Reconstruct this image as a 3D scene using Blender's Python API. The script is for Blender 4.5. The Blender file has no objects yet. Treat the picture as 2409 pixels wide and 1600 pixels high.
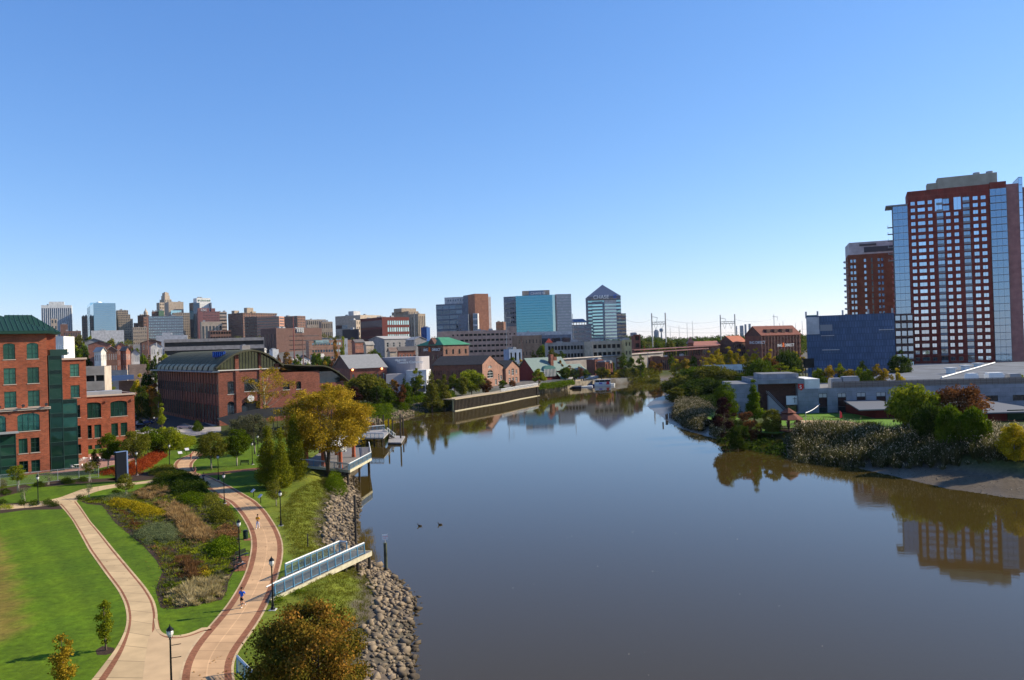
import bpy, math, random
import numpy as np
from mathutils import Vector, Matrix
R = math.radians
sc = bpy.context.scene
col = sc.collection
# ---------------- camera, world, sun, exposure ----------------
F = 1840.0; CX, CY = 1204.5, 800.0; CAMZ = 24.5
cd = bpy.data.cameras.new("camera"); cam = bpy.data.objects.new("camera", cd); col.objects.link(cam)
cd.sensor_width = 36; cd.lens = F/2409*36; cd.clip_start = .5; cd.clip_end = 40000
CR = Matrix.Rotation(R(90)+.0065, 3, 'X') @ Matrix.Rotation(-.031, 3, 'Z')
cam.matrix_world = Matrix.Translation((0, 0, CAMZ)) @ CR.to_4x4()
sc.camera = cam
SUN_EL, SUN_AZ = 30, 75
w = bpy.data.worlds.new("World"); sc.world = w; w.use_nodes = True
nt = w.node_tree; bg = nt.nodes['Background']
sky = nt.nodes.new('ShaderNodeTexSky'); sky.sky_type = 'NISHITA'; sky.sun_disc = False
sky.sun_elevation = R(SUN_EL); sky.sun_rotation = R(SUN_AZ); sky.altitude = 0
sky.air_density = 1.0; sky.dust_density = 0; sky.ozone_density = 3.0
# clear autumn sky: the three channels of the sky texture each get a gain and a gentle power
sr = nt.nodes.new('ShaderNodeSeparateColor'); cc = nt.nodes.new('ShaderNodeCombineColor'); nt.links.new(sky.outputs[0], sr.inputs[0])
for i, (gain, p) in enumerate(((1.58, 1.02), (1.46, .82), (1.66, .62))):
    q0 = nt.nodes.new('ShaderNodeMath'); q0.operation = 'MULTIPLY'; q0.inputs[1].default_value = .08; nt.links.new(sr.outputs[i], q0.inputs[0])
    q1 = nt.nodes.new('ShaderNodeMath'); q1.operation = 'POWER'; q1.inputs[1].default_value = p; nt.links.new(q0.outputs[0], q1.inputs[0])
    q2 = nt.nodes.new('ShaderNodeMath'); q2.operation = 'MULTIPLY'; q2.inputs[1].default_value = gain/.12/1.625; nt.links.new(q1.outputs[0], q2.inputs[0]); nt.links.new(q2.outputs[0], cc.inputs[i])
nt.links.new(cc.outputs[0], bg.inputs[0]); bg.inputs[1].default_value = .12
ld = bpy.data.lights.new("sun", 'SUN'); ld.energy = 5.0; ld.angle = R(.5); ld.color = (1, .9, .7)
so = bpy.data.objects.new("sun", ld); col.objects.link(so)
SD = Vector((math.sin(R(SUN_AZ))*math.cos(R(SUN_EL)), math.cos(R(SUN_AZ))*math.cos(R(SUN_EL)), math.sin(R(SUN_EL))))
so.rotation_euler = SD.to_track_quat('Z', 'Y').to_euler(); so.location = SD*500
sc.view_settings.view_transform = 'Standard'; sc.view_settings.look = 'None'
sc.view_settings.exposure = .7; sc.view_settings.gamma = 1
sc.cycles.use_denoising = True; sc.cycles.max_bounces = 5; sc.cycles.diffuse_bounces = 2
sc.cycles.glossy_bounces = 3; sc.cycles.transmission_bounces = 3; sc.cycles.transparent_max_bounces = 6
sc.cycles.caustics_reflective = False; sc.cycles.caustics_refractive = False
# ---------------- placing helpers ----------------
def ray(px, py): return CR @ Vector(((px-CX)/F, (CY-py)/F, -1))
def gp(px, py, z=3.0):
    d = ray(px, py); t = (z-CAMZ)/d.z; return Vector((d.x*t, d.y*t, z))
def at(px, py, Y):
    d = ray(px, py); t = Y/d.y; return Vector((d.x*t, Y, CAMZ+d.z*t))
def yh(px): return 812-.031*(px-CX)
WL = {}
def tag(o, label=None, cat=None, group=None, kind=None):
    if label: o['label'] = label
    if cat: o['category'] = cat
    if group: o['group'] = group
    if kind: o['kind'] = kind
    return o
def empty(name, loc, label=None, cat=None, group=None, rz=0):
    o = bpy.data.objects.new(name, None); col.objects.link(o); o.location = loc; o.rotation_euler.z = rz
    o.empty_display_size = .1
    WL[o] = Vector(loc); return tag(o, label, cat, group)
class MB:
    def __init__(s): s.v = []; s.f = []; s.m = []; s.cm = 0
    def face(s, pts, m=None):
        n = len(s.v); s.v += [tuple(p) for p in pts]; s.f.append(tuple(range(n, n+len(pts)))); s.m.append(s.cm if m is None else m)
    def add(s, vs, fs, m=None):
        n = len(s.v); s.v += [tuple(p) for p in vs]
        for f in fs: s.f.append(tuple(i+n for i in f)); s.m.append(s.cm if m is None else m)
    def prism(s, poly, z0, z1, m=None, top=None):
        n = len(poly); vs = [(p[0], p[1], z0) for p in poly]+[(p[0], p[1], z1) for p in poly]
        s.add(vs, [(i, (i+1) % n, (i+1) % n+n, i+n) for i in range(n)]+[tuple(range(n-1, -1, -1))], m)
        s.face([(p[0], p[1], z1) for p in poly], top if top is not None else m)
    def box(s, x0, y0, z0, x1, y1, z1, m=None): s.prism([(x0, y0), (x1, y0), (x1, y1), (x0, y1)], z0, z1, m)
    def obox(s, c, u, lu, lv, z0, z1, m=None):  # oriented box, centre c, axis u
        u = Vector(u[:2]).normalized(); v = Vector((-u.y, u.x)); c = Vector(c[:2])
        s.prism([c-u*lu/2-v*lv/2, c+u*lu/2-v*lv/2, c+u*lu/2+v*lv/2, c-u*lu/2+v*lv/2], z0, z1, m)
    def cyl(s, p0, p1, r0, r1=None, n=8, m=None, cap=True):
        p0 = Vector(p0); p1 = Vector(p1); r1 = r0 if r1 is None else r1
        d = (p1-p0).normalized(); a = Vector((1, 0, 0)) if abs(d.x) < .8 else Vector((0, 1, 0))
        x = d.cross(a).normalized(); y = d.cross(x)
        vs = []
        for p, r in ((p0, r0), (p1, r1)):
            for i in range(n):
                t = 2*math.pi*i/n; vs.append(p+x*r*math.cos(t)+y*r*math.sin(t))
        fs = [(i, i+n, (i+1) % n+n, (i+1) % n) for i in range(n)]
        if cap: fs += [tuple(range(n)), tuple(range(2*n-1, n-1, -1))]
        s.add(vs, fs, m)
    def lathe(s, c, prof, n=10, m=None):
        for (r0, z0), (r1, z1) in zip(prof, prof[1:]): s.cyl((c[0], c[1], c[2]+z0), (c[0], c[1], c[2]+z1), r0, r1, n, m, cap=(r1 < .3*r0 or r0 < .3*r1 or True))
    def bar(s, p0, p1, t, m=None): s.cyl(p0, p1, t/1.41, None, 4, m)
    def ell(s, c, r, n=8, k=5, m=None, Rm=None):
        vs = [(0, 0, -1)]
        for j in range(1, k):
            a = -math.pi/2+math.pi*j/k
            for i in range(n): t = 2*math.pi*i/n; vs.append((math.cos(a)*math.cos(t), math.cos(a)*math.sin(t), math.sin(a)))
        vs.append((0, 0, 1)); fs = []
        for i in range(n):
            fs.append((0, 1+(i+1) % n, 1+i)); L = 1+(k-2)*n; fs.append((L+i, L+(i+1) % n, len(vs)-1))
            for j in range(k-2): a = 1+j*n; fs.append((a+i, a+(i+1) % n, a+n+(i+1) % n, a+n+i))
        o = []
        for v in vs:
            q = Vector((v[0]*r[0], v[1]*r[1], v[2]*r[2]))
            if Rm is not None: q = Rm @ q
            o.append(q+Vector(c))
        s.add(o, fs, m)
    def mesh(s, name, mats, off=None):
        me = bpy.data.meshes.new(name)
        v = s.v if off is None else [(a[0]-off[0], a[1]-off[1], a[2]-off[2]) for a in s.v]
        me.from_pydata(v, [], s.f)
        if not isinstance(mats, (list, tuple)): mats = [mats]
        for m in mats: me.materials.append(m)
        if len(mats) > 1: me.polygons.foreach_set('material_index', s.m)
        me.update(); return me
    def build(s, name, mats, parent=None, local=False, smooth=False):
        off = None
        if parent is not None and not local: off = WL[parent]
        elif parent is None and not local and s.v:
            a = np.array(s.v); off = Vector((a[:, 0].mean(), a[:, 1].mean(), a[:, 2].min()))
        me = s.mesh(name, mats, off); o = bpy.data.objects.new(name, me); col.objects.link(o)
        if smooth: me.shade_smooth()
        if parent is not None: o.parent = parent; WL[o] = WL.get(parent, Vector((0, 0, 0)))
        elif off is not None: o.location = off; WL[o] = off
        return o
def children(o): return KID.get(o, None) or [c for c in o.children]
KID = {}
def copy_tree(o, loc, rz=0, sc_=(1, 1, 1), label=None, group=None, depth=0):
    c = o.copy(); col.objects.link(c)
    c.location = loc; c.rotation_euler.z = rz; c.scale = sc_
    if label: c['label'] = label
    if group: c['group'] = group
    def rec(a, b):
        for ch in a.children:
            d = ch.copy(); col.objects.link(d); d.parent = b; rec(ch, d)
    rec(o, c); return c
# ---------------- materials ----------------
MT = {}
def mat(name, c, rough=.8, metal=0, ns=0, na=.15, bump=0, bs=None, spec=.18, c2=None, coat=0):
    if name in MT: return MT[name]
    m = bpy.data.materials.new(name); m.use_nodes = True; t = m.node_tree; b = t.nodes['Principled BSDF']
    b.inputs['Base Color'].default_value = (*c, 1); b.inputs['Roughness'].default_value = rough
    b.inputs['Metallic'].default_value = metal; b.inputs['Specular IOR Level'].default_value = spec
    if coat: b.inputs['Coat Weight'].default_value = coat
    if ns:
        g = t.nodes.new('ShaderNodeNewGeometry'); n = t.nodes.new('ShaderNodeTexNoise'); n.inputs['Scale'].default_value = ns; n.inputs['Detail'].default_value = 6
        t.links.new(g.outputs['Position'], n.inputs['Vector'])
        mr = t.nodes.new('ShaderNodeMapRange'); mr.inputs[1].default_value = .3; mr.inputs[2].default_value = .7
        mr.inputs[3].default_value = 0; mr.inputs[4].default_value = 1; t.links.new(n.outputs[0], mr.inputs[0])
        mx = t.nodes.new('ShaderNodeMix'); mx.data_type = 'RGBA'
        ca = c2 if c2 else tuple(min(1, x*(1+na)) for x in c); cb = c if c2 else tuple(x*(1-na) for x in c)
        mx.inputs[6].default_value = (*cb, 1); mx.inputs[7].default_value = (*ca, 1)
        t.links.new(mr.outputs[0], mx.inputs[0]); t.links.new(mx.outputs[2], b.inputs['Base Color'])
        if bump:
            bp = t.nodes.new('ShaderNodeBump'); bp.inputs['Strength'].default_value = bump; bp.inputs['Distance'].default_value = bs or .1
            t.links.new(n.outputs[0], bp.inputs['Height']); t.links.new(bp.outputs[0], b.inputs['Normal'])
    MT[name] = m; return m
def wallmat(name, c, mort=None, bw=.6, bh=.2, amt=.3, ms=.04, rough=.85, stain=.25):
    """brick, block or panel pattern that follows any vertical wall"""
    if name in MT: return MT[name]
    m = bpy.data.materials.new(name); m.use_nodes = True; t = m.node_tree; b = t.nodes['Principled BSDF']; L = t.links.new; N = t.nodes.new
    g = N('ShaderNodeNewGeometry'); cr = N('ShaderNodeVectorMath'); cr.operation = 'CROSS_PRODUCT'; L(g.outputs['True Normal'], cr.inputs[0]); cr.inputs[1].default_value = (0, 0, 1)
    dt = N('ShaderNodeVectorMath'); dt.operation = 'DOT_PRODUCT'; L(cr.outputs[0], dt.inputs[0]); L(g.outputs['Position'], dt.inputs[1])
    sp = N('ShaderNodeSeparateXYZ'); L(g.outputs['Position'], sp.inputs[0])
    cb = N('ShaderNodeCombineXYZ'); L(dt.outputs['Value'], cb.inputs[0]); L(sp.outputs[2], cb.inputs[1])
    br = N('ShaderNodeTexBrick'); L(cb.outputs[0], br.inputs['Vector']); br.inputs['Scale'].default_value = 1
    br.inputs['Brick Width'].default_value = bw; br.inputs['Row Height'].default_value = bh; br.inputs['Mortar Size'].default_value = ms*bh
    br.inputs['Color1'].default_value = (*[min(1, x*(1+amt)) for x in c], 1); br.inputs['Color2'].default_value = (*[x*(1-amt) for x in c], 1)
    br.inputs['Mortar'].default_value = (*(mort or [x*.8+.08 for x in c]), 1)
    n = N('ShaderNodeTexNoise'); n.inputs['Scale'].default_value = .35; n.inputs['Detail'].default_value = 8; L(g.outputs['Position'], n.inputs['Vector'])
    mr = N('ShaderNodeMapRange'); mr.inputs[1].default_value = .3; mr.inputs[2].default_value = .7; mr.inputs[3].default_value = 1-stain; mr.inputs[4].default_value = 1+stain*.6; L(n.outputs[0], mr.inputs[0])
    mu = N('ShaderNodeVectorMath'); mu.operation = 'SCALE'; L(br.outputs['Color'], mu.inputs[0]); L(mr.outputs[0], mu.inputs['Scale'])
    L(mu.outputs[0], b.inputs['Base Color']); b.inputs['Roughness'].default_value = rough; b.inputs['Specular IOR Level'].default_value = .25
    bp = N('ShaderNodeBump'); bp.inputs['Strength'].default_value = .3; bp.inputs['Distance'].default_value = .02; L(br.outputs['Fac'], bp.inputs['Height']); bp.invert = True; L(bp.outputs[0], b.inputs['Normal'])
    MT[name] = m; return m
def glass(name, c, metal=.5, rough=.04, wob=.02, ns=.25, var=(.72, 1.2), spec=.8):
    if name in MT: return MT[name]
    m = bpy.data.materials.new(name); m.use_nodes = True; t = m.node_tree; b = t.nodes['Principled BSDF']; L = t.links.new; N = t.nodes.new
    b.inputs['Roughness'].default_value = rough; b.inputs['Metallic'].default_value = metal; b.inputs['Specular IOR Level'].default_value = spec
    oi = N('ShaderNodeObjectInfo'); mr = N('ShaderNodeMapRange'); mr.inputs[3].default_value = var[0]; mr.inputs[4].default_value = var[1]; L(oi.outputs['Random'], mr.inputs[0])
    sc_ = N('ShaderNodeVectorMath'); sc_.operation = 'SCALE'; sc_.inputs[0].default_value = c; L(mr.outputs[0], sc_.inputs['Scale']); L(sc_.outputs[0], b.inputs['Base Color'])
    g = N('ShaderNodeNewGeometry'); n = N('ShaderNodeTexNoise'); n.inputs['Scale'].default_value = ns; n.inputs['Detail'].default_value = 2; L(g.outputs['Position'], n.inputs['Vector'])
    bp = N('ShaderNodeBump'); bp.inputs['Strength'].default_value = wob*10; bp.inputs['Distance'].default_value = .1; L(n.outputs[0], bp.inputs['Height']); L(bp.outputs[0], b.inputs['Normal'])
    MT[name] = m; return m
def leafmat(name, cols, trans=.35):
    """leaf colours picked at random per leaf, shifted slightly per plant; thin leaves let light through"""
    if name in MT: return MT[name]
    m = bpy.data.materials.new(name); m.use_nodes = True; t = m.node_tree; L = t.links.new; N = t.nodes.new
    t.nodes.remove(t.nodes['Principled BSDF']); out = t.nodes['Material Output']
    a = N('ShaderNodeAttribute'); a.attribute_name = 'rnd'; cr = N('ShaderNodeValToRGB'); cr.color_ramp.interpolation = 'LINEAR'
    e = cr.color_ramp.elements
    while len(e) < len(cols): e.new(.5)
    for i, c in enumerate(cols): e[i].position = i/(len(cols)-1); e[i].color = (*c, 1)
    L(a.outputs['Fac'], cr.inputs[0])
    oi = N('ShaderNodeObjectInfo'); mr = N('ShaderNodeMapRange'); mr.inputs[3].default_value = .8; mr.inputs[4].default_value = 1.2; L(oi.outputs['Random'], mr.inputs[0])
    s = N('ShaderNodeVectorMath'); s.operation = 'SCALE'; L(cr.outputs[0], s.inputs[0]); L(mr.outputs[0], s.inputs['Scale'])
    d = N('ShaderNodeBsdfDiffuse'); tr = N('ShaderNodeBsdfTranslucent'); mx = N('ShaderNodeMixShader'); mx.inputs[0].default_value = trans
    L(s.outputs[0], d.inputs[0]); L(s.outputs[0], tr.inputs[0]); L(d.outputs[0], mx.inputs[1]); L(tr.outputs[0], mx.inputs[2]); L(mx.outputs[0], out.inputs[0])
    MT[name] = m; return m
def npmesh(name, V, Fc, m, rnd=None, nq=4):
    me = bpy.data.meshes.new(name); nv, nf = len(V), len(Fc)
    me.vertices.add(nv); me.vertices.foreach_set('co', V.astype(np.float32).ravel())
    me.loops.add(nf*nq); me.loops.foreach_set('vertex_index', Fc.astype(np.int32).ravel())
    me.polygons.add(nf); me.polygons.foreach_set('loop_start', np.arange(0, nf*nq, nq, dtype=np.int32))
    me.update(calc_edges=True)
    if rnd is not None:
        at_ = me.attributes.new('rnd', 'FLOAT', 'FACE'); at_.data.foreach_set('value', rnd.astype(np.float32))
    for q in (m if isinstance(m, (list, tuple)) else [m]): me.materials.append(q)
    return me
def link(name, me, parent=None, loc=None):
    o = bpy.data.objects.new(name, me); col.objects.link(o)
    if parent is not None: o.parent = parent
    if loc is not None: o.location = loc
    WL[o] = WL.get(parent, Vector(loc or (0, 0, 0))); return o
rng = np.random.default_rng(7)
# ---------------- terrain and water ----------------
def pts(l, z): return [gp(x, y, z) for x, y in l]
LB = pts([(958, 1640), (956, 1600), (973, 1574), (963, 1535), (970, 1494), (966, 1460), (977, 1414), (970, 1399), (953, 1385), (931, 1363), (910, 1348), (878, 1329), (856, 1318), (840, 1295),
    (835, 1277), (833, 1238), (840, 1193), (846, 1174), (835, 1160), (829, 1130), (831, 1121), (844, 1110), (852, 1098), (856, 1075), (848, 1055), (850, 1035), (868, 1018), (890, 1000),
    (915, 988), (953, 983), (988, 973), (1012, 965), (1040, 963), (1068, 966), (1122, 957), (1180, 946), (1222, 937), (1264, 930), (1269, 924), (1326, 916), (1348, 913), (1400, 908), (1448, 905), (1472, 902), (1517, 896), (1560, 893), (1583, 891)], 0)
RB = pts([(1592, 898), (1590, 912), (1585, 925), (1560, 931), (1535, 940), (1517, 955), (1552, 979), (1576, 998), (1608, 1011), (1652, 1024), (1695, 1035), (1717, 1043), (1760, 1051), (1788, 1058), (1836, 1066), (1869, 1073), (1934, 1081),
    (2000, 1098), (2101, 1121), (2235, 1152), (2409, 1177), (2600, 1205)], 0)
RIV = np.array([(p.x, p.y) for p in LB] + [(p.x, p.y) for p in RB] + [(150, 40), (170, -150), (-6, -150), (-7, 20)])
def segdist(P, A, B):
    d = B-A; t = np.clip(((P-A) @ d)/(d @ d), 0, 1)[:, None]; return np.linalg.norm(P-(A+t*d), axis=1)
def inside(P, poly):
    c = np.zeros(len(P), bool); n = len(poly)
    for i in range(n):
        a, b = poly[i], poly[(i+1) % n]
        if a[1] == b[1]: continue
        k = ((a[1] > P[:, 1]) != (b[1] > P[:, 1])) & (P[:, 0] < (b[0]-a[0])*(P[:, 1]-a[1])/(b[1]-a[1])+a[0]); c ^= k
    return c
def sdist(P):
    d = np.full(len(P), 1e9)
    for i in range(len(RIV)): d = np.minimum(d, segdist(P, RIV[i], RIV[(i+1) % len(RIV)]))
    return np.where(inside(P, RIV), -d, d)
RIVC = np.array([(20, 0), (20, 60), (20, 150), (10, 250), (8, 300), (55, 410), (82, 460), (95, 560), (95, 20000)], float)
def isright(P): return P[:, 0] > np.interp(P[:, 1], RIVC[:, 1], RIVC[:, 0])
def sm(a, b, x): t = np.clip((x-a)/(b-a), 0, 1); return t*t*(3-2*t)
def nz(P, s, k=0):  # cheap smooth noise
    x, y = P[:, 0]/s, P[:, 1]/s
    return (np.sin(x*1.7+k)*np.cos(y*1.3-k)+.5*np.sin(x*3.1-y*2.3+k*2)+.25*np.cos(x*6.3+y*5.1+k))/1.75
def height(P, d=None, full=False):
    P = np.asarray(P, float); d = sdist(P) if d is None else d
    r = isright(P); y = P[:, 1]
    wl = np.interp(y, [0, 60, 235, 294, 301, 500, 600], [8, 8, 8, 7, 1., 1.2, 6])
    hl = 3*np.clip(d/wl, 0, 1)**.9
    wm = np.interp(y, [60, 100, 115, 135, 150, 200, 250, 290, 320, 360], [24, 20, 14, 9, 5, 4, 14, 24, 26, 3])
    hr = .75*np.clip(d/wm, 0, 1)+2.25*sm(0, 5, d-wm)
    h = np.where(r, hr, hl)
    h = np.where(d < 0, np.maximum(-2.5, d*.35), h)
    ang = P[:, 0]/np.maximum(y, 1)
    left = sm(.15, -.25, ang); hill = sm(420, 1500, y)
    h = h+np.where(d > 0, hill*(8+38*left)+sm(1500, 4000, y)*8, 0)
    return h
def hz(x, y): return float(height(np.array([[x, y]]))[0])
def gh(px, py):  # pixel -> point on the terrain
    d = ray(px, py); t0, t1 = 20.0, None; t = 20.0
    while t < 4000:
        p = Vector((0, 0, CAMZ))+d*t
        if p.z < max(0, hz(p.x, p.y)):
            t1 = t; break
        t0 = t; t *= 1.03
    if t1 is None: return at(px, py, 3000)
    for _ in range(14):
        tm = (t0+t1)/2; p = Vector((0, 0, CAMZ))+d*tm
        if p.z < max(0, hz(p.x, p.y)): t1 = tm
        else: t0 = tm
    return Vector((0, 0, CAMZ))+d*t1
rows = np.concatenate([np.arange(-60, 24, 6), np.arange(24, 130, .8), np.arange(130, 340, 1.6), np.arange(340, 640, 5), np.geomspace(640, 7000, 60)])
NCX = 400; tt = np.linspace(-1, 1, NCX); tt = np.sign(tt)*np.abs(tt)**1.25
Wd = np.interp(rows, [-60, 24, 100, 300, 640, 7000], [75, 75, 120, 260, 640, 7000])
X = tt[None, :]*Wd[:, None]; Y = np.repeat(rows[:, None], NCX, 1)
P2 = np.stack([X.ravel(), Y.ravel()], 1); D2 = sdist(P2); Z = height(P2, D2)
rr = isright(P2)
lumpy = (nz(P2, 1.1)+nz(P2, .5, 2))*.06
Z = Z+np.where((D2 > .2) & (D2 < 9) & ~rr & (P2[:, 1] < 300), lumpy, 0)+np.where(rr & (D2 > -1) & (D2 < 20), nz(P2, 2.3, 1)*.05, 0)
V = np.stack([P2[:, 0], P2[:, 1], Z], 1)
nr = len(rows); i0 = (np.arange(nr-1)[:, None]*NCX+np.arange(NCX-1)[None, :]).ravel()
Fq = np.stack([i0, i0+1, i0+1+NCX, i0+NCX], 1)
# ground colours by what lies there
C = np.zeros((len(P2), 4)); n1 = nz(P2, 9, 3)[:, None]; n2 = nz(P2, 2.5, 5)[:, None]
lawn = np.array([.078, .13, .004]); rough = np.array([.135, .155, .018]); mud = np.array([.12, .095, .07]); soil = np.array([.09, .065, .045]); urb = np.array([.13, .12, .11]); scrub = np.array([.05, .06, .014]); rockc = np.array([.15, .12, .09])
mix = lambda a, b, t: a*(1-t)+b*t
c = np.tile(lawn, (len(P2), 1))
c = mix(c, rough, sm(17, 8, D2+1.5*nz(P2, 3))[:, None])
c = mix(c, rockc*.6, sm(5.6, 4.6, D2+.8*nz(P2, 1.2))[:, None])
c = mix(c, scrub, sm(190, 210, P2[:, 1])[:, None])
c = mix(c, urb, sm(300, 420, P2[:, 1]+20*nz(P2, 20))[:, None])
wm = np.interp(P2[:, 1], [60, 100, 115, 135, 150, 200, 250, 290, 320, 360], [24, 20, 14, 9, 5, 4, 14, 24, 26, 3])
cr_ = mix(np.tile(mud, (len(P2), 1)), scrub, sm(0, 4, D2-wm)[:, None]); cr_ = mix(cr_, urb*.9, sm(60, 90, D2)[:, None])
bp_ = np.array([tuple(gp(x, y)[:2]) for x, y in [(-80, 1250), (6, 1262), (22, 1330), (42, 1400), (46, 1450), (28, 1500), (-80, 1530)]]); dd = np.full(len(P2), 1e9)
for i in range(7): dd = np.minimum(dd, segdist(P2, bp_[i], bp_[(i+1) % 7]))
dd = np.where(inside(P2, bp_), -dd, dd)+1.2*nz(P2, 2.3, 4)+.6*nz(P2, .9, 1)
c = mix(c, np.array([.19, .125, .03]), (.75*sm(1.6, -1.6, dd))[:, None])
st_ = np.sin((P2[:, 0]*.8+P2[:, 1]*.6)*2.1); c = c*(1+.09*st_*sm(9, 14, D2))[:, None]*(1+np.outer(.13*nz(P2, 6, 8)+.1*nz(P2, 1.7, 2), [1.3, .8, 1]))
c = np.where(rr[:, None], cr_, c); c = np.where((D2 < 0)[:, None], mud*.6, c); c = c*(1+.12*n1+.1*n2)
C[:, :3] = np.clip(c, .005, 1); C[:, 3] = np.where(rr, 1-sm(-2, 3, D2-wm), 0)*sm(-.5, .2, D2+1)
gm = bpy.data.materials.new("ground"); gm.use_nodes = True; t = gm.node_tree; b = t.nodes['Principled BSDF']; L = t.links.new; N = t.nodes.new
a = N('ShaderNodeAttribute'); a.attribute_name = 'Col'; g = N('ShaderNodeNewGeometry')
n = N('ShaderNodeTexNoise'); n.inputs['Scale'].default_value = 1.6; n.inputs['Detail'].default_value = 10; n.inputs['Roughness'].default_value = .7; L(g.outputs['Position'], n.inputs['Vector'])
mr = N('ShaderNodeMapRange'); mr.inputs[1].default_value = .3; mr.inputs[2].default_value = .7; mr.inputs[3].default_value = .6; mr.inputs[4].default_value = 1.4; L(n.outputs[0], mr.inputs[0])
s = N('ShaderNodeVectorMath'); s.operation = 'SCALE'; L(a.outputs['Color'], s.inputs[0]); L(mr.outputs[0], s.inputs['Scale']); L(s.outputs[0], b.inputs['Base Color'])
r2 = N('ShaderNodeMapRange'); r2.inputs[3].default_value = .95; r2.inputs[4].default_value = .3; L(a.outputs['Alpha'], r2.inputs[0]); L(r2.outputs[0], b.inputs['Roughness'])
bp = N('ShaderNodeBump'); bp.inputs['Strength'].default_value = .5; bp.inputs['Distance'].default_value = .12; L(n.outputs[0], bp.inputs['Height']); L(bp.outputs[0], b.inputs['Normal']); b.inputs['Specular IOR Level'].default_value = .12
me = npmesh('ground', V, Fq, gm); ca = me.color_attributes.new('Col', 'FLOAT_COLOR', 'POINT'); ca.data.foreach_set('color', C.astype(np.float32).ravel()); me.shade_smooth()
tag(link('ground', me), 'grassy park land and city ground along both river banks', 'ground', kind='structure')
# water
wm_ = bpy.data.materials.new("water"); wm_.use_nodes = True; t = wm_.node_tree; b = t.nodes['Principled BSDF']; L = t.links.new; N = t.nodes.new
b.inputs['Base Color'].default_value = (.052, .036, .009, 1); b.inputs['Roughness'].default_value = .03; b.inputs['IOR'].default_value = 1.333; b.inputs['Specular IOR Level'].default_value = .5
g = N('ShaderNodeNewGeometry'); mp = N('ShaderNodeMapping'); mp.inputs['Scale'].default_value = (.9, 1.6, 1); L(g.outputs['Position'], mp.inputs[0])
n = N('ShaderNodeTexNoise'); n.inputs['Scale'].default_value = .9; n.inputs['Detail'].default_value = 4; L(mp.outputs[0], n.inputs['Vector'])
n2_ = N('ShaderNodeTexNoise'); n2_.inputs['Scale'].default_value = .018; n2_.inputs['Detail'].default_value = 3; L(g.outputs['Position'], n2_.inputs['Vector'])
mr = N('ShaderNodeMapRange'); mr.inputs[1].default_value = .42; mr.inputs[2].default_value = .62; mr.inputs[3].default_value = .03; mr.inputs[4].default_value = .12; L(n2_.outputs[0], mr.inputs[0])
bp = N('ShaderNodeBump'); bp.inputs['Distance'].default_value = .05; L(mr.outputs[0], bp.inputs['Strength']); L(n.outputs[0], bp.inputs['Height']); L(bp.outputs[0], b.inputs['Normal'])
m = MB(); m.face([(-260, -60, 0), (420, -60, 0), (420, 760, 0), (-260, 760, 0)])
tag(m.build('water', wm_), 'calm brownish river mirroring the sky', 'river', kind='structure')
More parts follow.
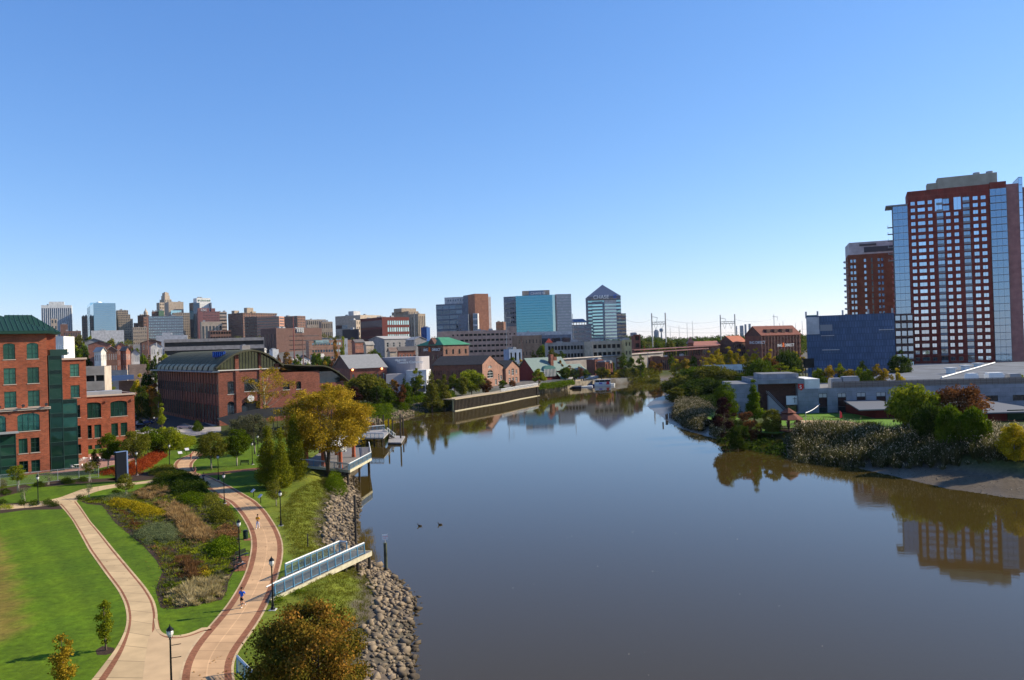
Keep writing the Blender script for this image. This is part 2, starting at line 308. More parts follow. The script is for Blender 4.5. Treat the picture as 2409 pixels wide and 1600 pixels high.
# ---------------- park paths ----------------
def resample(P, n):
    P = [Vector(p) for p in P]; s = [0]
    for a, b in zip(P, P[1:]): s.append(s[-1]+(b-a).length)
    A = np.array([tuple(p) for p in P]); q = np.linspace(0, s[-1], n)
    for _ in range(1): out = np.stack([np.interp(q, s, A[:, k]) for k in range(A.shape[1])], 1)
    k = np.array([1, 2, 3, 2, 1])/9
    for _ in range(2):
        pad = np.concatenate([out[:1]]*2+[out]+[out[-1:]]*2); out2 = sum(k[i]*pad[i:i+len(out)] for i in range(5)); out2[0] = out[0]; out2[-1] = out[-1]; out = out2
    return out
def pathmat(name, c, joint=None, cj=.0, band=0):
    m = bpy.data.materials.new(name); m.use_nodes = True; t = m.node_tree; b = t.nodes['Principled BSDF']; L = t.links.new; N = t.nodes.new
    uv = N('ShaderNodeUVMap'); uv.uv_map = 'UV'; sp = N('ShaderNodeSeparateXYZ'); L(uv.outputs[0], sp.inputs[0]); g = N('ShaderNodeNewGeometry')
    def math_(op, a, bb):
        q = N('ShaderNodeMath'); q.operation = op
        for i, v in enumerate((a, bb)):
            if v is None: continue
            if isinstance(v, (int, float)): q.inputs[i].default_value = v
            else: L(v, q.inputs[i])
        return q.outputs[0]
    n = N('ShaderNodeTexNoise'); n.inputs['Scale'].default_value = .5; n.inputs['Detail'].default_value = 9; L(g.outputs['Position'], n.inputs['Vector'])
    mr = N('ShaderNodeMapRange'); mr.inputs[1].default_value = .3; mr.inputs[2].default_value = .7; mr.inputs[3].default_value = .78; mr.inputs[4].default_value = 1.12; L(n.outputs[0], mr.inputs[0])
    f = mr.outputs[0]
    if joint:
        j = math_('LESS_THAN', math_('FRACT', math_('DIVIDE', sp.outputs[1], joint), None), .035)
        f = math_('MULTIPLY', f, math_('SUBTRACT', 1, math_('MULTIPLY', j, .45)))
        fl = math_('FLOOR', math_('DIVIDE', sp.outputs[1], joint), None)
        wn = N('ShaderNodeTexWhiteNoise'); wn.noise_dimensions = '1D'; L(fl, wn.inputs['W'])
        f = math_('MULTIPLY', f, math_('ADD', .94, math_('MULTIPLY', wn.outputs[0], .16)))
    if cj:
        j = math_('LESS_THAN', math_('ABSOLUTE', math_('SUBTRACT', sp.outputs[0], .5), None), cj)
        f = math_('MULTIPLY', f, math_('ADD', 1, math_('MULTIPLY', j, .22)))
    if band:
        ch = N('ShaderNodeTexBrick'); ch.inputs['Scale'].default_value = 1; ch.inputs['Brick Width'].default_value = .22; ch.inputs['Row Height'].default_value = .11; ch.inputs['Mortar Size'].default_value = .006; L(g.outputs['Position'], ch.inputs[0])
        ch.inputs['Color1'].default_value = (*[x*1.25 for x in c], 1); ch.inputs['Color2'].default_value = (*[x*.8 for x in c], 1); ch.inputs['Mortar'].default_value = (*[x*.6 for x in c], 1)
    s = N('ShaderNodeVectorMath'); s.operation = 'SCALE'; s.inputs[0].default_value = c
    if band: L(ch.outputs[0], s.inputs[0])
    L(f, s.inputs['Scale']); L(s.outputs[0], b.inputs['Base Color']); b.inputs['Roughness'].default_value = .85; b.inputs['Specular IOR Level'].default_value = .2
    MT[name] = m; return m
PM = [pathmat('path_border', (.5, .35, .2), 1.5), pathmat('path_brick', (.25, .1, .05), None, 0, 1), pathmat('path_tan', (.5, .305, .16), 1.6, .012), pathmat('path_plain', (.5, .35, .19), 3)]
def strip(name, Lp, Rp, z, fr, label, thick=.1):
    n = len(Lp); fr_ = [0]+[q[0] for q in fr]; vs = []; uvs = []; fs = []; ms = []
    run = np.concatenate([[0], np.cumsum(np.linalg.norm(np.diff((Lp+Rp)/2, axis=0), axis=1))])
    k = len(fr_)
    for i in range(n):
        for f in fr_:
            p = Lp[i]*(1-f)+Rp[i]*f; vs.append((p[0], p[1], z)); uvs.append((f, run[i]))
    for i in range(n-1):
        for j in range(k-1):
            a = i*k+j; fs.append((a, a+1, a+1+k, a+k)); ms.append(fr[j][1])
    me = bpy.data.meshes.new(name)
    nv = len(vs); sk = [(i*k, 0) for i in range(n)]
    for e, sgn in ((0, 0), (k-1, 1)):  # small kerb skirts
        b0 = len(vs)
        for i in range(n): vs.append((vs[i*k+e][0], vs[i*k+e][1], z-thick)); uvs.append((e, run[i]))
        for i in range(n-1):
            q = (i*k+e, (i+1)*k+e, b0+i+1, b0+i); fs.append(q if sgn else q[::-1]); ms.append(fr[0 if not e else -1][1])
    me.from_pydata(vs, [], fs)
    for m_ in PM: me.materials.append(m_)
    me.polygons.foreach_set('material_index', ms); ul = me.uv_layers.new(name='UV')
    li = np.zeros(len(me.loops), int); me.loops.foreach_get('vertex_index', li); ul.data.foreach_set('uv', np.array(uvs)[li].astype(np.float32).ravel())
    return tag(link(name, me), label, 'path', kind='structure')
ML = [(417, 1640), (421, 1600), (423, 1580), (428, 1562), (442, 1533), (464, 1502), (500, 1464), (534, 1423), (546, 1404), (565, 1373), (579, 1342), (587, 1311), (591, 1287), (590, 1263), (582, 1239), (567, 1213), (553, 1196), (534, 1177), (514, 1172), (493, 1153), (452, 1129), (431, 1117), (412, 1103), (407, 1096), (412, 1086), (426, 1076), (438, 1073), (450, 1067), (452, 1062)]
MR = [(560, 1640), (553, 1600), (547, 1579), (548, 1559), (557, 1537), (585, 1499), (604, 1472), (624, 1438), (642, 1396), (655, 1356), (665, 1317), (667, 1293), (665, 1273), (655, 1247), (645, 1230), (627, 1203), (603, 1179), (574, 1162), (550, 1148), (517, 1131), (483, 1117), (464, 1114), (455, 1106), (453, 1097), (455, 1089), (462, 1081), (472, 1075), (478, 1069), (478, 1063)]
mainL = resample(pts(ML, 3), 160)[:, :2]; mainR = resample(pts(MR, 3), 160)[:, :2]
strip('main_path', mainL, mainR, 3.02, [(.045, 0), (.19, 1), (.82, 2), (.955, 1), (1, 0)], 'broad winding riverside path with brick edge bands')
SL = [(180, 1640), (216, 1600), (245, 1562), (271, 1529), (288, 1498), (296, 1478), (299, 1451), (293, 1420), (277, 1388), (245, 1346), (209, 1295), (187, 1254), (170, 1224), (152, 1201), (138, 1186)]
SR = [(440, 1640), (432, 1600), (428, 1570), (400, 1540), (372, 1512), (368, 1490), (369, 1473), (372, 1446), (364, 1413), (344, 1382), (306, 1337), (268, 1292), (234, 1250), (214, 1228), (192, 1195), (180, 1179)]
sL = resample(pts(SL, 3), 120)[:, :2]; sR = resample(pts(SR, 3), 120)[:, :2]
strip('side_path', sL, sR, 3.012, [(.075, 3), (.155, 1), (.85, 3), (.925, 1), (1, 3)], 'tan side path with thin brick lines across the lawn')
# the paved fork where the two paths meet
fk = pts([(369, 1473), (375, 1487), (388, 1494), (413, 1496), (442, 1491), (460, 1484), (475, 1477), (496, 1476), (470, 1510), (440, 1560), (425, 1605), (420, 1642), (330, 1642), (340, 1560), (350, 1500)], 3)
m = MB(); m.face([(p.x, p.y, 3.016) for p in fk])
o = tag(m.build('path_fork', mat('fork_paving', (.5, .34, .19), .85, ns=.6, na=.13)), 'pale paving where the two paths join', 'path', kind='structure')
def edge_line(name, l, z, w_, mt, label):
    q = resample(pts(l, 3), 40)[:, :2]; t_ = np.gradient(q, axis=0); t_ /= np.linalg.norm(t_, axis=1)[:, None]; nn = np.stack([-t_[:, 1], t_[:, 0]], 1)
    return q+nn*w_/2, q-nn*w_/2
fl = [(366, 1455), (369, 1476), (376, 1489), (390, 1496), (413, 1498), (442, 1493), (461, 1486), (476, 1479), (495, 1478)]
a_, b_ = edge_line('f', [(x+3, y+4) for x, y in fl], 3, .22, 1, '')
strip('path_fork_edge', a_, b_, 3.02, [(1, 1)], 'thin brick line curving round the fork', .01)
a_, b_ = edge_line('f', fl, 3, .26, 1, '')
strip('path_fork_border', a_, b_, 3.024, [(1, 3)], 'pale border curving round the fork', .02)
# thin plain paths
strip('garden_path', resample(pts([(0, 1190), (60, 1185), (110, 1178), (140, 1171), (164, 1162), (195, 1150), (234, 1144), (283, 1137), (320, 1135), (371, 1128), (420, 1118)], 3), 60)[:, :2],
      resample(pts([(0, 1200), (70, 1194), (138, 1187), (180, 1180), (190, 1170), (205, 1164), (234, 1154), (283, 1145), (320, 1140), (371, 1134), (424, 1124)], 3), 60)[:, :2], 3.008, [(1, 3)], 'narrow plain path curving up to the main path')
strip('brick_side_path', resample(pts([(478, 1115), (520, 1110), (560, 1105), (600, 1101), (640, 1098)], 3), 30)[:, :2], resample(pts([(488, 1120), (525, 1116), (565, 1110), (602, 1107), (642, 1103)], 3), 30)[:, :2], 3.008, [(1, 1)], 'narrow brick path leading toward the pavilion')
m = MB(); m.face([(p.x, p.y, 3.014) for p in pts([(588, 1308), (583, 1342), (550, 1345), (556, 1308)], 3)]); tag(m.build('brick_pad', PM[1]), 'brick pad beside the main path under the bench', 'paving', kind='structure')
for q in ([(528, 1180), (548, 1178), (538, 1193), (524, 1190)], [(572, 1266), (590, 1266), (590, 1272), (574, 1272)]):
    m = MB(); m.face([(p.x, p.y, 3.014) for p in pts(q, 3)]); tag(m.build('brick_pad', PM[1]), 'small brick pad at the path edge', 'paving', kind='structure')
# ---------------- plants: leaves, crowns, trunks ----------------
def unit(a): return a/np.maximum(np.linalg.norm(a, axis=1), 1e-9)[:, None]
def cards(c, out, l, w, r, jit=.9, up=0):
    """one small rhombic leaf per point, facing roughly outwards"""
    n = len(c); nrm = unit(out+jit*r.normal(size=(n, 3))); a = unit(np.cross(nrm, r.normal(size=(n, 3))))
    if up: a = unit(a+np.array([0, 0, up])); 
    b = np.cross(nrm, a); b = unit(b); l = l*(.6+.8*r.random((n, 1))); w_ = l*w
    V = np.stack([c-a*l/2, c+b*w_/2, c+a*l/2, c-b*w_/2], 1).reshape(-1, 3)
    return V, np.arange(4*n).reshape(n, 4)
ENV = {'round': lambda t: np.sqrt(np.clip(1-(2*t-.95)**2, .02, 1)), 'cone': lambda t: (1-t)**1.0*np.clip(t*7+.5, 0, 1)+.02, 'column': lambda t: np.clip(np.sin(np.pi*np.clip(t*.93+.06, 0, 1)), .05, 1)**.6,
       'vase': lambda t: .35+.65*np.clip(t*1.7, 0, 1)*np.sqrt(np.clip(1-np.clip(t*2-1, 0, 1)**2*.9, .05, 1)), 'low': lambda t: np.sqrt(np.clip(1-t**2, .03, 1))}
def clumps(seed, kind, K, Rr, z0, z1, cr):
    r = np.random.default_rng(seed); t = r.random(K*3); e = ENV[kind](t); keep = r.random(K*3) < (.25+e*.75); t = t[keep][:K]; e = ENV[kind](t)
    ang = r.random(len(t))*2*np.pi; lob = 1+.16*np.sin(ang*3+seed)+.1*np.sin(ang*5+seed*2+t*5); rad = Rr*e*lob*np.sqrt(r.random(len(t))*.85+.15)
    c = np.stack([rad*np.cos(ang), rad*np.sin(ang), z0+t*(z1-z0)], 1); s = cr*(.55+.8*r.random(len(t)))*(.45+.55*e)
    c *= 1; c[:, :2] *= np.clip(1-s/np.maximum(Rr*e*2.2, .1), .3, 1)[:, None]
    return c, s
def leaves(seed, C, S, n, leaf, wr=.62, flat=.75, jit=.9, up=0, hollow=.5):
    r = np.random.default_rng(seed+99); wts = S**2; k = r.choice(len(C), n, p=wts/wts.sum())
    d = unit(r.normal(size=(n, 3))); rr_ = (hollow+(1-hollow)*r.random((n, 1)))
    p = C[k]+d*rr_*S[k][:, None]*np.array([1, 1, flat]); V, Fc = cards(p, d, leaf, wr, r, jit, up)
    tone = r.random(len(C)); rnd = np.clip(.55*tone[k]+.45*r.random(n)+.0, 0, 1)
    return V, Fc, rnd
def trunkmb(seed, r0, H, targets, lean=.3, limbs=10, split=.3, multi=1):
    r = random.Random(seed); m = MB()
    for q in range(multi):
        top = Vector((r.uniform(-lean, lean)*(1+multi*.6), r.uniform(-lean, lean)*(1+multi*.6), H)); base = Vector((r.uniform(-.1, .1)*multi, r.uniform(-.1, .1)*multi, -.2))
        pts_ = [base, base.lerp(top, .3)+Vector((r.uniform(-.1, .1), r.uniform(-.1, .1), 0))*lean, base.lerp(top, .65), top]; rs = [r0*1.25, r0*.9, r0*.6, r0*.15]
        for i in range(3): m.cyl(pts_[i], pts_[i+1], rs[i]/math.sqrt(multi), rs[i+1]/math.sqrt(multi), 8, cap=(i == 0))
        T = list(targets); r.shuffle(T)
        for tg in T[:limbs//multi]:
            tg = Vector(tg); f = min(.95, max(split, (tg.z/H)*.75-.05+r.uniform(-.08, .05))); s = base.lerp(top, f); rr0 = r0*(1-f*.75)*.5/math.sqrt(multi)
            mid = s.lerp(tg, .5)+Vector((0, 0, -.06*(tg-s).length)); m.cyl(s, mid, rr0, rr0*.6, 5, cap=False); m.cyl(mid, tg, rr0*.6, rr0*.15, 5, cap=False)
    return m
BARK = mat('bark', (.11, .08, .055), .95, ns=3, na=.4); BARKP = mat('pale_bark', (.42, .38, .3), .9, ns=2, c2=(.2, .17, .12)); BARKG = mat('grey_bark', (.2, .17, .14), .95, ns=3, na=.3)
LM = {'green': leafmat('leaf_green', [(.036, .066, .004), (.08, .12, .006), (.15, .185, .01)]), 'dark': leafmat('leaf_dark', [(.02, .038, .006), (.042, .066, .008), (.08, .105, .012)]),
      'olive': leafmat('leaf_olive', [(.06, .065, .008), (.12, .12, .014), (.2, .18, .026)]), 'yellow': leafmat('leaf_yellow', [(.18, .14, .008), (.36, .27, .012), (.58, .43, .02)]),
      'lime': leafmat('leaf_lime', [(.085, .11, .008), (.18, .21, .012), (.31, .31, .02)]), 'gold': leafmat('leaf_gold', [(.11, .085, .008), (.3, .2, .015), (.55, .36, .04)]),
      'orange': leafmat('leaf_orange', [(.05, .05, .008), (.2, .1, .014), (.42, .19, .03)]), 'autumn': leafmat('leaf_autumn', [(.05, .055, .008), (.13, .1, .014), (.24, .13, .02), (.42, .2, .04)]), 'rust': leafmat('leaf_rust', [(.05, .025, .012), (.14, .055, .02), (.24, .11, .035)]),
      'red': leafmat('leaf_red', [(.1, .015, .008), (.3, .05, .015), (.42, .11, .03)]), 'maroon': leafmat('leaf_maroon', [(.014, .008, .008), (.032, .012, .012), (.06, .022, .018)]),
      'cypress': leafmat('leaf_cypress', [(.055, .07, .006), (.15, .16, .01), (.3, .26, .018)]), 'sage': leafmat('leaf_sage', [(.075, .1, .04), (.14, .165, .07), (.22, .24, .11)]),
      'tan': leafmat('leaf_tan', [(.19, .11, .04), (.34, .21, .085), (.5, .35, .16)]), 'brown': leafmat('leaf_brown', [(.1, .045, .018), (.2, .1, .04), (.3, .16, .07)]),
      'straw': leafmat('leaf_straw', [(.2, .15, .05), (.38, .3, .14), (.55, .45, .26)]), 'reed': leafmat('leaf_reed', [(.03, .035, .01), (.07, .07, .022), (.14, .12, .05)]),
      'plume': leafmat('leaf_plume', [(.2, .155, .09), (.36, .3, .19), (.56, .48, .34)]), 'grey': leafmat('leaf_grey', [(.07, .075, .04), (.12, .12, .06), (.19, .17, .09)])}
def tree(name, label, base, H, W, kind='round', leaf='green', n=6000, lf=.3, clear=.2, K=None, cr=None, bark=None, seed=None, group=None, multi=1, limbs=12, depthw=None, tr=None, hollow=.5, wr=.62, up=0, flat=.75, cat='tree'):
    global _ts
    seed = seed if seed is not None else int(abs(base[0]*7+base[1]*13)) % 9999
    root = empty(name, base, label, cat, group); Rr = W/2; K = K or int(26+10*H/5); cr = cr or W*.17
    C, S = clumps(seed, kind, K, Rr, H*clear+cr*.4, H-cr*.45, cr)
    V, Fc, rn = leaves(seed, C, S, n, lf, wr=wr, up=up, flat=flat, hollow=hollow); me = npmesh('crown', V, Fc, LM[leaf], rn); link('crown', me, root)
    tm = trunkmb(seed, tr or max(.06, H*.018), H*.86, [tuple(c) for c in C], lean=W*.03, limbs=limbs, multi=multi); tm.build('trunk', bark or BARK, root, local=True, smooth=True)
    return root
def pxsize(px, Yd): return px*Yd/F
def ptree(name, label, bx, by, top, wpx, z=None, **k):
    """a tree from where its trunk meets the ground, its top and its width"""
    b = gp(bx, by, 3.0) if z is None else (gh(bx, by) if z == 'h' else gp(bx, by, z)); t = at(bx, top, b.y); return tree(name, label, b, t.z-b.z, pxsize(wpx, b.y), **k)
def scatter(poly, n, r):
    P = np.array([(p[0], p[1]) for p in poly]); lo, hi = P.min(0), P.max(0); out = np.zeros((0, 2))
    while len(out) < n:
        q = lo+(hi-lo)*r.random((n*2, 2)); out = np.concatenate([out, q[inside(q, P)]])
    return out[:n]
def edged(q, poly):
    P = np.array([(p[0], p[1]) for p in poly]); d = np.full(len(q), 1e9)
    for i in range(len(P)): d = np.minimum(d, segdist(q, P[i], P[(i+1) % len(P)]))
    return d
def grassmass(name, label, cat, poly, h, leaf, dens=60, bw=.05, zf=3.0, seed=1, lean=.35, kind=None, group=None, tip=None, clump=.8, soft=.8):
    """tufts of blades filling an outline: taller in the middle, each tuft fanning out"""
    r = np.random.default_rng(seed); P = np.array([(p[0], p[1]) for p in poly]); area = abs(sum(P[i-1][0]*P[i][1]-P[i][0]*P[i-1][1] for i in range(len(P))))/2
    nt_ = max(6, int(area/clump**2*1.3)); tc = scatter(poly, nt_, r); n = int(area*dens); k = r.integers(0, nt_, n)
    off = r.normal(size=(n, 2))*clump*.3; base = tc[k]+off*.5; zb = np.full(n, zf) if not callable(zf) else zf(base)
    ed = np.clip(edged(tc[k], poly)/soft, .35, 1)*(.7+.5*r.random(nt_)[k]); hh = h*ed*(.55+.5*r.random(n))
    d = np.stack([off[:, 0]*lean/clump*2.2, off[:, 1]*lean/clump*2.2, np.ones(n)], 1); d = unit(d+.12*r.normal(size=(n, 3))*[1, 1, .2]); b0 = np.stack([base[:, 0], base[:, 1], zb-.05], 1); t0 = b0+d*hh[:, None]
    droop = np.stack([off[:, 0], off[:, 1], -.25*np.ones(n)], 1)*hh[:, None]*.25/clump; mid = b0*.4+t0*.6; t0 = t0+droop
    ang = r.random(n)*np.pi; s = np.stack([np.cos(ang), np.sin(ang), 0*ang], 1)*bw*(.6+.8*r.random((n, 1)))
    V = np.stack([b0-s*.5, mid-s*.6, t0, mid+s*.6], 1).reshape(-1, 3); Fc = np.arange(4*n).reshape(n, 4); rn = np.clip(.6*r.random(nt_)[k]+.4*r.random(n), 0, 1)
    c0 = np.array([P[:, 0].mean(), P[:, 1].mean(), zf if not callable(zf) else float(zf(P.mean(0)[None])[0])]); mats = LM[leaf]
    if tip:
        m_ = r.random(n) < tip[1]; q = t0[m_]; V2, F2 = cards(q+np.array([0, 0, -tip[2]*.3]), np.tile([0, 0, 1.], (len(q), 1)), tip[2], .4, r, 1.5, up=1.2)
        me = npmesh(name, np.concatenate([V, V2])-c0, np.concatenate([Fc, F2+4*n]), [LM[leaf], LM[tip[0]]], np.concatenate([rn, r.random(len(q))]))
        me.polygons.foreach_set('material_index', np.concatenate([np.zeros(n, np.int32), np.ones(len(q), np.int32)]))
    else: me = npmesh(name, V-c0, Fc, mats, rn)
    o = link(name, me, None, tuple(c0)); return tag(o, label, cat, group, kind)
def shrubmass(name, label, cat, poly, h, leaf, lf=.14, dens=90, zf=3.0, seed=1, lump=.9, kind=None, group=None, soft=.9):
    r = np.random.default_rng(seed); P = np.array([(p[0], p[1]) for p in poly]); area = abs(sum(P[i-1][0]*P[i][1]-P[i][0]*P[i-1][1] for i in range(len(P))))/2
    K = max(5, int(area/lump**2*2.2)); c = scatter(poly, K, r); ed = np.clip(edged(c, poly)/soft, .3, 1); zb = zf if not callable(zf) else zf(c)
    s = lump*(.5+.5*r.random(K)); hh = h*ed*(.7+.35*r.random(K)); C = np.stack([c[:, 0], c[:, 1], zb+np.maximum(hh-s*.75, .1)], 1)
    n = int(area*dens); V, Fc, rn = leaves(seed, C, s, n, lf, flat=.8)
    low = C.copy(); low[:, 2] = zb+hh*.35; V2, F2, r2 = leaves(seed+1, low, s, n//2, lf, flat=.8)
    V = np.concatenate([V, V2]); Fc = np.concatenate([Fc, F2+len(V)-len(V2)]); rn = np.concatenate([rn, r2])
    c0 = np.array([P[:, 0].mean(), P[:, 1].mean(), float(np.mean(zb))]); me = npmesh(name, V-c0, Fc, LM[leaf], rn)
    return tag(link(name, me, None, tuple(c0)), label, cat, group, kind)
def blobpoly(cx, cy, rx, ry, n=14, z=3.0, seed=0, jig=.12):
    r = random.Random(seed+int(cx)); o = []
    for i in range(n):
        a = 2*math.pi*i/n; k = 1+r.uniform(-jig, jig); o.append(gp(cx+rx*k*math.cos(a), cy+ry*k*math.sin(a), z))
    return o
# ---------------- park planting ----------------
Z200 = lambda l: [(200+x*.2385, 1120+y*.2385) for x, y in l]
# mulch beds
mulch = mat('mulch', (.045, .026, .017), 1, ns=8, na=.5, bump=.6, bs=.05)
def sheet(name, poly, z, mt, label):
    m = MB(); c = sum((Vector((p[0], p[1])) for p in poly), Vector((0, 0)))/len(poly); m.face([(p[0], p[1], z) for p in poly]); return tag(m.build(name, mt), label, 'planting bed', kind='structure')
bed = pts([(240, 1189), (271, 1230), (302, 1256), (338, 1285), (367, 1318), (382, 1345), (372, 1372), (366, 1390), (372, 1412), (378, 1430), (415, 1433), (460, 1424), (498, 1416), (522, 1411), (534, 1390), (537, 1370), (550, 1344), (554, 1310), (562, 1273), (558, 1239), (543, 1199), (517, 1180), (486, 1156), (462, 1134), (432, 1122), (400, 1126), (367, 1134), (340, 1145), (307, 1158), (270, 1168), (240, 1170), (200, 1172), (186, 1178), (205, 1186)], 3)
sheet('planting_bed', bed, 3.006, mulch, 'large mulched planting bed between the two paths')
for l, lb in (([(0, 1186), (60, 1182), (130, 1176), (142, 1188), (148, 1198), (60, 1200), (0, 1208)], 'narrow mulch strip along the garden path'), ([(225, 1530), (240, 1520), (268, 1524), (272, 1534), (250, 1541), (228, 1541)], 'mulch ring round a young tree on the lawn'),
    ([(0, 1150), (60, 1140), (75, 1146), (40, 1160), (0, 1170)], 'mulch patch by the fence'), ([(90, 1140), (140, 1128), (240, 1126), (300, 1122), (300, 1130), (200, 1137), (100, 1146)], 'mulch bed along the fence'),
    ([(250, 1128), (300, 1118), (400, 1100), (405, 1112), (372, 1127), (300, 1134)], 'mulch bed below the red shrubs')):
    sheet('planting_bed', pts(l, 3), 3.005, mulch, lb)
grassmass('bed_groundcover', 'low mixed green groundcover over the mulch of the bed', 'plants', bed, .42, 'lime', 22, .06, kind='stuff', seed=33, clump=1.2)
grassmass('bed_groundcover', 'olive tufts over the mulch of the bed', 'plants', bed, .42, 'olive', 26, .06, kind='stuff', seed=31, clump=.9)
grassmass('bed_groundcover', 'scattered greyish tufts over the mulch of the bed', 'plants', bed, .5, 'grey', 14, .06, kind='stuff', seed=32, clump=1.3)
# --- bed masses, each a separate planting
G = lambda l: pts(Z200(l), 3)
shrubmass('yellow_flowers', 'long strip of bright yellow flowers in the bed', 'flowers', G([(240, 240), (300, 225), (480, 265), (640, 300), (790, 360), (800, 400), (690, 410), (560, 415), (430, 330), (300, 320), (250, 290)]), .9, 'yellow', lf=.12, dens=260, lump=.5)
grassmass('tan_grass', 'tan ornamental grass patch near the curving garden path', 'grass', G([(440, 200), (560, 130), (700, 105), (850, 130), (860, 180), (700, 235), (560, 250)]), .9, 'tan', 130, .045, kind='stuff', seed=2)
shrubmass('dark_shrubs', 'dark green spreading shrubs in the far end of the bed', 'shrub', G([(840, 150), (860, 90), (1000, 60), (1150, 70), (1220, 110), (1210, 170), (1050, 200), (900, 215)]), 1.5, 'dark', lf=.18, dens=190)
shrubmass('green_shrub', 'blue green low shrub below the dark shrubs', 'shrub', G([(910, 230), (1000, 200), (1130, 190), (1190, 220), (1180, 285), (1080, 300), (960, 280)]), 1.1, 'green', lf=.16, dens=200)
shrubmass('brown_shrub', 'brown green shrub beside the lamp on the brick pad', 'shrub', G([(1170, 220), (1240, 185), (1310, 220), (1320, 280), (1260, 310), (1190, 300)]), 1.3, 'olive', lf=.15, dens=200)
grassmass('tan_grass', 'large sweep of tan grass through the middle of the bed', 'grass', G([(620, 270), (760, 275), (900, 280), (1050, 340), (1130, 430), (1180, 500), (1260, 540), (1330, 590), (1250, 640), (1120, 680), (960, 650), (900, 560), (860, 470), (740, 400), (820, 380), (700, 300)]), 1.15, 'tan', 120, .05, kind='stuff', seed=3)
shrubmass('sage_shrubs', 'grey green rounded shrubs in the middle of the bed', 'shrub', G([(480, 600), (560, 530), (720, 500), (860, 500), (950, 570), (950, 640), (850, 680), (700, 690), (580, 680)]), 1.1, 'sage', lf=.1, dens=260, lump=.7)
grassmass('rust_plants', 'low dark red brown plants beside the yellow flowers', 'plants', G([(290, 340), (400, 330), (520, 430), (600, 500), (560, 540), (480, 560), (400, 500)]), .55, 'rust', 60, .06, kind='stuff', seed=4)
grassmass('low_plants', 'low reddish and green plants on mulch by the lawn edge', 'plants', G([(600, 690), (800, 690), (910, 700), (880, 790), (860, 870), (770, 900), (700, 800)]), .4, 'brown', 55, .06, kind='stuff', seed=5)
shrubmass('olive_shrub', 'tall olive shrub near the path bend', 'shrub', G([(1230, 430), (1270, 340), (1360, 310), (1450, 360), (1470, 440), (1380, 490), (1270, 480)]), 1.7, 'olive', lf=.16, dens=170)
shrubmass('brown_bush', 'dark brown bush behind the litter bin', 'shrub', G([(1290, 590), (1340, 510), (1450, 500), (1500, 560), (1490, 620), (1390, 640), (1310, 630)]), 1.2, 'brown', lf=.14, dens=170)
shrubmass('domed_shrub', 'dark green domed shrub beside the bench', 'shrub', G([(1180, 760), (1230, 690), (1340, 645), (1450, 640), (1500, 700), (1490, 800), (1380, 830), (1250, 820)]), 1.9, 'green', lf=.15, dens=230, soft=1.6)
grassmass('lime_grass', 'bright yellow green groundcover in the bed', 'grass', G([(870, 770), (940, 700), (1100, 690), (1230, 650), (1300, 640), (1180, 740), (1250, 830), (1400, 840), (1470, 850), (1460, 940), (1380, 1000), (1270, 1010), (1200, 920), (1080, 800), (960, 780)]), .45, 'lime', 160, .05, kind='stuff', seed=6)
grassmass('brown_grass', 'brown ornamental grass mound above the pale grass', 'grass', G([(820, 880), (900, 810), (1000, 780), (1120, 850), (1200, 900), (1190, 990), (1100, 1040), (1000, 1050), (900, 980)]), 1.2, 'brown', 190, .045, kind='stuff', seed=7, soft=1.4)
shrubmass('yellow_shrub', 'small yellow leaved shrub at the end of the brown grass', 'shrub', G([(1110, 930), (1180, 900), (1250, 940), (1240, 1010), (1160, 1025), (1110, 990)]), 1.0, 'yellow', lf=.15, dens=110, lump=.5)
grassmass('pale_grass', 'pale straw coloured grass band at the bed corner', 'grass', G([(820, 1160), (900, 1110), (1040, 1060), (1200, 1020), (1400, 1010), (1410, 1060), (1380, 1160), (1280, 1240), (1080, 1290), (900, 1300), (830, 1230)]), 1.0, 'straw', 190, .04, kind='stuff', seed=8)
[shrubmass('bush', lb, 'bush', blobpoly(x, y, 7, 5, seed=i+7), .8, 'green', lf=.13, dens=240, lump=.5, seed=i+200) for i, (x, y, lb) in enumerate(((388, 1382, 'left small green bush at the lawn corner of the bed'), (402, 1376, 'middle small green bush at the lawn corner of the bed'), (412, 1386, 'right small green bush above the pale grass')))]
shrubmass('far_shrubs', 'dark shrubs where the garden path meets the main path', 'shrub', pts([(355, 1142), (380, 1118), (430, 1110), (470, 1128), (470, 1150), (400, 1156), (352, 1160)], 3), 1.1, 'dark', lf=.16, dens=130)
shrubmass('mixed_shrubs', 'low mixed shrubs between the tan grass and yellow flowers', 'shrub', G([(200, 200), (380, 175), (470, 180), (440, 240), (300, 240), (180, 260)]), .6, 'sage', lf=.12, dens=110, lump=.5)
shrubmass('long_shrubs', 'long brown green hedge along the bend of the main path', 'shrub', pts([(345, 1110), (372, 1100), (406, 1098), (420, 1112), (432, 1124), (395, 1128), (360, 1122)], 3), 1.0, 'olive', lf=.14, dens=130)
shrubmass('red_hedge', 'bright red autumn hedge on the slope by the path', 'hedge', pts([(300, 1095), (330, 1085), (355, 1070), (386, 1067), (390, 1074), (372, 1086), (352, 1103), (330, 1110), (302, 1116)], 3), 1.4, 'red', lf=.16, dens=170)
shrubmass('red_shrubs', 'red and orange shrubs on both sides of the dark panel', 'shrub', pts([(236, 1108), (270, 1104), (300, 1106), (340, 1114), (300, 1124), (240, 1118)], 3), .9, 'red', lf=.15, dens=110)
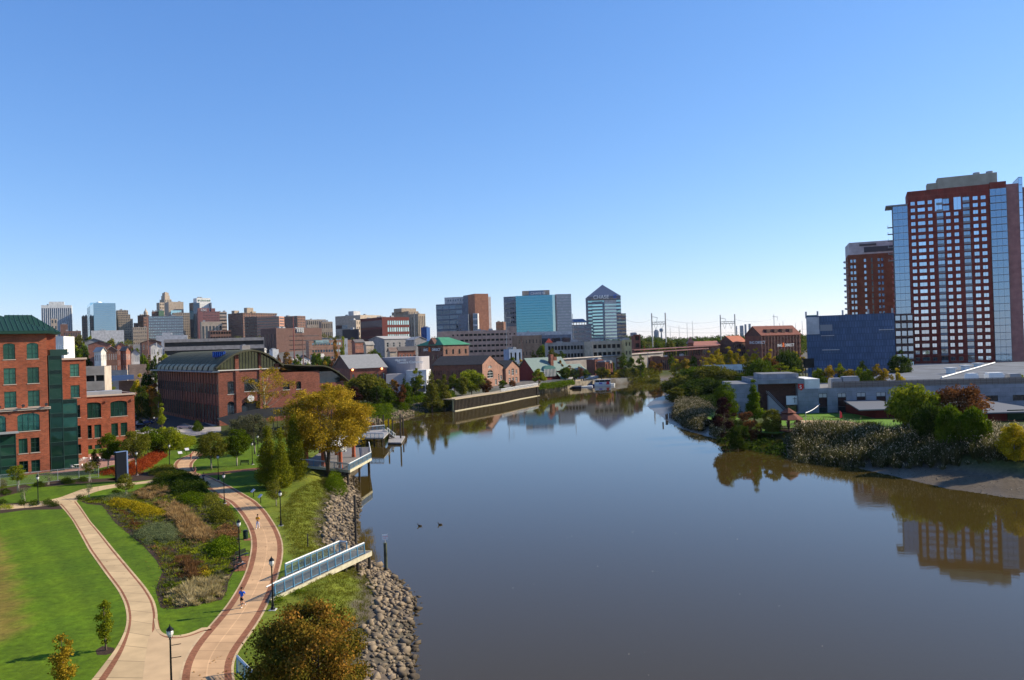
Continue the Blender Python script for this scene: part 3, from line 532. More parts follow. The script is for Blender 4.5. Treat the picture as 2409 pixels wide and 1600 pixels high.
for i, (x, y, rx, ry, h, lf_, lb) in enumerate([(55, 1185, 8, 5, .7, 'dark', 'round dark bush nearest the left lamp'), (81, 1185, 9, 6, .8, 'dark', 'round dark bush right beside the left lamp'), (109, 1184, 10, 6, .8, 'dark', 'round dark bush at the path fork'), (126, 1188, 11, 5, .8, 'dark', 'last dark bush at the path fork'),
        (5, 1182, 6, 5, .6, 'dark', 'small dark bush at the left frame edge'), (190, 1172, 8, 4, .6, 'dark', 'dark bush at the inner corner of the fork'), (208, 1177, 7, 3, .5, 'green', 'low bush next to the inner corner bush'), (228, 1178, 7, 3, .5, 'dark', 'low dark bush before the yellow flowers'),
        (5, 1140, 9, 10, 1.6, 'olive', 'olive bush against the fence at the left edge'), (12, 1160, 12, 6, .8, 'dark', 'low dark bush below the olive bush'), (95, 1142, 14, 5, 1.0, 'dark', 'dark bush under the fence near the bare sapling'), (160, 1135, 16, 5, 1.1, 'dark', 'long dark bush under the middle of the fence'),
        (195, 1131, 12, 4, 1.0, 'dark', 'dark bush beneath the multi stemmed sapling'), (12, 1195, 14, 4, .4, 'lime', 'low lime plant beside the garden path'), (275, 1160, 10, 4, .6, 'dark', 'dark tuft by the round small tree'), (655, 1412, 16, 11, 1.1, 'green', 'bright green bush at the foot of the near lamp'),
        (700, 1392, 18, 9, .8, 'green', 'green bush under the walkway'), (790, 1125, 26, 20, 2.4, 'green', 'rounded green bush below the gold tree'), (465, 1008, 12, 9, 2.2, 'dark', 'small dark conifer at the kerb'), (725, 1330, 22, 9, .7, 'olive', 'low shrub beside the walkway start')]):
    shrubmass('bush', lb, 'bush', blobpoly(x, y, rx, ry, seed=i), h, lf_, lf=.13, dens=220, lump=.6, seed=i, zf=(3.0 if x < 700 else (lambda q: height(q)-.1)))
# lime hedge behind the parking tree, far end of the park
shrubmass('lime_hedge', 'wide lime green planting near the car park kerb', 'hedge', pts([(395, 1040), (420, 1028), (455, 1030), (458, 1045), (440, 1058), (400, 1060)], 3), 1.2, 'lime', lf=.2, dens=90)
grassmass('pale_tuft', 'small pale grass tuft inside the lime planting', 'grass', blobpoly(430, 1036, 14, 5), 1.2, 'straw', 90, .06, kind='stuff')
# --- trees of the park
T = ptree
T('maple_tree', 'large orange and green tree at the bottom centre edge', 735, 1720, 1400, 300, kind='round', leaf='autumn', n=44000, lf=.17, clear=.0, K=150, cr=.98, z=2.4, multi=4, limbs=30, hollow=.2, tr=.12)
T('young_tree', 'slim yellow green sapling nearer the tan path', 248, 1530, 1403, 42, kind='column', leaf='lime', n=2600, lf=.13, clear=.1, cr=.38, limbs=10, hollow=.3)
T('young_tree', 'slim golden sapling at the bottom left edge', 148, 1625, 1480, 62, kind='column', leaf='gold', n=2800, lf=.14, clear=.1, cr=.42, limbs=10, hollow=.3)
T('cypress_tree', 'leftmost and nearest of three feathery cypress trees', 632, 1146, 990, 72, kind='cone', leaf='cypress', n=17000, lf=.26, clear=.0, cr=1.2, K=150, wr=.4, up=.5)
T('cypress_tree', 'middle cypress tree with rounded side', 662, 1148, 1003, 58, kind='cone', leaf='cypress', n=15000, lf=.26, clear=.0, cr=1.2, K=140, wr=.4, up=.5)
T('cypress_tree', 'tallest cypress tree, next to the gold tree', 694, 1130, 968, 70, kind='cone', leaf='cypress', n=19000, lf=.26, clear=.0, cr=1.3, K=160, wr=.4, up=.5)
T('sycamore_tree', 'big golden multi stemmed tree over the pavilion', 772, 1110, 898, 250, kind='round', leaf='gold', n=46000, lf=.3, clear=.2, K=190, cr=1.6, multi=3, limbs=36, tr=.32, hollow=.35)
T('sycamore_tree', 'sparse tree with pale forked limbs before the brick hall', 626, 1010, 862, 128, kind='vase', leaf='gold', n=4600, lf=.34, clear=.16, K=44, cr=1.5, bark=BARKP, multi=2, limbs=26, tr=.42, hollow=.4)
T('round_tree', 'olive brown round tree beside the path bend', 498, 1105, 1012, 80, kind='round', leaf='olive', n=11000, lf=.2, clear=.24, cr=1.0, K=60, bark=BARKG)
T('round_tree', 'green round tree with pale trunk behind the olive one', 558, 1096, 1006, 66, kind='round', leaf='green', n=9000, lf=.22, clear=.24, cr=1.0, K=50, bark=BARKP)
T('round_tree', 'grey green tree in front of the dark canopy', 600, 1068, 968, 76, kind='round', leaf='grey', n=10000, lf=.24, clear=.2, cr=1.1, K=55, bark=BARKG)
T('round_tree', 'grey green tree left of the dark canopy', 565, 1052, 975, 60, kind='round', leaf='grey', n=8000, lf=.24, clear=.2, cr=1.1, K=50, bark=BARKG)
T('small_tree', 'small thin tree in front of the cypress trees', 650, 1191, 1126, 52, kind='round', leaf='olive', n=2600, lf=.16, clear=.22, cr=.6, bark=BARKG)
T('cypress_tree', 'pointed yellow green tree by the car park', 383, 1068, 945, 44, kind='cone', leaf='lime', n=7000, lf=.26, clear=.03, cr=.9, K=60)
T('leafy_tree', 'dark green street tree before the brick office', 256, 1106, 1016, 52, kind='round', leaf='green', n=6500, lf=.24, clear=.26, cr=1.0, K=40, bark=BARKP)
T('leafy_tree', 'green street tree right of the dark panel', 318, 1106, 1008, 66, kind='round', leaf='olive', n=8500, lf=.24, clear=.26, cr=1.1, K=46, bark=BARKP)
T('leafy_tree', 'wide green tree between office and car park', 348, 1075, 1000, 62, kind='round', leaf='green', n=8500, lf=.26, clear=.15, cr=1.2, K=46)
T('leafy_tree', 'yellow green tree beside the pointed tree', 398, 1070, 1002, 60, kind='round', leaf='lime', n=7500, lf=.26, clear=.12, cr=1.2, K=46)
T('small_tree', 'little yellow green tree at the left fence', 41, 1156, 1093, 46, kind='round', leaf='lime', n=2500, lf=.18, clear=.38, cr=.5, bark=BARKP, multi=2)
T('small_tree', 'almost bare sapling inside the fence', 116, 1141, 1112, 24, kind='vase', leaf='sage', n=260, lf=.16, clear=.3, cr=.4, bark=BARKP, multi=3)
T('small_tree', 'multi stemmed sapling in front of the plaza', 212, 1134, 1086, 36, kind='vase', leaf='olive', n=1500, lf=.17, clear=.35, cr=.5, bark=BARKP, multi=3)
T('small_tree', 'small bushy tree beside the garden path', 296, 1165, 1112, 46, kind='round', leaf='olive', n=3000, lf=.17, clear=.2, cr=.6, bark=BARKP, multi=3)
T('small_tree', 'bare pale shrub on the upper lawn', 56, 1180, 1143, 30, kind='vase', leaf='sage', n=420, lf=.14, clear=.2, cr=.4, bark=BARKP, multi=4)
T('small_tree', 'bare pale shrub at the inside of the path curve', 209, 1171, 1136, 22, kind='vase', leaf='sage', n=320, lf=.14, clear=.2, cr=.4, bark=BARKP, multi=4)
T('slim_tree', 'slim dark tree at the edge of the cafe plaza', 224, 1112, 1055, 20, kind='column', leaf='dark', n=1600, lf=.2, clear=.08, cr=.5)
T('slim_tree', 'narrow green conifer before the brick hall', 706, 960, 884, 30, kind='cone', leaf='green', n=3500, lf=.3, clear=.03, cr=.9)
T('slim_tree', 'yellow green conifer at the right end of the brick hall', 796, 955, 884, 28, kind='cone', leaf='lime', n=3000, lf=.3, clear=.03, cr=.9)
# rough grass tufts on the slopes
def onslope(seed, n, x0, x1, y0, y1, dmin, dmax):
    r = np.random.default_rng(seed); q = np.stack([r.uniform(x0, x1, n), r.uniform(y0, y1, n)], 1); d = sdist(q); k = (d > dmin) & (d < dmax) & ~isright(q); q = q[k]
    mp_ = np.concatenate([mainL, mainR[::-1]]); q = q[~inside(q, mp_)]
    mr_ = np.interp(q[:, 1], mainR[:, 1], mainR[:, 0]); q = q[q[:, 0] > mr_+.7]; return q
def tufts(name, label, q, h, leaf, per=14, bw=.04, seed=1, spread=.22):
    r = np.random.default_rng(seed); n = len(q)*per; k = np.repeat(np.arange(len(q)), per); off = r.normal(size=(n, 2))*spread; base = q[k]+off; zb = height(base)
    hh = h*(.5+.7*r.random(len(q)))[k]*(.6+.5*r.random(n)); b0 = np.stack([base[:, 0], base[:, 1], zb-.04], 1); d = unit(np.stack([off[:, 0]*1.6+.2*r.normal(size=n), off[:, 1]*1.6+.2*r.normal(size=n), np.full(n, .8)], 1)); t0 = b0+d*hh[:, None]
    ang = r.random(n)*np.pi; s = np.stack([np.cos(ang), np.sin(ang), 0*ang], 1)*bw; mid = b0*.5+t0*.5+np.array([0, 0, .03])
    V = np.stack([b0-s*.5, mid-s*.5, t0, mid+s*.5], 1).reshape(-1, 3); rn = np.clip(.6*r.random(len(q))[k]+.4*r.random(n), 0, 1); c0 = V.mean(0)
    return tag(link(name, npmesh(name, V-c0, np.arange(4*n).reshape(n, 4), LM[leaf], rn), None, tuple(c0)), label, 'grass', kind='stuff')
tufts('rough_grass', 'rough grass tufts on the bank slope', onslope(1, 26000, -34, -4, 42, 150, 3.6, 9.5), .32, 'olive', 12)
tufts('bank_grass', 'green tufts on the upper bank', onslope(2, 9000, -34, -4, 42, 150, 6, 15), .16, 'lime', 9, .035)

def litter(x, y, R_, n, leaf, lb):
    r = np.random.default_rng(int(x)); c = gp(x, y); a = r.uniform(0, 6.3, n); d_ = R_*np.sqrt(r.random(n))*(.5+.8*r.random(n)); q = np.stack([c.x-1.2+d_*np.cos(a), c.y+d_*np.sin(a)], 1); z = height(q)+.05; V, F_ = cards(np.stack([q[:, 0], q[:, 1], z], 1), np.tile([0, 0, 1.], (n, 1)), .13, .7, r, .25)
    tag(link('fallen_leaves', npmesh('fallen_leaves', V, F_, LM[leaf], r.random(n))), lb, 'leaves', kind='stuff')
litter(735, 1640, 8, 1600, 'orange', 'fallen leaves on the grass round the bottom centre tree'); litter(772, 1112, 7, 1200, 'gold', 'fallen leaves under the big golden tree'); litter(640, 1150, 6, 900, 'lime', 'fallen needles and leaves below the cypress trees'); litter(498, 1105, 5, 700, 'brown', 'fallen leaves below the olive brown round tree'); litter(600, 1300, 12, 500, 'brown', 'a few dry leaves blown over the main path')
# ---------------- building kit ----------------
WM = {}
def winmesh(w, h, nx, ny, gm, fm, ft=.06, out=.06):
    key = (round(w, 2), round(h, 2), nx, ny, gm.name, fm.name if fm else '', ft)
    if key in WM: return WM[key]
    g = MB(); g.face([(-w/2, 0, 0), (w/2, 0, 0), (w/2, 0, h), (-w/2, 0, h)]); gme = g.mesh('pane', gm); fme = None
    if fm:
        f = MB()
        for i in range(nx+1):
            x = -w/2+w*i/nx; x = min(max(x, -w/2+ft/2), w/2-ft/2); f.box(x-ft/2, -out, 0, x+ft/2, .03, h)
        for j in range(ny+1):
            z = h*j/ny; z = min(max(z, ft/2), h-ft/2); f.box(-w/2+ft, -out+.003, z-ft/2, w/2-ft, .025, z+ft/2)
        fme = f.mesh('frame', fm)
    WM[key] = (gme, fme); return WM[key]
BW = {}
def grid(W, H, nc, nr, fw, fh, ul=0, ur=0, zb=0, zt=0, cols=None, rows_=None, st='a', arch=0, fz=.5):
    """window openings in bays and storeys: fractions of bay width and storey height"""
    o = []; bw = (W-ul-ur)/nc; sh = (H-zb-zt)/nr
    for j in range(nr):
        if rows_ is not None and j not in rows_: continue
        for i in range(nc):
            if cols is not None and i not in cols: continue
            c = ul+bw*(i+.5); z = zb+sh*j+sh*(1-fh)*fz; o.append((c-bw*fw/2, c+bw*fw/2, z, z+sh*fh, st, arch))
    return o
ST = {}
def style(k, gm, fm=None, nx=1, ny=1, ft=.06, rev=.2, two=False, sill=None): ST[k] = (gm, fm, nx, ny, ft, rev, two, sill)
def facade(wb, P, Q, z0, z1, ops, root=None, wins=None):
    P = Vector(P[:2]); Q = Vector(Q[:2]); W = (Q-P).length; u = (Q-P)/W; n = Vector((u.y, -u.x)); ops = [o for o in ops if o[1]-o[0] > .05 and o[3]-o[2] > .05]
    def pt(x, z, d=0): q = P+u*x-n*d; return (q.x, q.y, z0+z)
    H = z1-z0
    ops = [(max(.01, a), min(W-.01, b), max(.01, c), min(H-.01, d), s, r) for a, b, c, d, s, r in ops]
    xs = sorted({0.0, W} | {round(v, 4) for o in ops for v in o[:2]}); zs = sorted({0.0, H} | {round(v, 4) for o in ops for v in o[2:4]})
    import bisect
    full = set()
    for o in ops:
        i0, i1 = bisect.bisect_left(xs, round(o[0], 4)), bisect.bisect_left(xs, round(o[1], 4)); j0, j1 = bisect.bisect_left(zs, round(o[2], 4)), bisect.bisect_left(zs, round(o[3], 4))
        for i in range(i0, i1):
            for j in range(j0, j1): full.add((i, j))
    for j in range(len(zs)-1):  # merge runs along each row
        i = 0
        while i < len(xs)-1:
            if (i, j) in full: i += 1; continue
            k = i
            while k < len(xs)-1 and (k, j) not in full: k += 1
            wb.face([pt(xs[i], zs[j]), pt(xs[k], zs[j]), pt(xs[k], zs[j+1]), pt(xs[i], zs[j+1])]); i = k
    for a, b, c, d, s, r in ops:
        rev = ST[s][5]
        for A, B in (((a, c), (a, d)), ((a, d), (b, d)), ((b, d), (b, c)), ((b, c), (a, c))):
            wb.face([pt(*A), pt(*B), pt(B[0], B[1], rev), pt(A[0], A[1], rev)])
        if r:
            K = 8; cx_ = (a+b)/2; hw = (b-a)/2; pr = [(cx_+hw*math.cos(math.pi*(1-k/K)), d-r+r*math.sin(math.pi*(k/K))) for k in range(K+1)]
            for p, q in zip(pr, pr[1:]):
                wb.face([pt(p[0], p[1]), pt(q[0], q[1]), pt(q[0], d+.001), pt(p[0], d+.001)]); wb.face([pt(p[0], p[1]), pt(p[0], p[1], rev-.05), pt(q[0], q[1], rev-.05), pt(q[0], q[1])])
        wins.append((P+u*((a+b)/2)-n*rev, z0+c, b-a, d-c, math.atan2(u.y, u.x), s))
def place_windows(root, wins, name='window', cap=100):
    off = WL[root]
    for q, (p, z, w, h, rz, s) in enumerate(sorted(wins, key=lambda t: -t[2]*t[3]*1e3/(t[0].length**2)) if len(wins) > cap else wins):
        gm, fm, nx, ny, ft, rev, two, sill = ST[s]; gme, fme = winmesh(w, h, nx, ny, gm, fm, ft)
        loc = (p.x-off.x, p.y-off.y, z-off.z)
        if q < cap:
            o = bpy.data.objects.new(name, gme); col.objects.link(o); o.parent = root; o.location = loc; o.rotation_euler.z = rz
            if fme:
                f = bpy.data.objects.new('frame', fme); col.objects.link(f); f.parent = o
            if sill:
                k = ('sill', round(w, 2))
                if k not in WM: b = MB(); b.box(-w/2-.1, -rev-.08, -.14, w/2+.1, .02, .0); WM[k] = b.mesh('sill', sill)
                f = bpy.data.objects.new('sill', WM[k]); col.objects.link(f); f.parent = o
        else:
            if q == cap: rest = [MB(), []]
            g = rest[0]; c, s_ = math.cos(rz), math.sin(rz)
            def tf(v): return (loc[0]+v[0]*c-v[1]*s_, loc[1]+v[0]*s_+v[1]*c, loc[2]+v[2])
            g.face([tf(v) for v in ((-w/2, 0, 0), (w/2, 0, 0), (w/2, 0, h), (-w/2, 0, h))], 0)
            if fme:
                vv = [v.co for v in fme.vertices]; g.add([tf(v) for v in vv], [tuple(f.vertices) for f in fme.polygons], 1)
            mats = [gm, fm] if fm else [gm]
    if len(wins) > cap: tag(rest[0].build(name, mats, root, local=True), kind='stuff')
def block(root, pts_, z0, z1, ops, wm, rm=None, wins=None, par=.6, name='wall', roof='roof', parm=None, cornice=0, cm=None):
    """one storeyed volume; pts_ anticlockwise from above, ops[i] = openings on edge i (left to right from outside)"""
    m = MB(); n = len(pts_); own = wins is None; wins = [] if own else wins
    for i in range(n):
        P, Q = pts_[i], pts_[(i+1) % n]; W = (Vector(Q[:2])-Vector(P[:2])).length; o = ops.get(i, []) if isinstance(ops, dict) else []
        if callable(o): o = o(W, z1-z0)
        facade(m, P, Q, z0, z1, o, root, wins)
    zr = z1-par; 
    C = sum((Vector(p[:2]) for p in pts_), Vector((0, 0)))/n
    if par > 0:
        inn = [Vector(p[:2]).lerp(C, .35/max((Vector(p[:2])-C).length, .5)) for p in pts_]
        for i in range(n):
            a, b = pts_[i], pts_[(i+1) % n]; c, d = inn[(i+1) % n], inn[i]
            m.face([(a[0], a[1], z1), (b[0], b[1], z1), (c.x, c.y, z1), (d.x, d.y, z1)]); m.face([(d.x, d.y, z1), (c.x, c.y, z1), (c.x, c.y, zr), (d.x, d.y, zr)])
    wall = m.build(name, wm, root)
    if roof:
        r = MB(); src = inn if par > 0 else [Vector(p[:2]) for p in pts_]; r.face([(p.x, p.y, zr+.01) for p in src]); r.build(roof, rm or ROOFM, root)
    if cornice:
        c_ = MB(); ou = [Vector(p[:2])+(Vector(p[:2])-C).normalized()*cornice for p in pts_]
        c_.prism(ou, z1-.35, z1+.08); c_.build('cornice', cm or wm, root) if par <= 0 else None
        if par > 0:
            k = MB()
            for i in range(n):
                a, b = ou[i], ou[(i+1) % n]; A, B = Vector(pts_[i][:2]), Vector(pts_[(i+1) % n][:2]); A = A.lerp(C, .2/max((A-C).length, .5)); B = B.lerp(C, .2/max((B-C).length, .5))
                for zz0, zz1 in ((z1-.3, z1+.1),):
                    k.add([(a.x, a.y, zz0), (b.x, b.y, zz0), (B.x, B.y, zz0), (A.x, A.y, zz0), (a.x, a.y, zz1), (b.x, b.y, zz1), (B.x, B.y, zz1), (A.x, A.y, zz1)], [(0, 1, 5, 4), (4, 5, 6, 7), (3, 2, 1, 0), (2, 3, 7, 6)])
            k.build('cornice', cm or wm, root)
    if own: place_windows(root, wins)
    return wall
def cross(a, b): return a.x*b.y-a.y*b.x
def solve(C, d, px, ym):
    r = ray(px, ym); r = Vector((r.x, r.y)); return -cross(C, r)/cross(d, r)
def corner(xl, xc, xr, ym, D, a):
    """ground plan from three picture columns: left edge, nearest corner, right edge; a = how far the left face turns away"""
    a = R(a); C = at(xc, ym, D); C = Vector((C.x, C.y)); dl = Vector((-math.cos(a), math.sin(a))); dr = Vector((math.sin(a), math.cos(a)))
    wl = solve(C, dl, xl, ym) if xl is not None and xl != xc else None; wr = solve(C, dr, xr, ym) if xr is not None and xr != xc else None
    return C, dl, dr, wl, wr
def fp(C, dl, dr, wl, wr): return [C+dl*wl, C, C+dr*wr, C+dr*wr+dl*wl]  # edge 0 = left face, edge 1 = right face
def bld(name, label, xl, xc, xr, yt, D, a, zb=0, L=None, Rr=None, wm=None, rm=None, wl=None, wr=None, group=None, cat='building', par=.8, ym=None, name_w='wall', extra=None, cornice=0, cm=None, root=None, wins=None, z1=None):
    ym = ym or yt+20; C, dl, dr, sl, sr = corner(xl, xc, xr, ym, D, a); wl = wl or sl or 20; wr = wr or sr or 20
    z1 = z1 or at(xc, yt, D).z; P = fp(C, dl, dr, wl, wr); z0 = zb
    own = root is None
    if own: root = empty(name, (C.x, C.y, z0), label, cat, group)
    ops = {}
    if L: ops[0] = lambda W, H: [o for g in (L if isinstance(L, list) else [L]) for o in grid(W, H, **g)]
    if Rr: ops[1] = lambda W, H: [o for g in (Rr if isinstance(Rr, list) else [Rr]) for o in grid(W, H, **g)]
    block(root, P, z0, z1, ops, wm, rm, wins, par, name_w, cornice=cornice, cm=cm)
    return root, P, z0, z1
def gable(root, P, z, h, mt, wm, axis=0, oh=.5, name='roof', hip=0):
    """pitched roof on four corners; the ridge runs parallel to edge 0 (axis 0) or edge 1 (axis 1)"""
    P = [Vector(p[:2]) for p in P]
    if axis: P = P[1:]+P[:1]
    a, b, c, d = P; u = (b-a).normalized(); v = (d-a).normalized(); L = (b-a).length; 
    A, B, Cc, Dd = a-u*oh-v*oh, b+u*oh-v*oh, c+u*oh+v*oh, d-u*oh+v*oh; r0, r1 = (a+d)/2-u*(oh-hip), (b+c)/2+u*(oh-hip); e = h*oh/((d-a).length/2)
    m = MB(); t3 = lambda p, zz: (p.x, p.y, zz); th = .18
    for off, fl in ((th, 1), (0, 0)):
        z0 = z-e*0+off
        fs = [[t3(A, z0-.0), t3(B, z0), t3(r1, z0+h), t3(r0, z0+h)], [t3(Cc, z0), t3(Dd, z0), t3(r0, z0+h), t3(r1, z0+h)]]
        if hip: fs += [[t3(B, z0), t3(Cc, z0), t3(r1, z0+h)], [t3(Dd, z0), t3(A, z0), t3(r0, z0+h)]]
        for f in fs: m.face(f if fl else f[::-1])
    for p, q in ((A, B), (Cc, Dd)): m.face([t3(p, z), t3(q, z), t3(q, z+th), t3(p, z+th)])
    for p, q, rr in ((A, Dd, r0), (B, Cc, r1)):
        if not hip:
            m.face([t3(p, z), t3(rr, z+h), t3(rr, z+h+th), t3(p, z+th)]); m.face([t3(q, z), t3(rr, z+h), t3(rr, z+h+th), t3(q, z+th)])
    m.build(name, mt, root)
    if not hip and wm:
        g = MB()
        for p, q in ((a, d), (b, c)): g.face([t3(p, z-.02), t3(q, z-.02), t3((p+q)/2, z+h-.02)])
        g.build('gable_wall', wm, root)
def text(root, s, P, u, z, size, mt, name='sign_lettering', th=.06, face=None):
    """raised lettering standing on a wall; P is its left end"""
    cu = bpy.data.curves.new(name, 'FONT'); cu.body = s; cu.size = size; cu.extrude = th; cu.offset = size*.012
    o = bpy.data.objects.new('t', cu); col.objects.link(o); dg = bpy.context.evaluated_depsgraph_get(); me = bpy.data.meshes.new_from_object(o.evaluated_get(dg)); bpy.data.objects.remove(o); me.name = name
    me.materials.clear(); me.materials.append(mt); o = bpy.data.objects.new(name, me); col.objects.link(o)
    u = Vector(u[:2]).normalized(); off = WL[root] if root else Vector((0, 0, 0)); M = Matrix(((u.x, 0, u.y, P[0]-off.x), (u.y, 0, -u.x, P[1]-off.y), (0, 1, 0, z-off.z), (0, 0, 0, 1)))
    o.matrix_local = M; me.transform(Matrix.Identity(4))
    if root: o.parent = root; WL[o] = WL[root]
    return o
def roofbits(root, P, z, n, seed=0, mt=None, hmax=2.5, name='roof_unit'):
    r = random.Random(seed); a, b, c, d = [Vector(p[:2]) for p in P]
    for i in range(n):
        s, t = r.uniform(.15, .85), r.uniform(.15, .85); q = a.lerp(b, s).lerp(d.lerp(c, s), t); m = MB(); w = r.uniform(1.5, 4); l = r.uniform(1.5, 5); h = r.uniform(.8, hmax)
        m.obox(q, b-a, l, w, z, z+h); m.obox(q, b-a, l*.8, w*.7, z+h, z+h+.2); m.build(name, mt or GREYM, root)
ROOFM = mat('roof_gravel', (.2, .19, .18), .95, ns=.4, na=.25); GREYM = mat('grey_metal', (.32, .32, .33), .6, .3, ns=.5, na=.15); WHITEM = mat('white_paint', (.75, .74, .71), .6, ns=.4, na=.06)
DKM = mat('dark_metal', (.025, .027, .03), .5, .4); BLACKM = mat('black_paint', (.008, .009, .01), .35, .2)
BRICK = wallmat('orange_brick', (.27, .07, .032), (.3, .2, .15), .5, .17, .25); BRICK2 = wallmat('red_brick', (.2, .062, .038), (.25, .18, .14), .5, .17, .3); BRICK3 = wallmat('dark_brick', (.11, .05, .038), None, .5, .17, .3); BRICK4 = wallmat('brown_brick', (.17, .085, .06), None, .5, .17, .25)
BEIGE = wallmat('beige_stone', (.42, .33, .25), None, 2, 1, .08, .02); TANS = wallmat('tan_stone', (.34, .26, .19), None, 2, 1, .08, .02); CONC = wallmat('concrete', (.4, .34, .29), None, 4, 1.5, .06, .015); LGREY = wallmat('light_panel', (.5, .48, .47), None, 3, 1.2, .06, .015); WHT = wallmat('white_panel', (.68, .66, .62), None, 3, 1.2, .05, .015)
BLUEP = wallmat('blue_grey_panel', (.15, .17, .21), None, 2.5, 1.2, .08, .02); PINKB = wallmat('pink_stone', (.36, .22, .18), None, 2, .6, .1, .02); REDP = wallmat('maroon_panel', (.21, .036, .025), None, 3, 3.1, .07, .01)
GD = glass('dark_glass', (.05, .06, .07), .6); GB = glass('blue_glass', (.28, .38, .5), .85); GBR = glass('bright_glass', (.44, .55, .68), .9, wob=.012); GG = glass('green_glass', (.022, .07, .055), .6, wob=.06, var=(.25, 2.6), spec=.25); GT = glass('teal_glass', (.075, .25, .34), .85); GN = glass('navy_glass', (.05, .08, .13), .75); GL = glass('pale_glass', (.4, .55, .55), .8)
style('a', GD, None, rev=.25); style('b', GB, None, rev=.25); style('n', GN, None, rev=.2); style('l', GL, None, rev=.2)
style('off', GG, mat('green_frame', (.02, .05, .042), .5), 2, 3, .07, .25, sill=mat('stone_sill', (.45, .36, .3), .8))
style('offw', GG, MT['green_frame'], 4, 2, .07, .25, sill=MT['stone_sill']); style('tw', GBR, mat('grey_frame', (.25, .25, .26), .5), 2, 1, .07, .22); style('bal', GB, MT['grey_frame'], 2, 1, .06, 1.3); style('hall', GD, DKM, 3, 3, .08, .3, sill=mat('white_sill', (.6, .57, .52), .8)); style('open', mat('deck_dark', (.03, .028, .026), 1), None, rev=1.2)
# ---------------- brick office on the left ----------------
GRNR = mat('green_metal_roof', (.014, .046, .033), .6, .1)
def seams(root, quad, n, z=.12, mt=None, name='roof_seams'):
    a, b, c, d = [Vector(q) for q in quad]; m = MB()
    for i in range(n+1):
        t = i/n; p, q = a.lerp(b, t), d.lerp(c, t); m.bar(p+Vector((0, 0, z*.5)), q+Vector((0, 0, z*.5)), z)
    return m
off = empty('brick_office', gp(118, 1110, 3), 'large orange brick office with green hipped roof and dark glass stair bay', 'office building')
u = Vector((math.cos(R(39)), math.sin(R(39)))); v = Vector((-u.y, u.x))  # along the front, and back into the block
C0 = gp(118, 1111, 3); C0 = Vector((C0.x, C0.y)); zt = at(118, 778, C0.y).z; w_ = []
A0 = C0-u*44; FL = [1110, 1044, 944, 870, 804]; H = zt-3
def zp(px, py, Cc): return at(px, py, Cc.y).z-3
def frontops(W, H_):
    o = []
    for k in range(11):
        xc = W-2.35-k*3.75
        o += [(xc-.95, xc+.95, zp(110, 954, C0), zp(110, 917, C0), 'off', 0), (xc-.95, xc+.95, zp(110, 900, C0), zp(110, 863, C0), 'off', 0), (xc-.95, xc+.95, zp(110, 843, C0), zp(110, 806, C0), 'off', .4)]
    for k in range(8):
        xc = W-3.3-k*5.4
        o += [(xc-1.8, xc+1.8, zp(110, 1010, C0), zp(110, 969, C0), 'offw', .55)]
        if k < 1:
            for s in (-1, 1): o += [(xc+s*.97-.72, xc+s*.97+.72, zp(110, 1061, C0), zp(110, 1027, C0), 'off', 0), (xc+s*.97-.72, xc+s*.97+.72, zp(110, 1106, C0), zp(110, 1079, C0), 'off', 0)]
    return o
# depth of storey windows measured at the main corner, then kept level
block(off, [A0, C0, C0+v*22, A0+v*22], 3, zt, {0: frontops}, BRICK, wins=w_, par=0, roof=None)
lm = MB()
for zz in (zp(110, 962, C0)+3,):
    q = [A0-v*.35, C0-v*.35+u*.35, C0+u*.35+v*22, A0+v*22]; lm.prism(q, zz, zz+.32); lm.prism([p-v*.15 for p in q], zz+.32, zz+.45)
lm.build('ledge', MT['stone_sill'], off)
for k in range(9):
    xc = 44-2.35-k*3.75+1.9; p = A0+u*xc-v*.38; m = MB(); zz = zp(110, 962, C0)+3.7; m.cyl((p.x, p.y, zz), (p.x-v.x*.5, p.y-v.y*.5, zz+.25), .12, .3, 8); m.bar((p.x+v.x*.3, p.y+v.y*.3, zz-.2), (p.x, p.y, zz), .08); m.build('wall_lamp', DKM, off)
E0, E1 = A0-v*1.1-u*1, C0-v*1.1+u*1.1; E2, E3 = C0+u*1.1+v*23, A0+v*23; rh = 4.6
R0, R1 = (A0+v*11-u*3), (C0+v*11-u*10)
m = MB(); t3 = lambda p, z: (p.x, p.y, z)
m.face([t3(E0, zt), t3(E1, zt), t3(R1, zt+rh), t3(R0, zt+rh)]); m.face([t3(E1, zt), t3(E2, zt), t3(R1, zt+rh)]); m.face([t3(E2, zt), t3(E3, zt), t3(R0, zt+rh), t3(R1, zt+rh)]); m.face([t3(E3, zt), t3(E0, zt), t3(R0, zt+rh)])
m.prism([E0, E1, E2, E3], zt-.55, zt-.003)
rf = m.build('roof', GRNR, off)
sm_ = MB()
for i in range(60):
    t = i*.8
    p = E1-u*t; L = (R1-E1).dot(-u); zt1 = min(1, t/L); s = p; e_ = Vector((E1-u*t)) 
    e_ = p+(v*12.1)*min(1, t/L) if t < L else p+v*12.1
    sm_.bar((p.x, p.y, zt+.04), (e_.x, e_.y, zt+.04+rh*min(1, t/L)), .09)
for i in range(29):
    t = i*.84; p = E1+v*t; f = min(t, 24.1-t)/12.05; e_ = p-u*(f*(R1-E1).dot(-u)); sm_.bar((p.x, p.y, zt+.04), (e_.x, e_.y, zt+.04+rh*f), .09)
sm_.build('roof_seams', MT['green_frame'], rf)
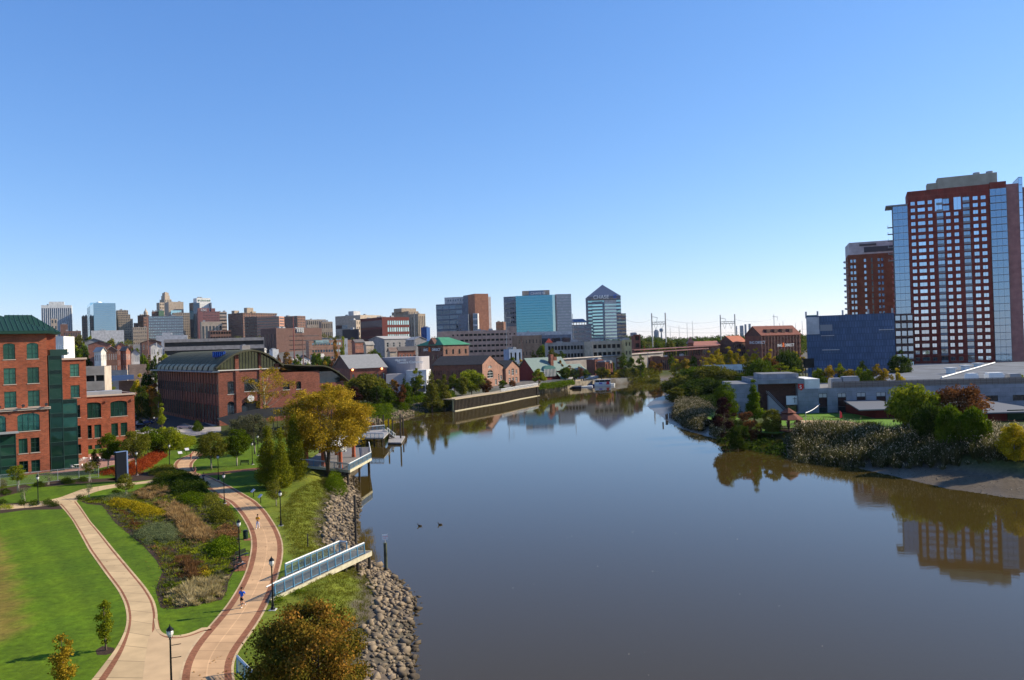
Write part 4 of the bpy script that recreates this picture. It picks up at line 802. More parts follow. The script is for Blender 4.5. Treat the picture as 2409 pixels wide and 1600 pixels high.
# second hip, a little behind
B0 = at(131, 800, 160); B0 = Vector((B0.x, B0.y)); zb2 = at(130, 782, 160).z
block(off, [B0-u*6, B0, B0+v*14, B0-u*6+v*14], 3, zb2, {}, BRICK, wins=w_, par=0, roof=None, name='rear_wall')
m = MB(); q = [B0-u*8-v*.8, B0+u*.8-v*.8, B0+u*.8+v*15, B0-u*8+v*15]; rr = [B0-u*8+v*7, B0-u*3.2+v*7]
m.face([t3(q[0], zb2), t3(q[1], zb2), t3(rr[1], zb2+3.9), t3(rr[0], zb2+3.9)]); m.face([t3(q[1], zb2), t3(q[2], zb2), t3(rr[1], zb2+3.9)]); m.face([t3(q[2], zb2), t3(q[3], zb2), t3(rr[0], zb2+3.9), t3(rr[1], zb2+3.9)]); m.prism(q, zb2-.4, zb2-.002)
rf2 = m.build('rear_roof', GRNR, off); sm_ = MB()
for i in range(11):
    t = i*.8; p = q[1]-u*t; f = min(1, t/4.0); e_ = p+v*7.8*f; sm_.bar((p.x, p.y, zb2+.04), (e_.x, e_.y, zb2+.04+3.9*f), .09)
sm_.build('roof_seams', MT['green_frame'], rf2)
# glass stair bays
GF = MT['green_frame']
def glassbox(P, z0, z1, rows_, cols_, name='glass_bay', g=GG):
    m = MB(); m.prism(P, z0, z1); o = m.build(name, g, off); f = MB()
    for e in (0, 1, 3):
        a, b = P[e], P[(e+1) % 4]; L = (b-a).length; nn = max(1, round(L/cols_)); 
        for i in range(nn+1): q = a.lerp(b, i/nn); f.obox(q, b-a, .1, .12, z0, z1+.03)
        for j in range(rows_+1): z = z0+(z1-z0)*j/rows_; f.obox((a+b)/2, b-a, L, .09, z-.06, z+.06)
    f.build('mullions', GF, o); k = MB()
    for j in range(rows_):
        z = z0+(z1-z0)*(j+.72)/rows_; C_ = sum(P, Vector((0, 0)))/4; k.prism([C_+(p-C_)*(1+.035/max((p-C_).length, 1)) for p in P], z, z+(z1-z0)/rows_*.25)
    k.build('reflection_bands', mat('reflection_dark', (.008, .02, .018), .25), o); return o  # dark bands added to imitate uneven reflections in the glass
G0 = C0+u*.3+v*.5
wg = solve(G0, u, 146, 900); glassbox([G0, G0+u*wg, G0+u*wg+v*6, G0+v*6], 3, at(146, 836, (G0+u*wg).y).z, 8, 2.2)
G1 = G0+u*wg+v*1.2; wg1 = solve(G1, u, 181, 960); z_ = at(181, 939, (G1+u*wg1).y).z; glassbox([G1, G1+u*wg1, G1+u*wg1+v*6, G1+v*6], 3, z_, 5, 2.2)
m = MB(); m.obox(G0+u*2+v*3, u, 3, 3, at(128, 836, G0.y).z, at(128, 828, G0.y).z+.5); m.build('roof_hut', GF, off)
# middle wing
M1 = gp(208, 1076, 3); M1 = Vector((M1.x, M1.y)); zm = at(208, 842, M1.y).z; M0 = M1-u*16
def midops(W, H_):
    o = []; zz = lambda py: at(190, py, (M1-u*2).y).z-3
    for xr in (2.2, 5.5, 8.8):
        for a, b in ((885, 856), (935, 906), (982, 953), (1030, 1001), (1068, 1046)):
            o.append((W-xr-.87, W-xr+.87, zz(a), zz(b), 'off', 0))
    return o
block(off, [M0, M1, M1+v*24, M0+v*24], 3, zm, {0: midops}, BRICK, wins=w_, par=1.0, name='middle_wall', cornice=.35, cm=MT['stone_sill'])
# low right wing
W1 = gp(319, 1047, 3); W1 = Vector((W1.x, W1.y)); zw = at(318, 925, W1.y).z; ww = solve(W1, -u, 205, 1000)+5; W0 = W1-u*ww
def wops(W, H_):
    o = []; zz = lambda py: at(290, py, (W1-u*2).y).z-3
    for k in range(max(1, int(W/5.7))):
        xc = W-3.5-k*5.7; o.append((xc-1.85, xc+1.85, zz(978), zz(942), 'offw', .5))
        for s in (-1, 1):
            for a, b in ((1024, 994), (1062, 1040)): o.append((xc+s*1.03-.75, xc+s*1.03+.75, zz(a), zz(b), 'off', 0))
    return o
block(off, [W0, W1, W1+v*20, W0+v*20], 3, zw, {0: wops}, BRICK, wins=w_, par=.9, name='low_wall', cornice=.35, cm=MT['stone_sill'])
for k in range(3):
    xc = ww-.6-k*5.7; p = W0+u*xc-v*.1; m = MB(); zz = zw-1.6; m.cyl((p.x, p.y, zz), (p.x-v.x*.2, p.y-v.y*.2, zz), .3, .3, 10); m.build('medallion', BRICK2, off)
m = MB(); q = W1-u*6+v*8; m.obox(q, u, 9, 5, zw-.9, zw+.7); m.build('roof_screen', GREYM, off)
# ground floor glass entrance on the left
g0 = C0-u*5.5-v*.45; g1 = A0-v*.45; glassbox([g1, g0, g0+v*.4, g1+v*.4], 3, at(60, 1018, (C0-u*5.5).y).z, 4, 2.4, 'entrance_glazing')
m = MB(); m.prism([g1-v*1.2, g0-v*1.2+u*.4, g0+u*.4, g1], at(60, 1018, g0.y).z, at(60, 1018, g0.y).z+.35); m.build('entrance_canopy', GREYM, off)
place_windows(off, w_)
# brick plaza with chairs and tables
pl = [gp(85, 1120), gp(232, 1102), gp(330, 1080), gp(330, 1060), gp(210, 1068), gp(118, 1112)]
sheet('brick_plaza', pl, 3.01, pathmat('plaza_brick', (.36, .19, .14), None, 0, 1), 'pinkish brick plaza in front of the office')
def table_set(i, x, y, lb):
    c = gp(x, y); t = empty('cafe_table', c, lb, 'table', 'cafe tables on the brick plaza'); m = MB(); m.cyl((0, 0, .72), (0, 0, .75), .5, .5, 12); m.build('table_top', WHITEM, t, local=True)
    m = MB(); m.cyl((0, 0, 0), (0, 0, .72), .04, .04, 6); m.cyl((0, 0, 0), (0, 0, .03), .25, .25, 8); m.build('leg', GREYM, t, local=True)
    return t
def chair_at(c, rz, lb, proto=[]):
    if not proto:
        t = empty('cafe_chair', c, lb, 'chair', 'cafe chairs on the brick plaza', rz); proto.append(t)
        m = MB(); m.box(-.22, -.22, .43, .22, .22, .46); m.build('seat', WHITEM, t, local=True); m = MB(); m.box(-.22, .19, .5, .22, .22, .85); m.build('backrest', WHITEM, t, local=True)
        for sx in (-.2, .2):
            for sy in (-.2, .2): m = MB(); m.bar((sx, sy, 0), (sx, sy, .5 if sy > 0 else .43), .03); m.build('leg', GREYM, t, local=True)
        return t
    t = copy_tree(proto[0], c, rz, label=lb); WL[t] = Vector(c); return t
tbl = [(135, 1096), (176, 1091), (200, 1086), (216, 1094), (245, 1084), (180, 1102)]
for i, (x, y) in enumerate(tbl):
    lb = ['white cafe table nearest the glass stair bay', 'white cafe table second from the stair bay', 'white cafe table by the middle wing wall', 'white cafe table beside the slim dark tree', 'white cafe table before the low wing', 'white cafe table closest to the fence'][i]
    table_set(i, x, y, lb); c = gp(x, y)
    for k in range(3):
        a = i*.7+k*2.1; chair_at(c+Vector((math.sin(a)*.85, math.cos(a)*.85, 0)), -a, 'white chair around the '+lb.replace('white cafe ', '')+(' on its '+['far side', 'right side', 'near side'][k]))
# ---------------- vaulted brick hall ----------------
HR = mat('hall_roof', (.075, .07, .042), .8, 0, ns=.2, na=.2)
hall = empty('brick_hall', gp(515, 1010, 3), 'long red brick hall with a barrel vaulted grey green roof', 'building')
hc = gp(517, 1002, 3); hc = Vector((hc.x, hc.y)); fu = Vector((math.cos(R(37)), math.sin(R(37)))); fv = Vector((-fu.y, fu.x)); Dh = hc.y
wgab = solve(hc, fu, 657, 900); zs_ = at(517, 872, Dh).z; ztop = at(600, 826, (hc+fu*wgab*.6).y).z
Lh = solve(hc, fv, 372, 900); w_ = []
zz = lambda px, py: at(px, py, (hc+fu*3).y).z-3
def gops(W, H_):
    z = lambda py: at(560, py, (hc+fu*W*.35).y).z-3; o = []
    o += [(W*.13, W*.245, z(985), z(943), 'hall', .9), (W*.14, W*.245, z(926), z(896), 'hall', .3)]
    o += [(W*.36, W*.72, z(974), z(945), 'hall', 1.3), (W*.41, W*.68, z(922), z(892), 'hall', .9)]
    return o
def sops(W, H_):
    o = []; n = 24; b = W/n
    for i in range(n): o += [(b*(i+.22), b*(i+.78), H_*.56, H_*.76, 'sl', .7), (b*(i+.2), b*(i+.8), H_*.06, H_*.36, 'sl', .5)]
    return o
style('sl', glass('side_glass', (.5, .47, .42), .8), DKM, 2, 2, .07, .07)
P = [hc+fv*Lh, hc, hc+fu*wgab, hc+fu*wgab+fv*Lh]
block(hall, P, 3, zs_, {0: sops, 1: gops}, BRICK2, wins=w_, par=0, roof=None)
# vault: barrel over the hall, arch front with glass
NA = 20; arc = []
hh = ztop-zs_-.8; zb_ = zs_+.8
for i in range(NA+1):
    t = i/NA; x = -1.0+(wgab+2)*t; arc.append((x, zb_-.9+(hh+.9)*math.sin(math.pi*(.02+.96*t))**.85))
m = MB()
def arcsheet(m, off_f, off_b, lift, th=.5):
    for (x0, z0), (x1, z1) in zip(arc, arc[1:]):
        A, B = hc+fu*x0, hc+fu*x1; f, b = -fv*off_f, fv*off_b
        for l in (0, th): 
            q = [(A+f).x, (A+f).y, z0+lift+l], [(B+f).x, (B+f).y, z1+lift+l], [(B+b).x, (B+b).y, z1+lift+l], [(A+b).x, (A+b).y, z0+lift+l]
            m.face(q if l else q[::-1])
        m.face([((A+f).x, (A+f).y, z0+lift), ((B+f).x, (B+f).y, z1+lift), ((B+f).x, (B+f).y, z1+lift+th), ((A+f).x, (A+f).y, z0+lift+th)])
arcsheet(m, 1.6, Lh, 0); vault = m.build('vault_roof', HR, hall)
m = MB()
for k in range(18):
    d = fv*(Lh*k/17)
    for (x0, z0), (x1, z1) in zip(arc, arc[1:]): a, b = hc+fu*x0+d, hc+fu*x1+d; m.bar((a.x, a.y, z0+.52), (b.x, b.y, z1+.52), .12)
m.build('roof_ribs', mat('rib', (.08, .09, .07), .6), vault)
m = MB()  # tympanum brick piers and glass
g = MB(); ins = [(x, z) for x, z in arc if 0 <= x <= wgab]
for (x0, z0), (x1, z1) in zip(ins, ins[1:]): a, b = hc+fu*x0+fv*.35, hc+fu*x1+fv*.35; g.face([(a.x, a.y, zs_), (b.x, b.y, zs_), (b.x, b.y, z1), (a.x, a.y, z0)])
g.build('arch_glazing', glass('arch_glass', (.06, .07, .03), .6, wob=.05), hall)
def arcz(x): return float(np.interp(x, [a[0] for a in arc], [a[1] for a in arc]))
for x0, x1 in ((wgab*.27, wgab*.33), (wgab*.66, wgab*.7), (wgab*.93, wgab)):
    a, b = hc+fu*x0, hc+fu*x1; zt_ = min(arcz(x0), arcz(x1)); m.prism([a-fv*.15, b-fv*.15, b+fv*.6, a+fv*.6], zs_+.01, zt_)
for x0, x1 in ((wgab*.27, wgab*.33), (wgab*.66, wgab*.7)): a, b = hc+fu*x0-fv*.3, hc+fu*x1-fv*.3; m.prism([a, b, b+fv*.29, a+fv*.29], 3, zs_+.01)
m.build('brick_piers', BRICK2, hall)
m = MB()
for i in range(1, 20): x = wgab*i/20; a = hc+fu*x+fv*.3; m.bar((a.x, a.y, zs_), (a.x, a.y, arcz(x)), .12)
m.build('mullions', DKM, hall)
m = MB(); m.obox(hc+fu*wgab/2-fv*.1, fu, wgab+.3, .6, zs_-.15, zs_+.15); m.build('ledge', MT['white_sill'], hall)
# row of curved dormers along the eave, buttresses and eave
for k in range(12):
    d = hc+fv*(Lh*(k+.6)/12.6); m = MB(); w0 = Lh/12.6*.8
    for s in range(8):
        t0, t1 = s/8, (s+1)/8; f = lambda t: (1.6*math.sin(math.pi*t*.5+.1), 2.6*math.sin(math.pi*min(1, t)*.5))
        (o0, h0), (o1, h1) = (-1.3+2.6*t0, 2.2*math.sqrt(max(0, 1-(1-t0)**2))), (-1.3+2.6*t1, 2.2*math.sqrt(max(0, 1-(1-t1)**2)))
        a = d-fv*w0*.5; b = d+fv*w0*.35
        m.face([((a+fu*o0).x, (a+fu*o0).y, zs_+h0), ((b+fu*o0).x, (b+fu*o0).y, zs_+h0), ((b+fu*o1).x, (b+fu*o1).y, zs_+h1), ((a+fu*o1).x, (a+fu*o1).y, zs_+h1)])
        m.face([((a+fu*o0).x, (a+fu*o0).y, zs_), ((a+fu*o1).x, (a+fu*o1).y, zs_), ((a+fu*o1).x, (a+fu*o1).y, zs_+h1), ((a+fu*o0).x, (a+fu*o0).y, zs_+h0)])
    m.build('dormer_cowl', mat('cowl', (.28, .26, .18), .8), hall)
m = MB(); q = hc+fv*Lh/2-fu*1.2; m.obox(q, fv, Lh+2, 2.6, zs_-.5, zs_-.1); m.build('eave', mat('eave_blue', (.09, .12, .16), .5), hall)
for k in range(25):
    q = hc+fv*(Lh*k/24)-fu*.12; m = MB(); m.obox(q, fv, .4, .16, 3, zs_-.6); m.build('buttress', BRICK3, hall)
# rooftop sign
sgp = hc+fv*8+fu*4
sg = empty('rooftop_sign', (sgp.x, sgp.y, arcz(4)), 'bright blue sign with illegible letters on the hall roof', 'sign')
p0 = at(500, 841, sgp.y); p1 = at(529, 841, sgp.y); zt_ = at(514, 827, sgp.y).z; m = MB(); m.box(p0.x, p0.y, p0.z, p1.x, p0.y+.5, zt_); m.build('sign_board', mat('sign_blue', (.008, .035, .22), .5), sg)
m = MB(); 
for f in (.2, .8): m.bar((p0.x+(p1.x-p0.x)*f, p0.y+.25, arcz(3)-1), (p0.x+(p1.x-p0.x)*f, p0.y+.25, p0.z+.1), .2)
m.build('legs', DKM, sg)
rr_ = random.Random(3); m = MB()
for k in range(6):
    x = p0.x+(p1.x-p0.x)*(k+.3)/6; a = Vector((x, p0.y-.04, p0.z+.3)); m.bar(a, a+Vector((.15, 0, zt_-p0.z-.5)), .14); m.bar(a+Vector((0, 0, .6*rr_.random())), a+Vector((.35, 0, .5+.6*rr_.random())), .13)
m.build('sign_strokes', mat('sign_light', (.06, .2, .55), .5), sg)
# right wing with the low curved roof
e0 = hc+fu*wgab; we = solve(e0, fu, 811, 930); zr_ = at(760, 868, (e0+fu*we*.6).y).z; zl_ = at(811, 895, (e0+fu*we).y).z
def rops(W, H_):
    z = lambda py: at(720, py, (e0+fu*W*.4).y).z-3; o = []
    for f0, f1 in ((.1, .26), (.42, .54)): o.append((W*f0, W*f1, z(915), z(897), 'hall', .5))
    return o
st1 = we*.62; z1_ = at(740, 873, (e0+fu*we*.55).y).z
block(hall, [e0+fu*.01+fv*.6, e0+fu*st1+fv*.6, e0+fu*st1+fv*40, e0+fu*.01+fv*40], 3, z1_, {0: rops}, BRICK2, wins=w_, par=0, roof=None, name='wing_wall')
block(hall, [e0+fu*(st1+.02)+fv*.6, e0+fu*we+fv*.6, e0+fu*we+fv*40, e0+fu*(st1+.02)+fv*40], 3, zl_-.5, {}, BRICK2, wins=w_, par=0, roof=None, name='end_wall')
m = MB(); N_ = 14; za = at(660, 862, e0.y).z
for l in (0, .35):
    for i in range(N_):
        f = lambda t: (t*(we+1.5), za+.6+(z1_-za+.9)*math.sin(math.pi*.5*min(1, t*1.6)) if t < .6 else za+.6+(z1_-za+.9)-(z1_+1.3-zl_+.6)*((t-.6)/.4)**1.6)
        (x0, a0), (x1, a1) = f(i/N_), f((i+1)/N_); A, B = e0+fu*x0-fv*.5, e0+fu*x1-fv*.5; A2, B2 = A+fv*42, B+fv*42
        q = [(A.x, A.y, a0+l), (B.x, B.y, a1+l), (B2.x, B2.y, a1+l), (A2.x, A2.y, a0+l)]; m.face(q if l else q[::-1])
        if l: m.face([(A.x, A.y, a0), (B.x, B.y, a1), (B.x, B.y, a1+l), (A.x, A.y, a0+l)])
m.build('wing_roof', HR, hall)
m = MB(); a, b = e0+fu*(st1+.2)+fv*1.2, e0+fu*(we-1)+fv*1.2; m.prism([a, b, b+fv*6, a+fv*6], zl_-.51, z1_-.3); m.build('clerestory', GD, hall)
m = MB(); a = at(589, 937, (hc+fu*wgab*.5).y)-Vector((fv.x, fv.y, 0))*.6; m.cyl((a.x, a.y, a.z), (a.x+fv.x*.3, a.y+fv.y*.3, a.z), 1.0, 1.0, 16); m.build('round_medallion', WHITEM, hall)
place_windows(hall, w_)
# dark canopy in front
cn = empty('dark_canopy', gp(640, 1022), 'wide dark curved canopy over the hall terrace', 'canopy'); ca = gp(540, 1028); cb = gp(770, 1002); cuv = Vector((cb.x-ca.x, cb.y-ca.y)).normalized(); cvv = Vector((-cuv.y, cuv.x)); cl = Vector((cb.x-ca.x, cb.y-ca.y)).length
m = MB(); base = Vector((ca.x, ca.y))
for i in range(12):
    z = lambda t: 6.0+1.6*math.sin(math.pi*t)
    a0, a1 = i/12, (i+1)/12; A, B = base+cuv*cl*a0, base+cuv*cl*a1
    m.face([(A.x, A.y, z(a0)), (B.x, B.y, z(a1)), ((B+cvv*7).x, (B+cvv*7).y, z(a1)+1.5), ((A+cvv*7).x, (A+cvv*7).y, z(a0)+1.5)]); m.face([(A.x, A.y, z(a0)-.5), (B.x, B.y, z(a1)-.5), (B.x, B.y, z(a1)), (A.x, A.y, z(a0))])
m.build('canopy_cloth', mat('black_cloth', (.018, .018, .018), .8), cn)
m = MB(); 
for i in range(8): q = base+cuv*cl*(i+.2)/7.4+cvv*.3; m.bar((q.x, q.y, 2.9), (q.x, q.y, 6.1), .16)
m.build('posts', DKM, cn)
# ---------------- right bank: towers, car park, grey hall ----------------
def zof(px, py, Y): return at(px, py, Y).z
# tall red tower
GB2 = glass('bay_glass', (.2, .29, .4), .85)
TWD = 395.0; a_ = 14
tw = empty('apartment_tower', at(2370, 870, TWD), 'tall maroon apartment tower with blue glass corner bays', 'apartment tower'); w_ = []
# front corner on the right at px 2372, left end of the maroon face at px 2125
Ct = at(2372, 600, TWD); Ct = Vector((Ct.x, Ct.y)); al = R(-9); tl = Vector((-math.cos(al), -math.sin(al))); tr_ = Vector((-tl.y, tl.x))
tl = Vector((-math.cos(R(24)), math.sin(R(24)))); tb = Vector((math.sin(R(24)), math.cos(R(24))))
wL = solve(Ct, tl, 2139, 600); ztw = zof(2358, 427, TWD); zbt = 3
NF = 24; z0w = zof(2372, 850, TWD); sh = (zof(2340, 452, TWD)-z0w)/NF+.0; H0 = z0w-3
def tops(W, H_):
    o = []
    for j in range(NF):
        z = H0+sh*j+sh*.24; h = sh*.55
        for c, w in ((.065, .055), (.17, .092), (.28, .055), (.5, .055), (.597, .055), (.83, .06), (.925, .06)):
            if j >= NF-2 and c in (.5, .597): continue
            o.append((W*(c-w/2), W*(c+w/2), z, z+h, 'tw', 0))
        for c in (.4, .72): c += (.075 if c < .5 else 0)*(j >= NF-2); o.append((W*(c-.04), W*(c+.045), z-sh*.16, z+h+sh*.1, 'bal', 0))
    for c in (.34, .57): o.append((W*c, W*(c+.09), H0+sh*(NF-2)+.3, H0+sh*NF-.3, 'tw', 0))
    return o
Pt = [Ct+tl*wL, Ct+tl*2.6*wL/16, Ct+tl*2.6*wL/16+tb*18, Ct+tl*wL+tb*18]
block(tw, Pt, zbt, ztw-.5, {0: lambda W, H_: tops(W, H_)}, REDP, wins=w_, par=1.0)
place_windows(tw, w_)
for c in (.4, .72):  # balcony slabs
    for j in range(NF):
        WF = wL*13.4/16; f = WF*.08; p = Pt[0]-tl*(c*WF); m = MB(); z = H0+3+sh*j+.05; m.obox(p-tb*.2+tb*.6, tl, 1.0*f, 1.5, z-.1, z+.06); m.build('balcony_slab', GREYM, tw)
        for_ = MB(); for_.obox(p-tb*.12, tl, 1.04*f, .05, z+.06, z+1.05); for_.build('balcony_rail', MT['grey_frame'], tw)
def bay(P, z0, z1, n, nm, g, col_=None, slab=.5, mull=2.4):
    m = MB(); m.prism(P, z0, z1); o = m.build(nm, g, tw); f = MB(); s = MB(); C = sum(P, Vector((0, 0)))/len(P)
    for e in range(len(P)):
        a, b = P[e], P[(e+1) % len(P)]; L = (b-a).length; k = max(1, round(L/mull))
        for i in range(k+1): f.obox(a.lerp(b, i/k), b-a, .09, .12, z0, z1)
    for j in range(n+1):
        z = z0+(z1-z0)*j/n; q = [C+(p-C)*(1+.12/max((p-C).length, 1)) for p in P]; s.prism(q, z-.14, z+.14)
    f.build('mullions', MT['grey_frame'], o); s.build('floor_bands', col_ or MT['grey_frame'], o); return o
zt_ = zof(2350, 446, TWD); b0 = Ct+tl*2.55*wL/16
bay([b0-tb*.6, Ct-tb*.6, Ct+tb*6, b0+tb*6], H0+3, ztw-3.2, NF, 'corner_glass_bay', GB2)
m = MB(); m.prism([b0-tb*.1, Ct+tb*.3, Ct+tb*18, b0+tb*18], zbt, H0+3-.01); m.prism([b0-tb*.75, Ct-tb*.75, Ct+tb*18.2, b0+tb*18.2], ztw-3.2, ztw+.1); m.prism([b0+tb*6.05, Ct+tb*6.05-tl*0, Ct+tb*18.1, b0+tb*18.1], zbt, ztw-3.2); m.build('corner_walls', REDP, tw)
for j in range(NF):
    z = H0+3+(ztw-3.2-H0-3)*j/NF; m = MB(); q = Ct+tl*1.3*wL/16-tb*1.1; m.obox(q, tl, 2.6*wL/16, 1.2, z-.1, z+.08); m.build('balcony_slab', GREYM, tw)
# right side: sunlight put into a pinkish wall colour; dark glass slot and blade
pk = wallmat('maroon_panel_sunlit', (.36, .16, .14), None, 3, 3.1, .05, .01); r0 = Ct+tb*0; wr1 = 24
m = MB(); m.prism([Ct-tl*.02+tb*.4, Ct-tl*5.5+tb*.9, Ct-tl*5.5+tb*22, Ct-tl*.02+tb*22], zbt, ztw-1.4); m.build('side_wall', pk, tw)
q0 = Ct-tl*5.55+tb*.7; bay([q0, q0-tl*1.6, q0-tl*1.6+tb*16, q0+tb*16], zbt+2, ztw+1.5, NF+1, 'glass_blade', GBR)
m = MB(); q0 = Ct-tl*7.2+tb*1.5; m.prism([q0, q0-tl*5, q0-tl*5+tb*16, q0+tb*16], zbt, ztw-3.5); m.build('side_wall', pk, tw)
for j in range(7): z = ztw-9-j*sh*1.0; m = MB(); q = q0-tl*5.6; m.obox(q+tb*2, tl, 1.4, 5, z, z+.15); m.build('balcony_slab', GREYM, tw)
# the lower glass bay on the left end
zl = zof(2100, 476, TWD+14); q1 = Ct+tl*(wL+.0); ql = solve(Ct, tl, 2104, 600)
bay([Ct+tl*ql+tb*1.2, q1+tb*1.2, q1+tb*14, Ct+tl*ql+tb*14], 6, zl-1, 24, 'left_glass_bay', GB2)
m = MB(); c_ = Ct+tl*ql; m.prism([c_+tl*3.4+tb*.2, q1+tb*.2, q1+tb*15, c_+tl*3.4+tb*15], zl-.9, zl-.3); m.build('roof_fin', MT['grey_frame'], tw)
for j in range(6):
    z = zl-8-j*sh*1.0-4; m = MB(); m.obox(c_+tl*1.4+tb*3, tl, 2.8, 4, z, z+.2); m.obox(c_+tl*2.6+tb*3, tb, 4, .1, z+.2, z+1.2); m.build('balcony_slab', GREYM, tw)
m = MB(); p = Ct+tl*wL*.38+tb*8; m.obox(p-tb*3, tl, wL*.6, 9, ztw-1, ztw+5.2); m.obox(p+tl*wL*.34-tb*3, tl, 6, 7, ztw-1, ztw+3); m.build('penthouse', mat('tan_render', (.36, .32, .25), .9, ns=.3), tw)
for k in range(2): m = MB(); q = Ct+tl*(wL*.17+k*wL*.13)+tb*7; m.cyl((q.x, q.y-3, ztw+5.1), (q.x, q.y-3, ztw+6.6), 1.6, 1.6, 12); m.build('cooling_fan', GREYM, tw)
m = MB(); m.prism([Pt[0]-tb*.2, Ct-tb*.25, Ct-tb*.05, Pt[0]-tb*.03], 3, H0+2.4); m.build('podium_wall', LGREY, tw)
# brown tower behind
RB2 = wallmat('rust_brick', (.2, .06, .025), None, 1, .3, .15); style('br', GB, MT['grey_frame'], 1, 2, .08, .2)
t2, P, z0_, z1_2 = bld('apartment_tower', 'lower rust brown apartment tower behind the blue car park', 1996, 2130, None, 592, 470, 20, zb=3, ym=650, wr=24, wm=RB2, par=.5,
    L=[dict(nc=16, nr=19, fw=.62, fh=.5, cols=[0, 1, 4, 8, 9, 12], zt=2, ul=1, st='b'), dict(nc=16, nr=19, fw=.5, fh=.75, cols=[6, 14], zt=2, ul=1)])
a, b, c, d = P; m = MB(); m.prism([a.lerp(b, .03), b, c, d], z1_2, z1_2+7.5); m.build('rooftop_storey', LGREY, t2)
m = MB(); m.obox(a.lerp(b, .62)-Vector((0, .15)), b-a, (b-a).length*.66, .4, z1_2+1, z1_2+4.3); m.obox(a.lerp(b, .36)-Vector((0, .2)), b-a, (b-a).length*.3, .3, z1_2+5, z1_2+6.2); m.build('louvres', mat('louvre', (.07, .07, .08), .7), t2)
for j in range(19):
    z = 3+(z1_2-2-3)*j/19+.8; m = MB(); m.obox(a-Vector((.8, -1)), b-a, 2.2, 3, z, z+.2); m.obox(a-Vector((1.8, -1)), Vector((0, 1)), 3, .08, z+.2, z+1.2); m.build('balcony_slab', GREYM, t2)
# blue grey car park
cpk = wallmat('mesh_screen', (.08, .125, .21), (.055, .085, .15), 1.2, 3.1, .12, .06, stain=.2)
t3_, P, z0_, zc = bld('car_park', 'blue grey mesh clad multi storey car park left of the tower', 1898, 2106, None, 736, 372, 21, zb=3, ym=800, wr=30, wm=cpk, par=.5); a, b, c, d = P
m = MB(); LL = (b-a).length; m.obox(a.lerp(b, .075)-Vector((0, .12)), b-a, LL*.15, .3, zc-9, zc-.5); m.build('light_panel', LGREY, t3_)
for f in (.005, .14, .43, .72, .985): m = MB(); q = a.lerp(b, f)+Vector((0, .5)); m.obox(q, b-a, .8, .8, zc-1, zc+2.3); m.build('stair_post', LGREY, t3_)
for f, z, w in ((.24, zc-10, .15), (.27, zc-17, .2), (.45, zc-27, .15), (.9, zc-8, .16)): m = MB(); m.obox(a.lerp(b, f)-Vector((0, .5)), b-a, LL*w, .8, z, z+.35); m.build('ledge', LGREY, t3_)
m = MB(); m.obox(a.lerp(b, .23)-Vector((0, .1)), b-a, LL*.14, .2, zc-7.5, zc-4.5); m.build('window', MT['grey_frame'], t3_)
m = MB(); m.obox(a.lerp(b, .09)+Vector((0, 2)), b-a, LL*.13, 2, zc-.5, zc+.5); m.build('roof_unit', mat('green_copper', (.1, .25, .2), .7), t3_)
# link between tower and car park
lk, P, z0_, _ = bld('link_building', 'narrow balconied link between the car park and the tower', 2107, 2150, None, 738, 392, 10, zb=3, ym=800, wr=20, wm=BRICK3, par=.4, L=dict(nc=3, nr=8, fw=.8, fh=.6, st='b'))
# ---- grey riverside hall
gr = empty('grey_hall', gp(1895, 960, 3), 'long grey panelled hall with tall dark windows and red shield', 'building'); w_ = []
ga = gh(1778, 968); g1 = gp(1895, 972, 3); g1 = Vector((g1.x, g1.y)); gd = g1.y
PAN = wallmat('grey_panel', (.25, .26, .28), (.15, .15, .16), 2.6, 1.25, .07, .02)
h_dir = Vector((-.995, .1)); h_b = Vector((.1, .995)); 
wlA = solve(g1, h_dir, 1781, 930); zA = zof(1895, 891, gd); D1 = [g1+h_dir*wlA, g1, g1+h_b*22, g1+h_dir*wlA+h_b*22]
# recessed brick bay in the tall block
zz = lambda py: zof(1840, py, gd)-3
u0, u1 = wlA*(1795-1781)/114, wlA*(1891-1781)/114*.98
style('rec', wallmat('recess_brick', (.075, .03, .022), None, .5, .17, .2), None, rev=2.6)
block(gr, D1, 3, zA, {0: lambda W, H_: [(u0*.2, W*.86, .15, zz(903), 'rec', 0)]}, PAN, wins=w_, par=.5, name='tall_wall', parm=None)
place_windows(gr, w_, 'brick_recess')
m = MB(); q = g1+h_dir*wlA*.225-h_b*-1.2; zc0, zc1 = zof(1870, 953, gd), zof(1870, 932, gd); m.obox(q, h_dir, wlA*.29, .2, zc0, zc1); wb_ = m.build('white_panel', WHITEM, gr)
m = MB(); q2 = q-h_b*.13; m.obox(q2-h_dir*wlA*.03, h_dir, .12, .06, zc0+.5, zc1-.4); m.obox(q2-h_dir*wlA*.03, h_dir, 1.1, .06, zc0+1.6, zc0+1.72); m.build('cross', BLACKM, wb_)
m = MB(); q = g1+h_dir*wlA*.225+h_b*1.4; m.obox(q, h_dir, wlA*.29, .2, 3.1, zc0-.3); m.build('door', GD, gr)
m = MB(); s0 = g1+h_dir*wlA*.78+h_b*.6; s1 = g1+h_dir*wlA*.42+h_b*.6
for k in range(16): p = s0.lerp(s1, k/16); m.obox(p, h_dir, wlA*.36/16+.05, 1.6, 3.05, 3+5.2*(1-k/16)+.2) if k else None
m.build('stair', GREYM, gr); m = MB()
for o_ in (-.8, .8): m.bar((s0.x, s0.y+o_, 9.4), (s1.x, s1.y+o_, 4.2), .1); m.bar((s0.x, s0.y+o_, 8.9), (s1.x, s1.y+o_, 3.7), .07)
m.build('handrail', GREYM, gr)
m = MB(); q = g1+h_dir*wlA*.08-h_b*.12; zs1 = zof(1905, 905, gd); sh_ = [(-.75, 0), (-.75, -1.2), (0, -1.9), (.75, -1.2), (.75, 0)]
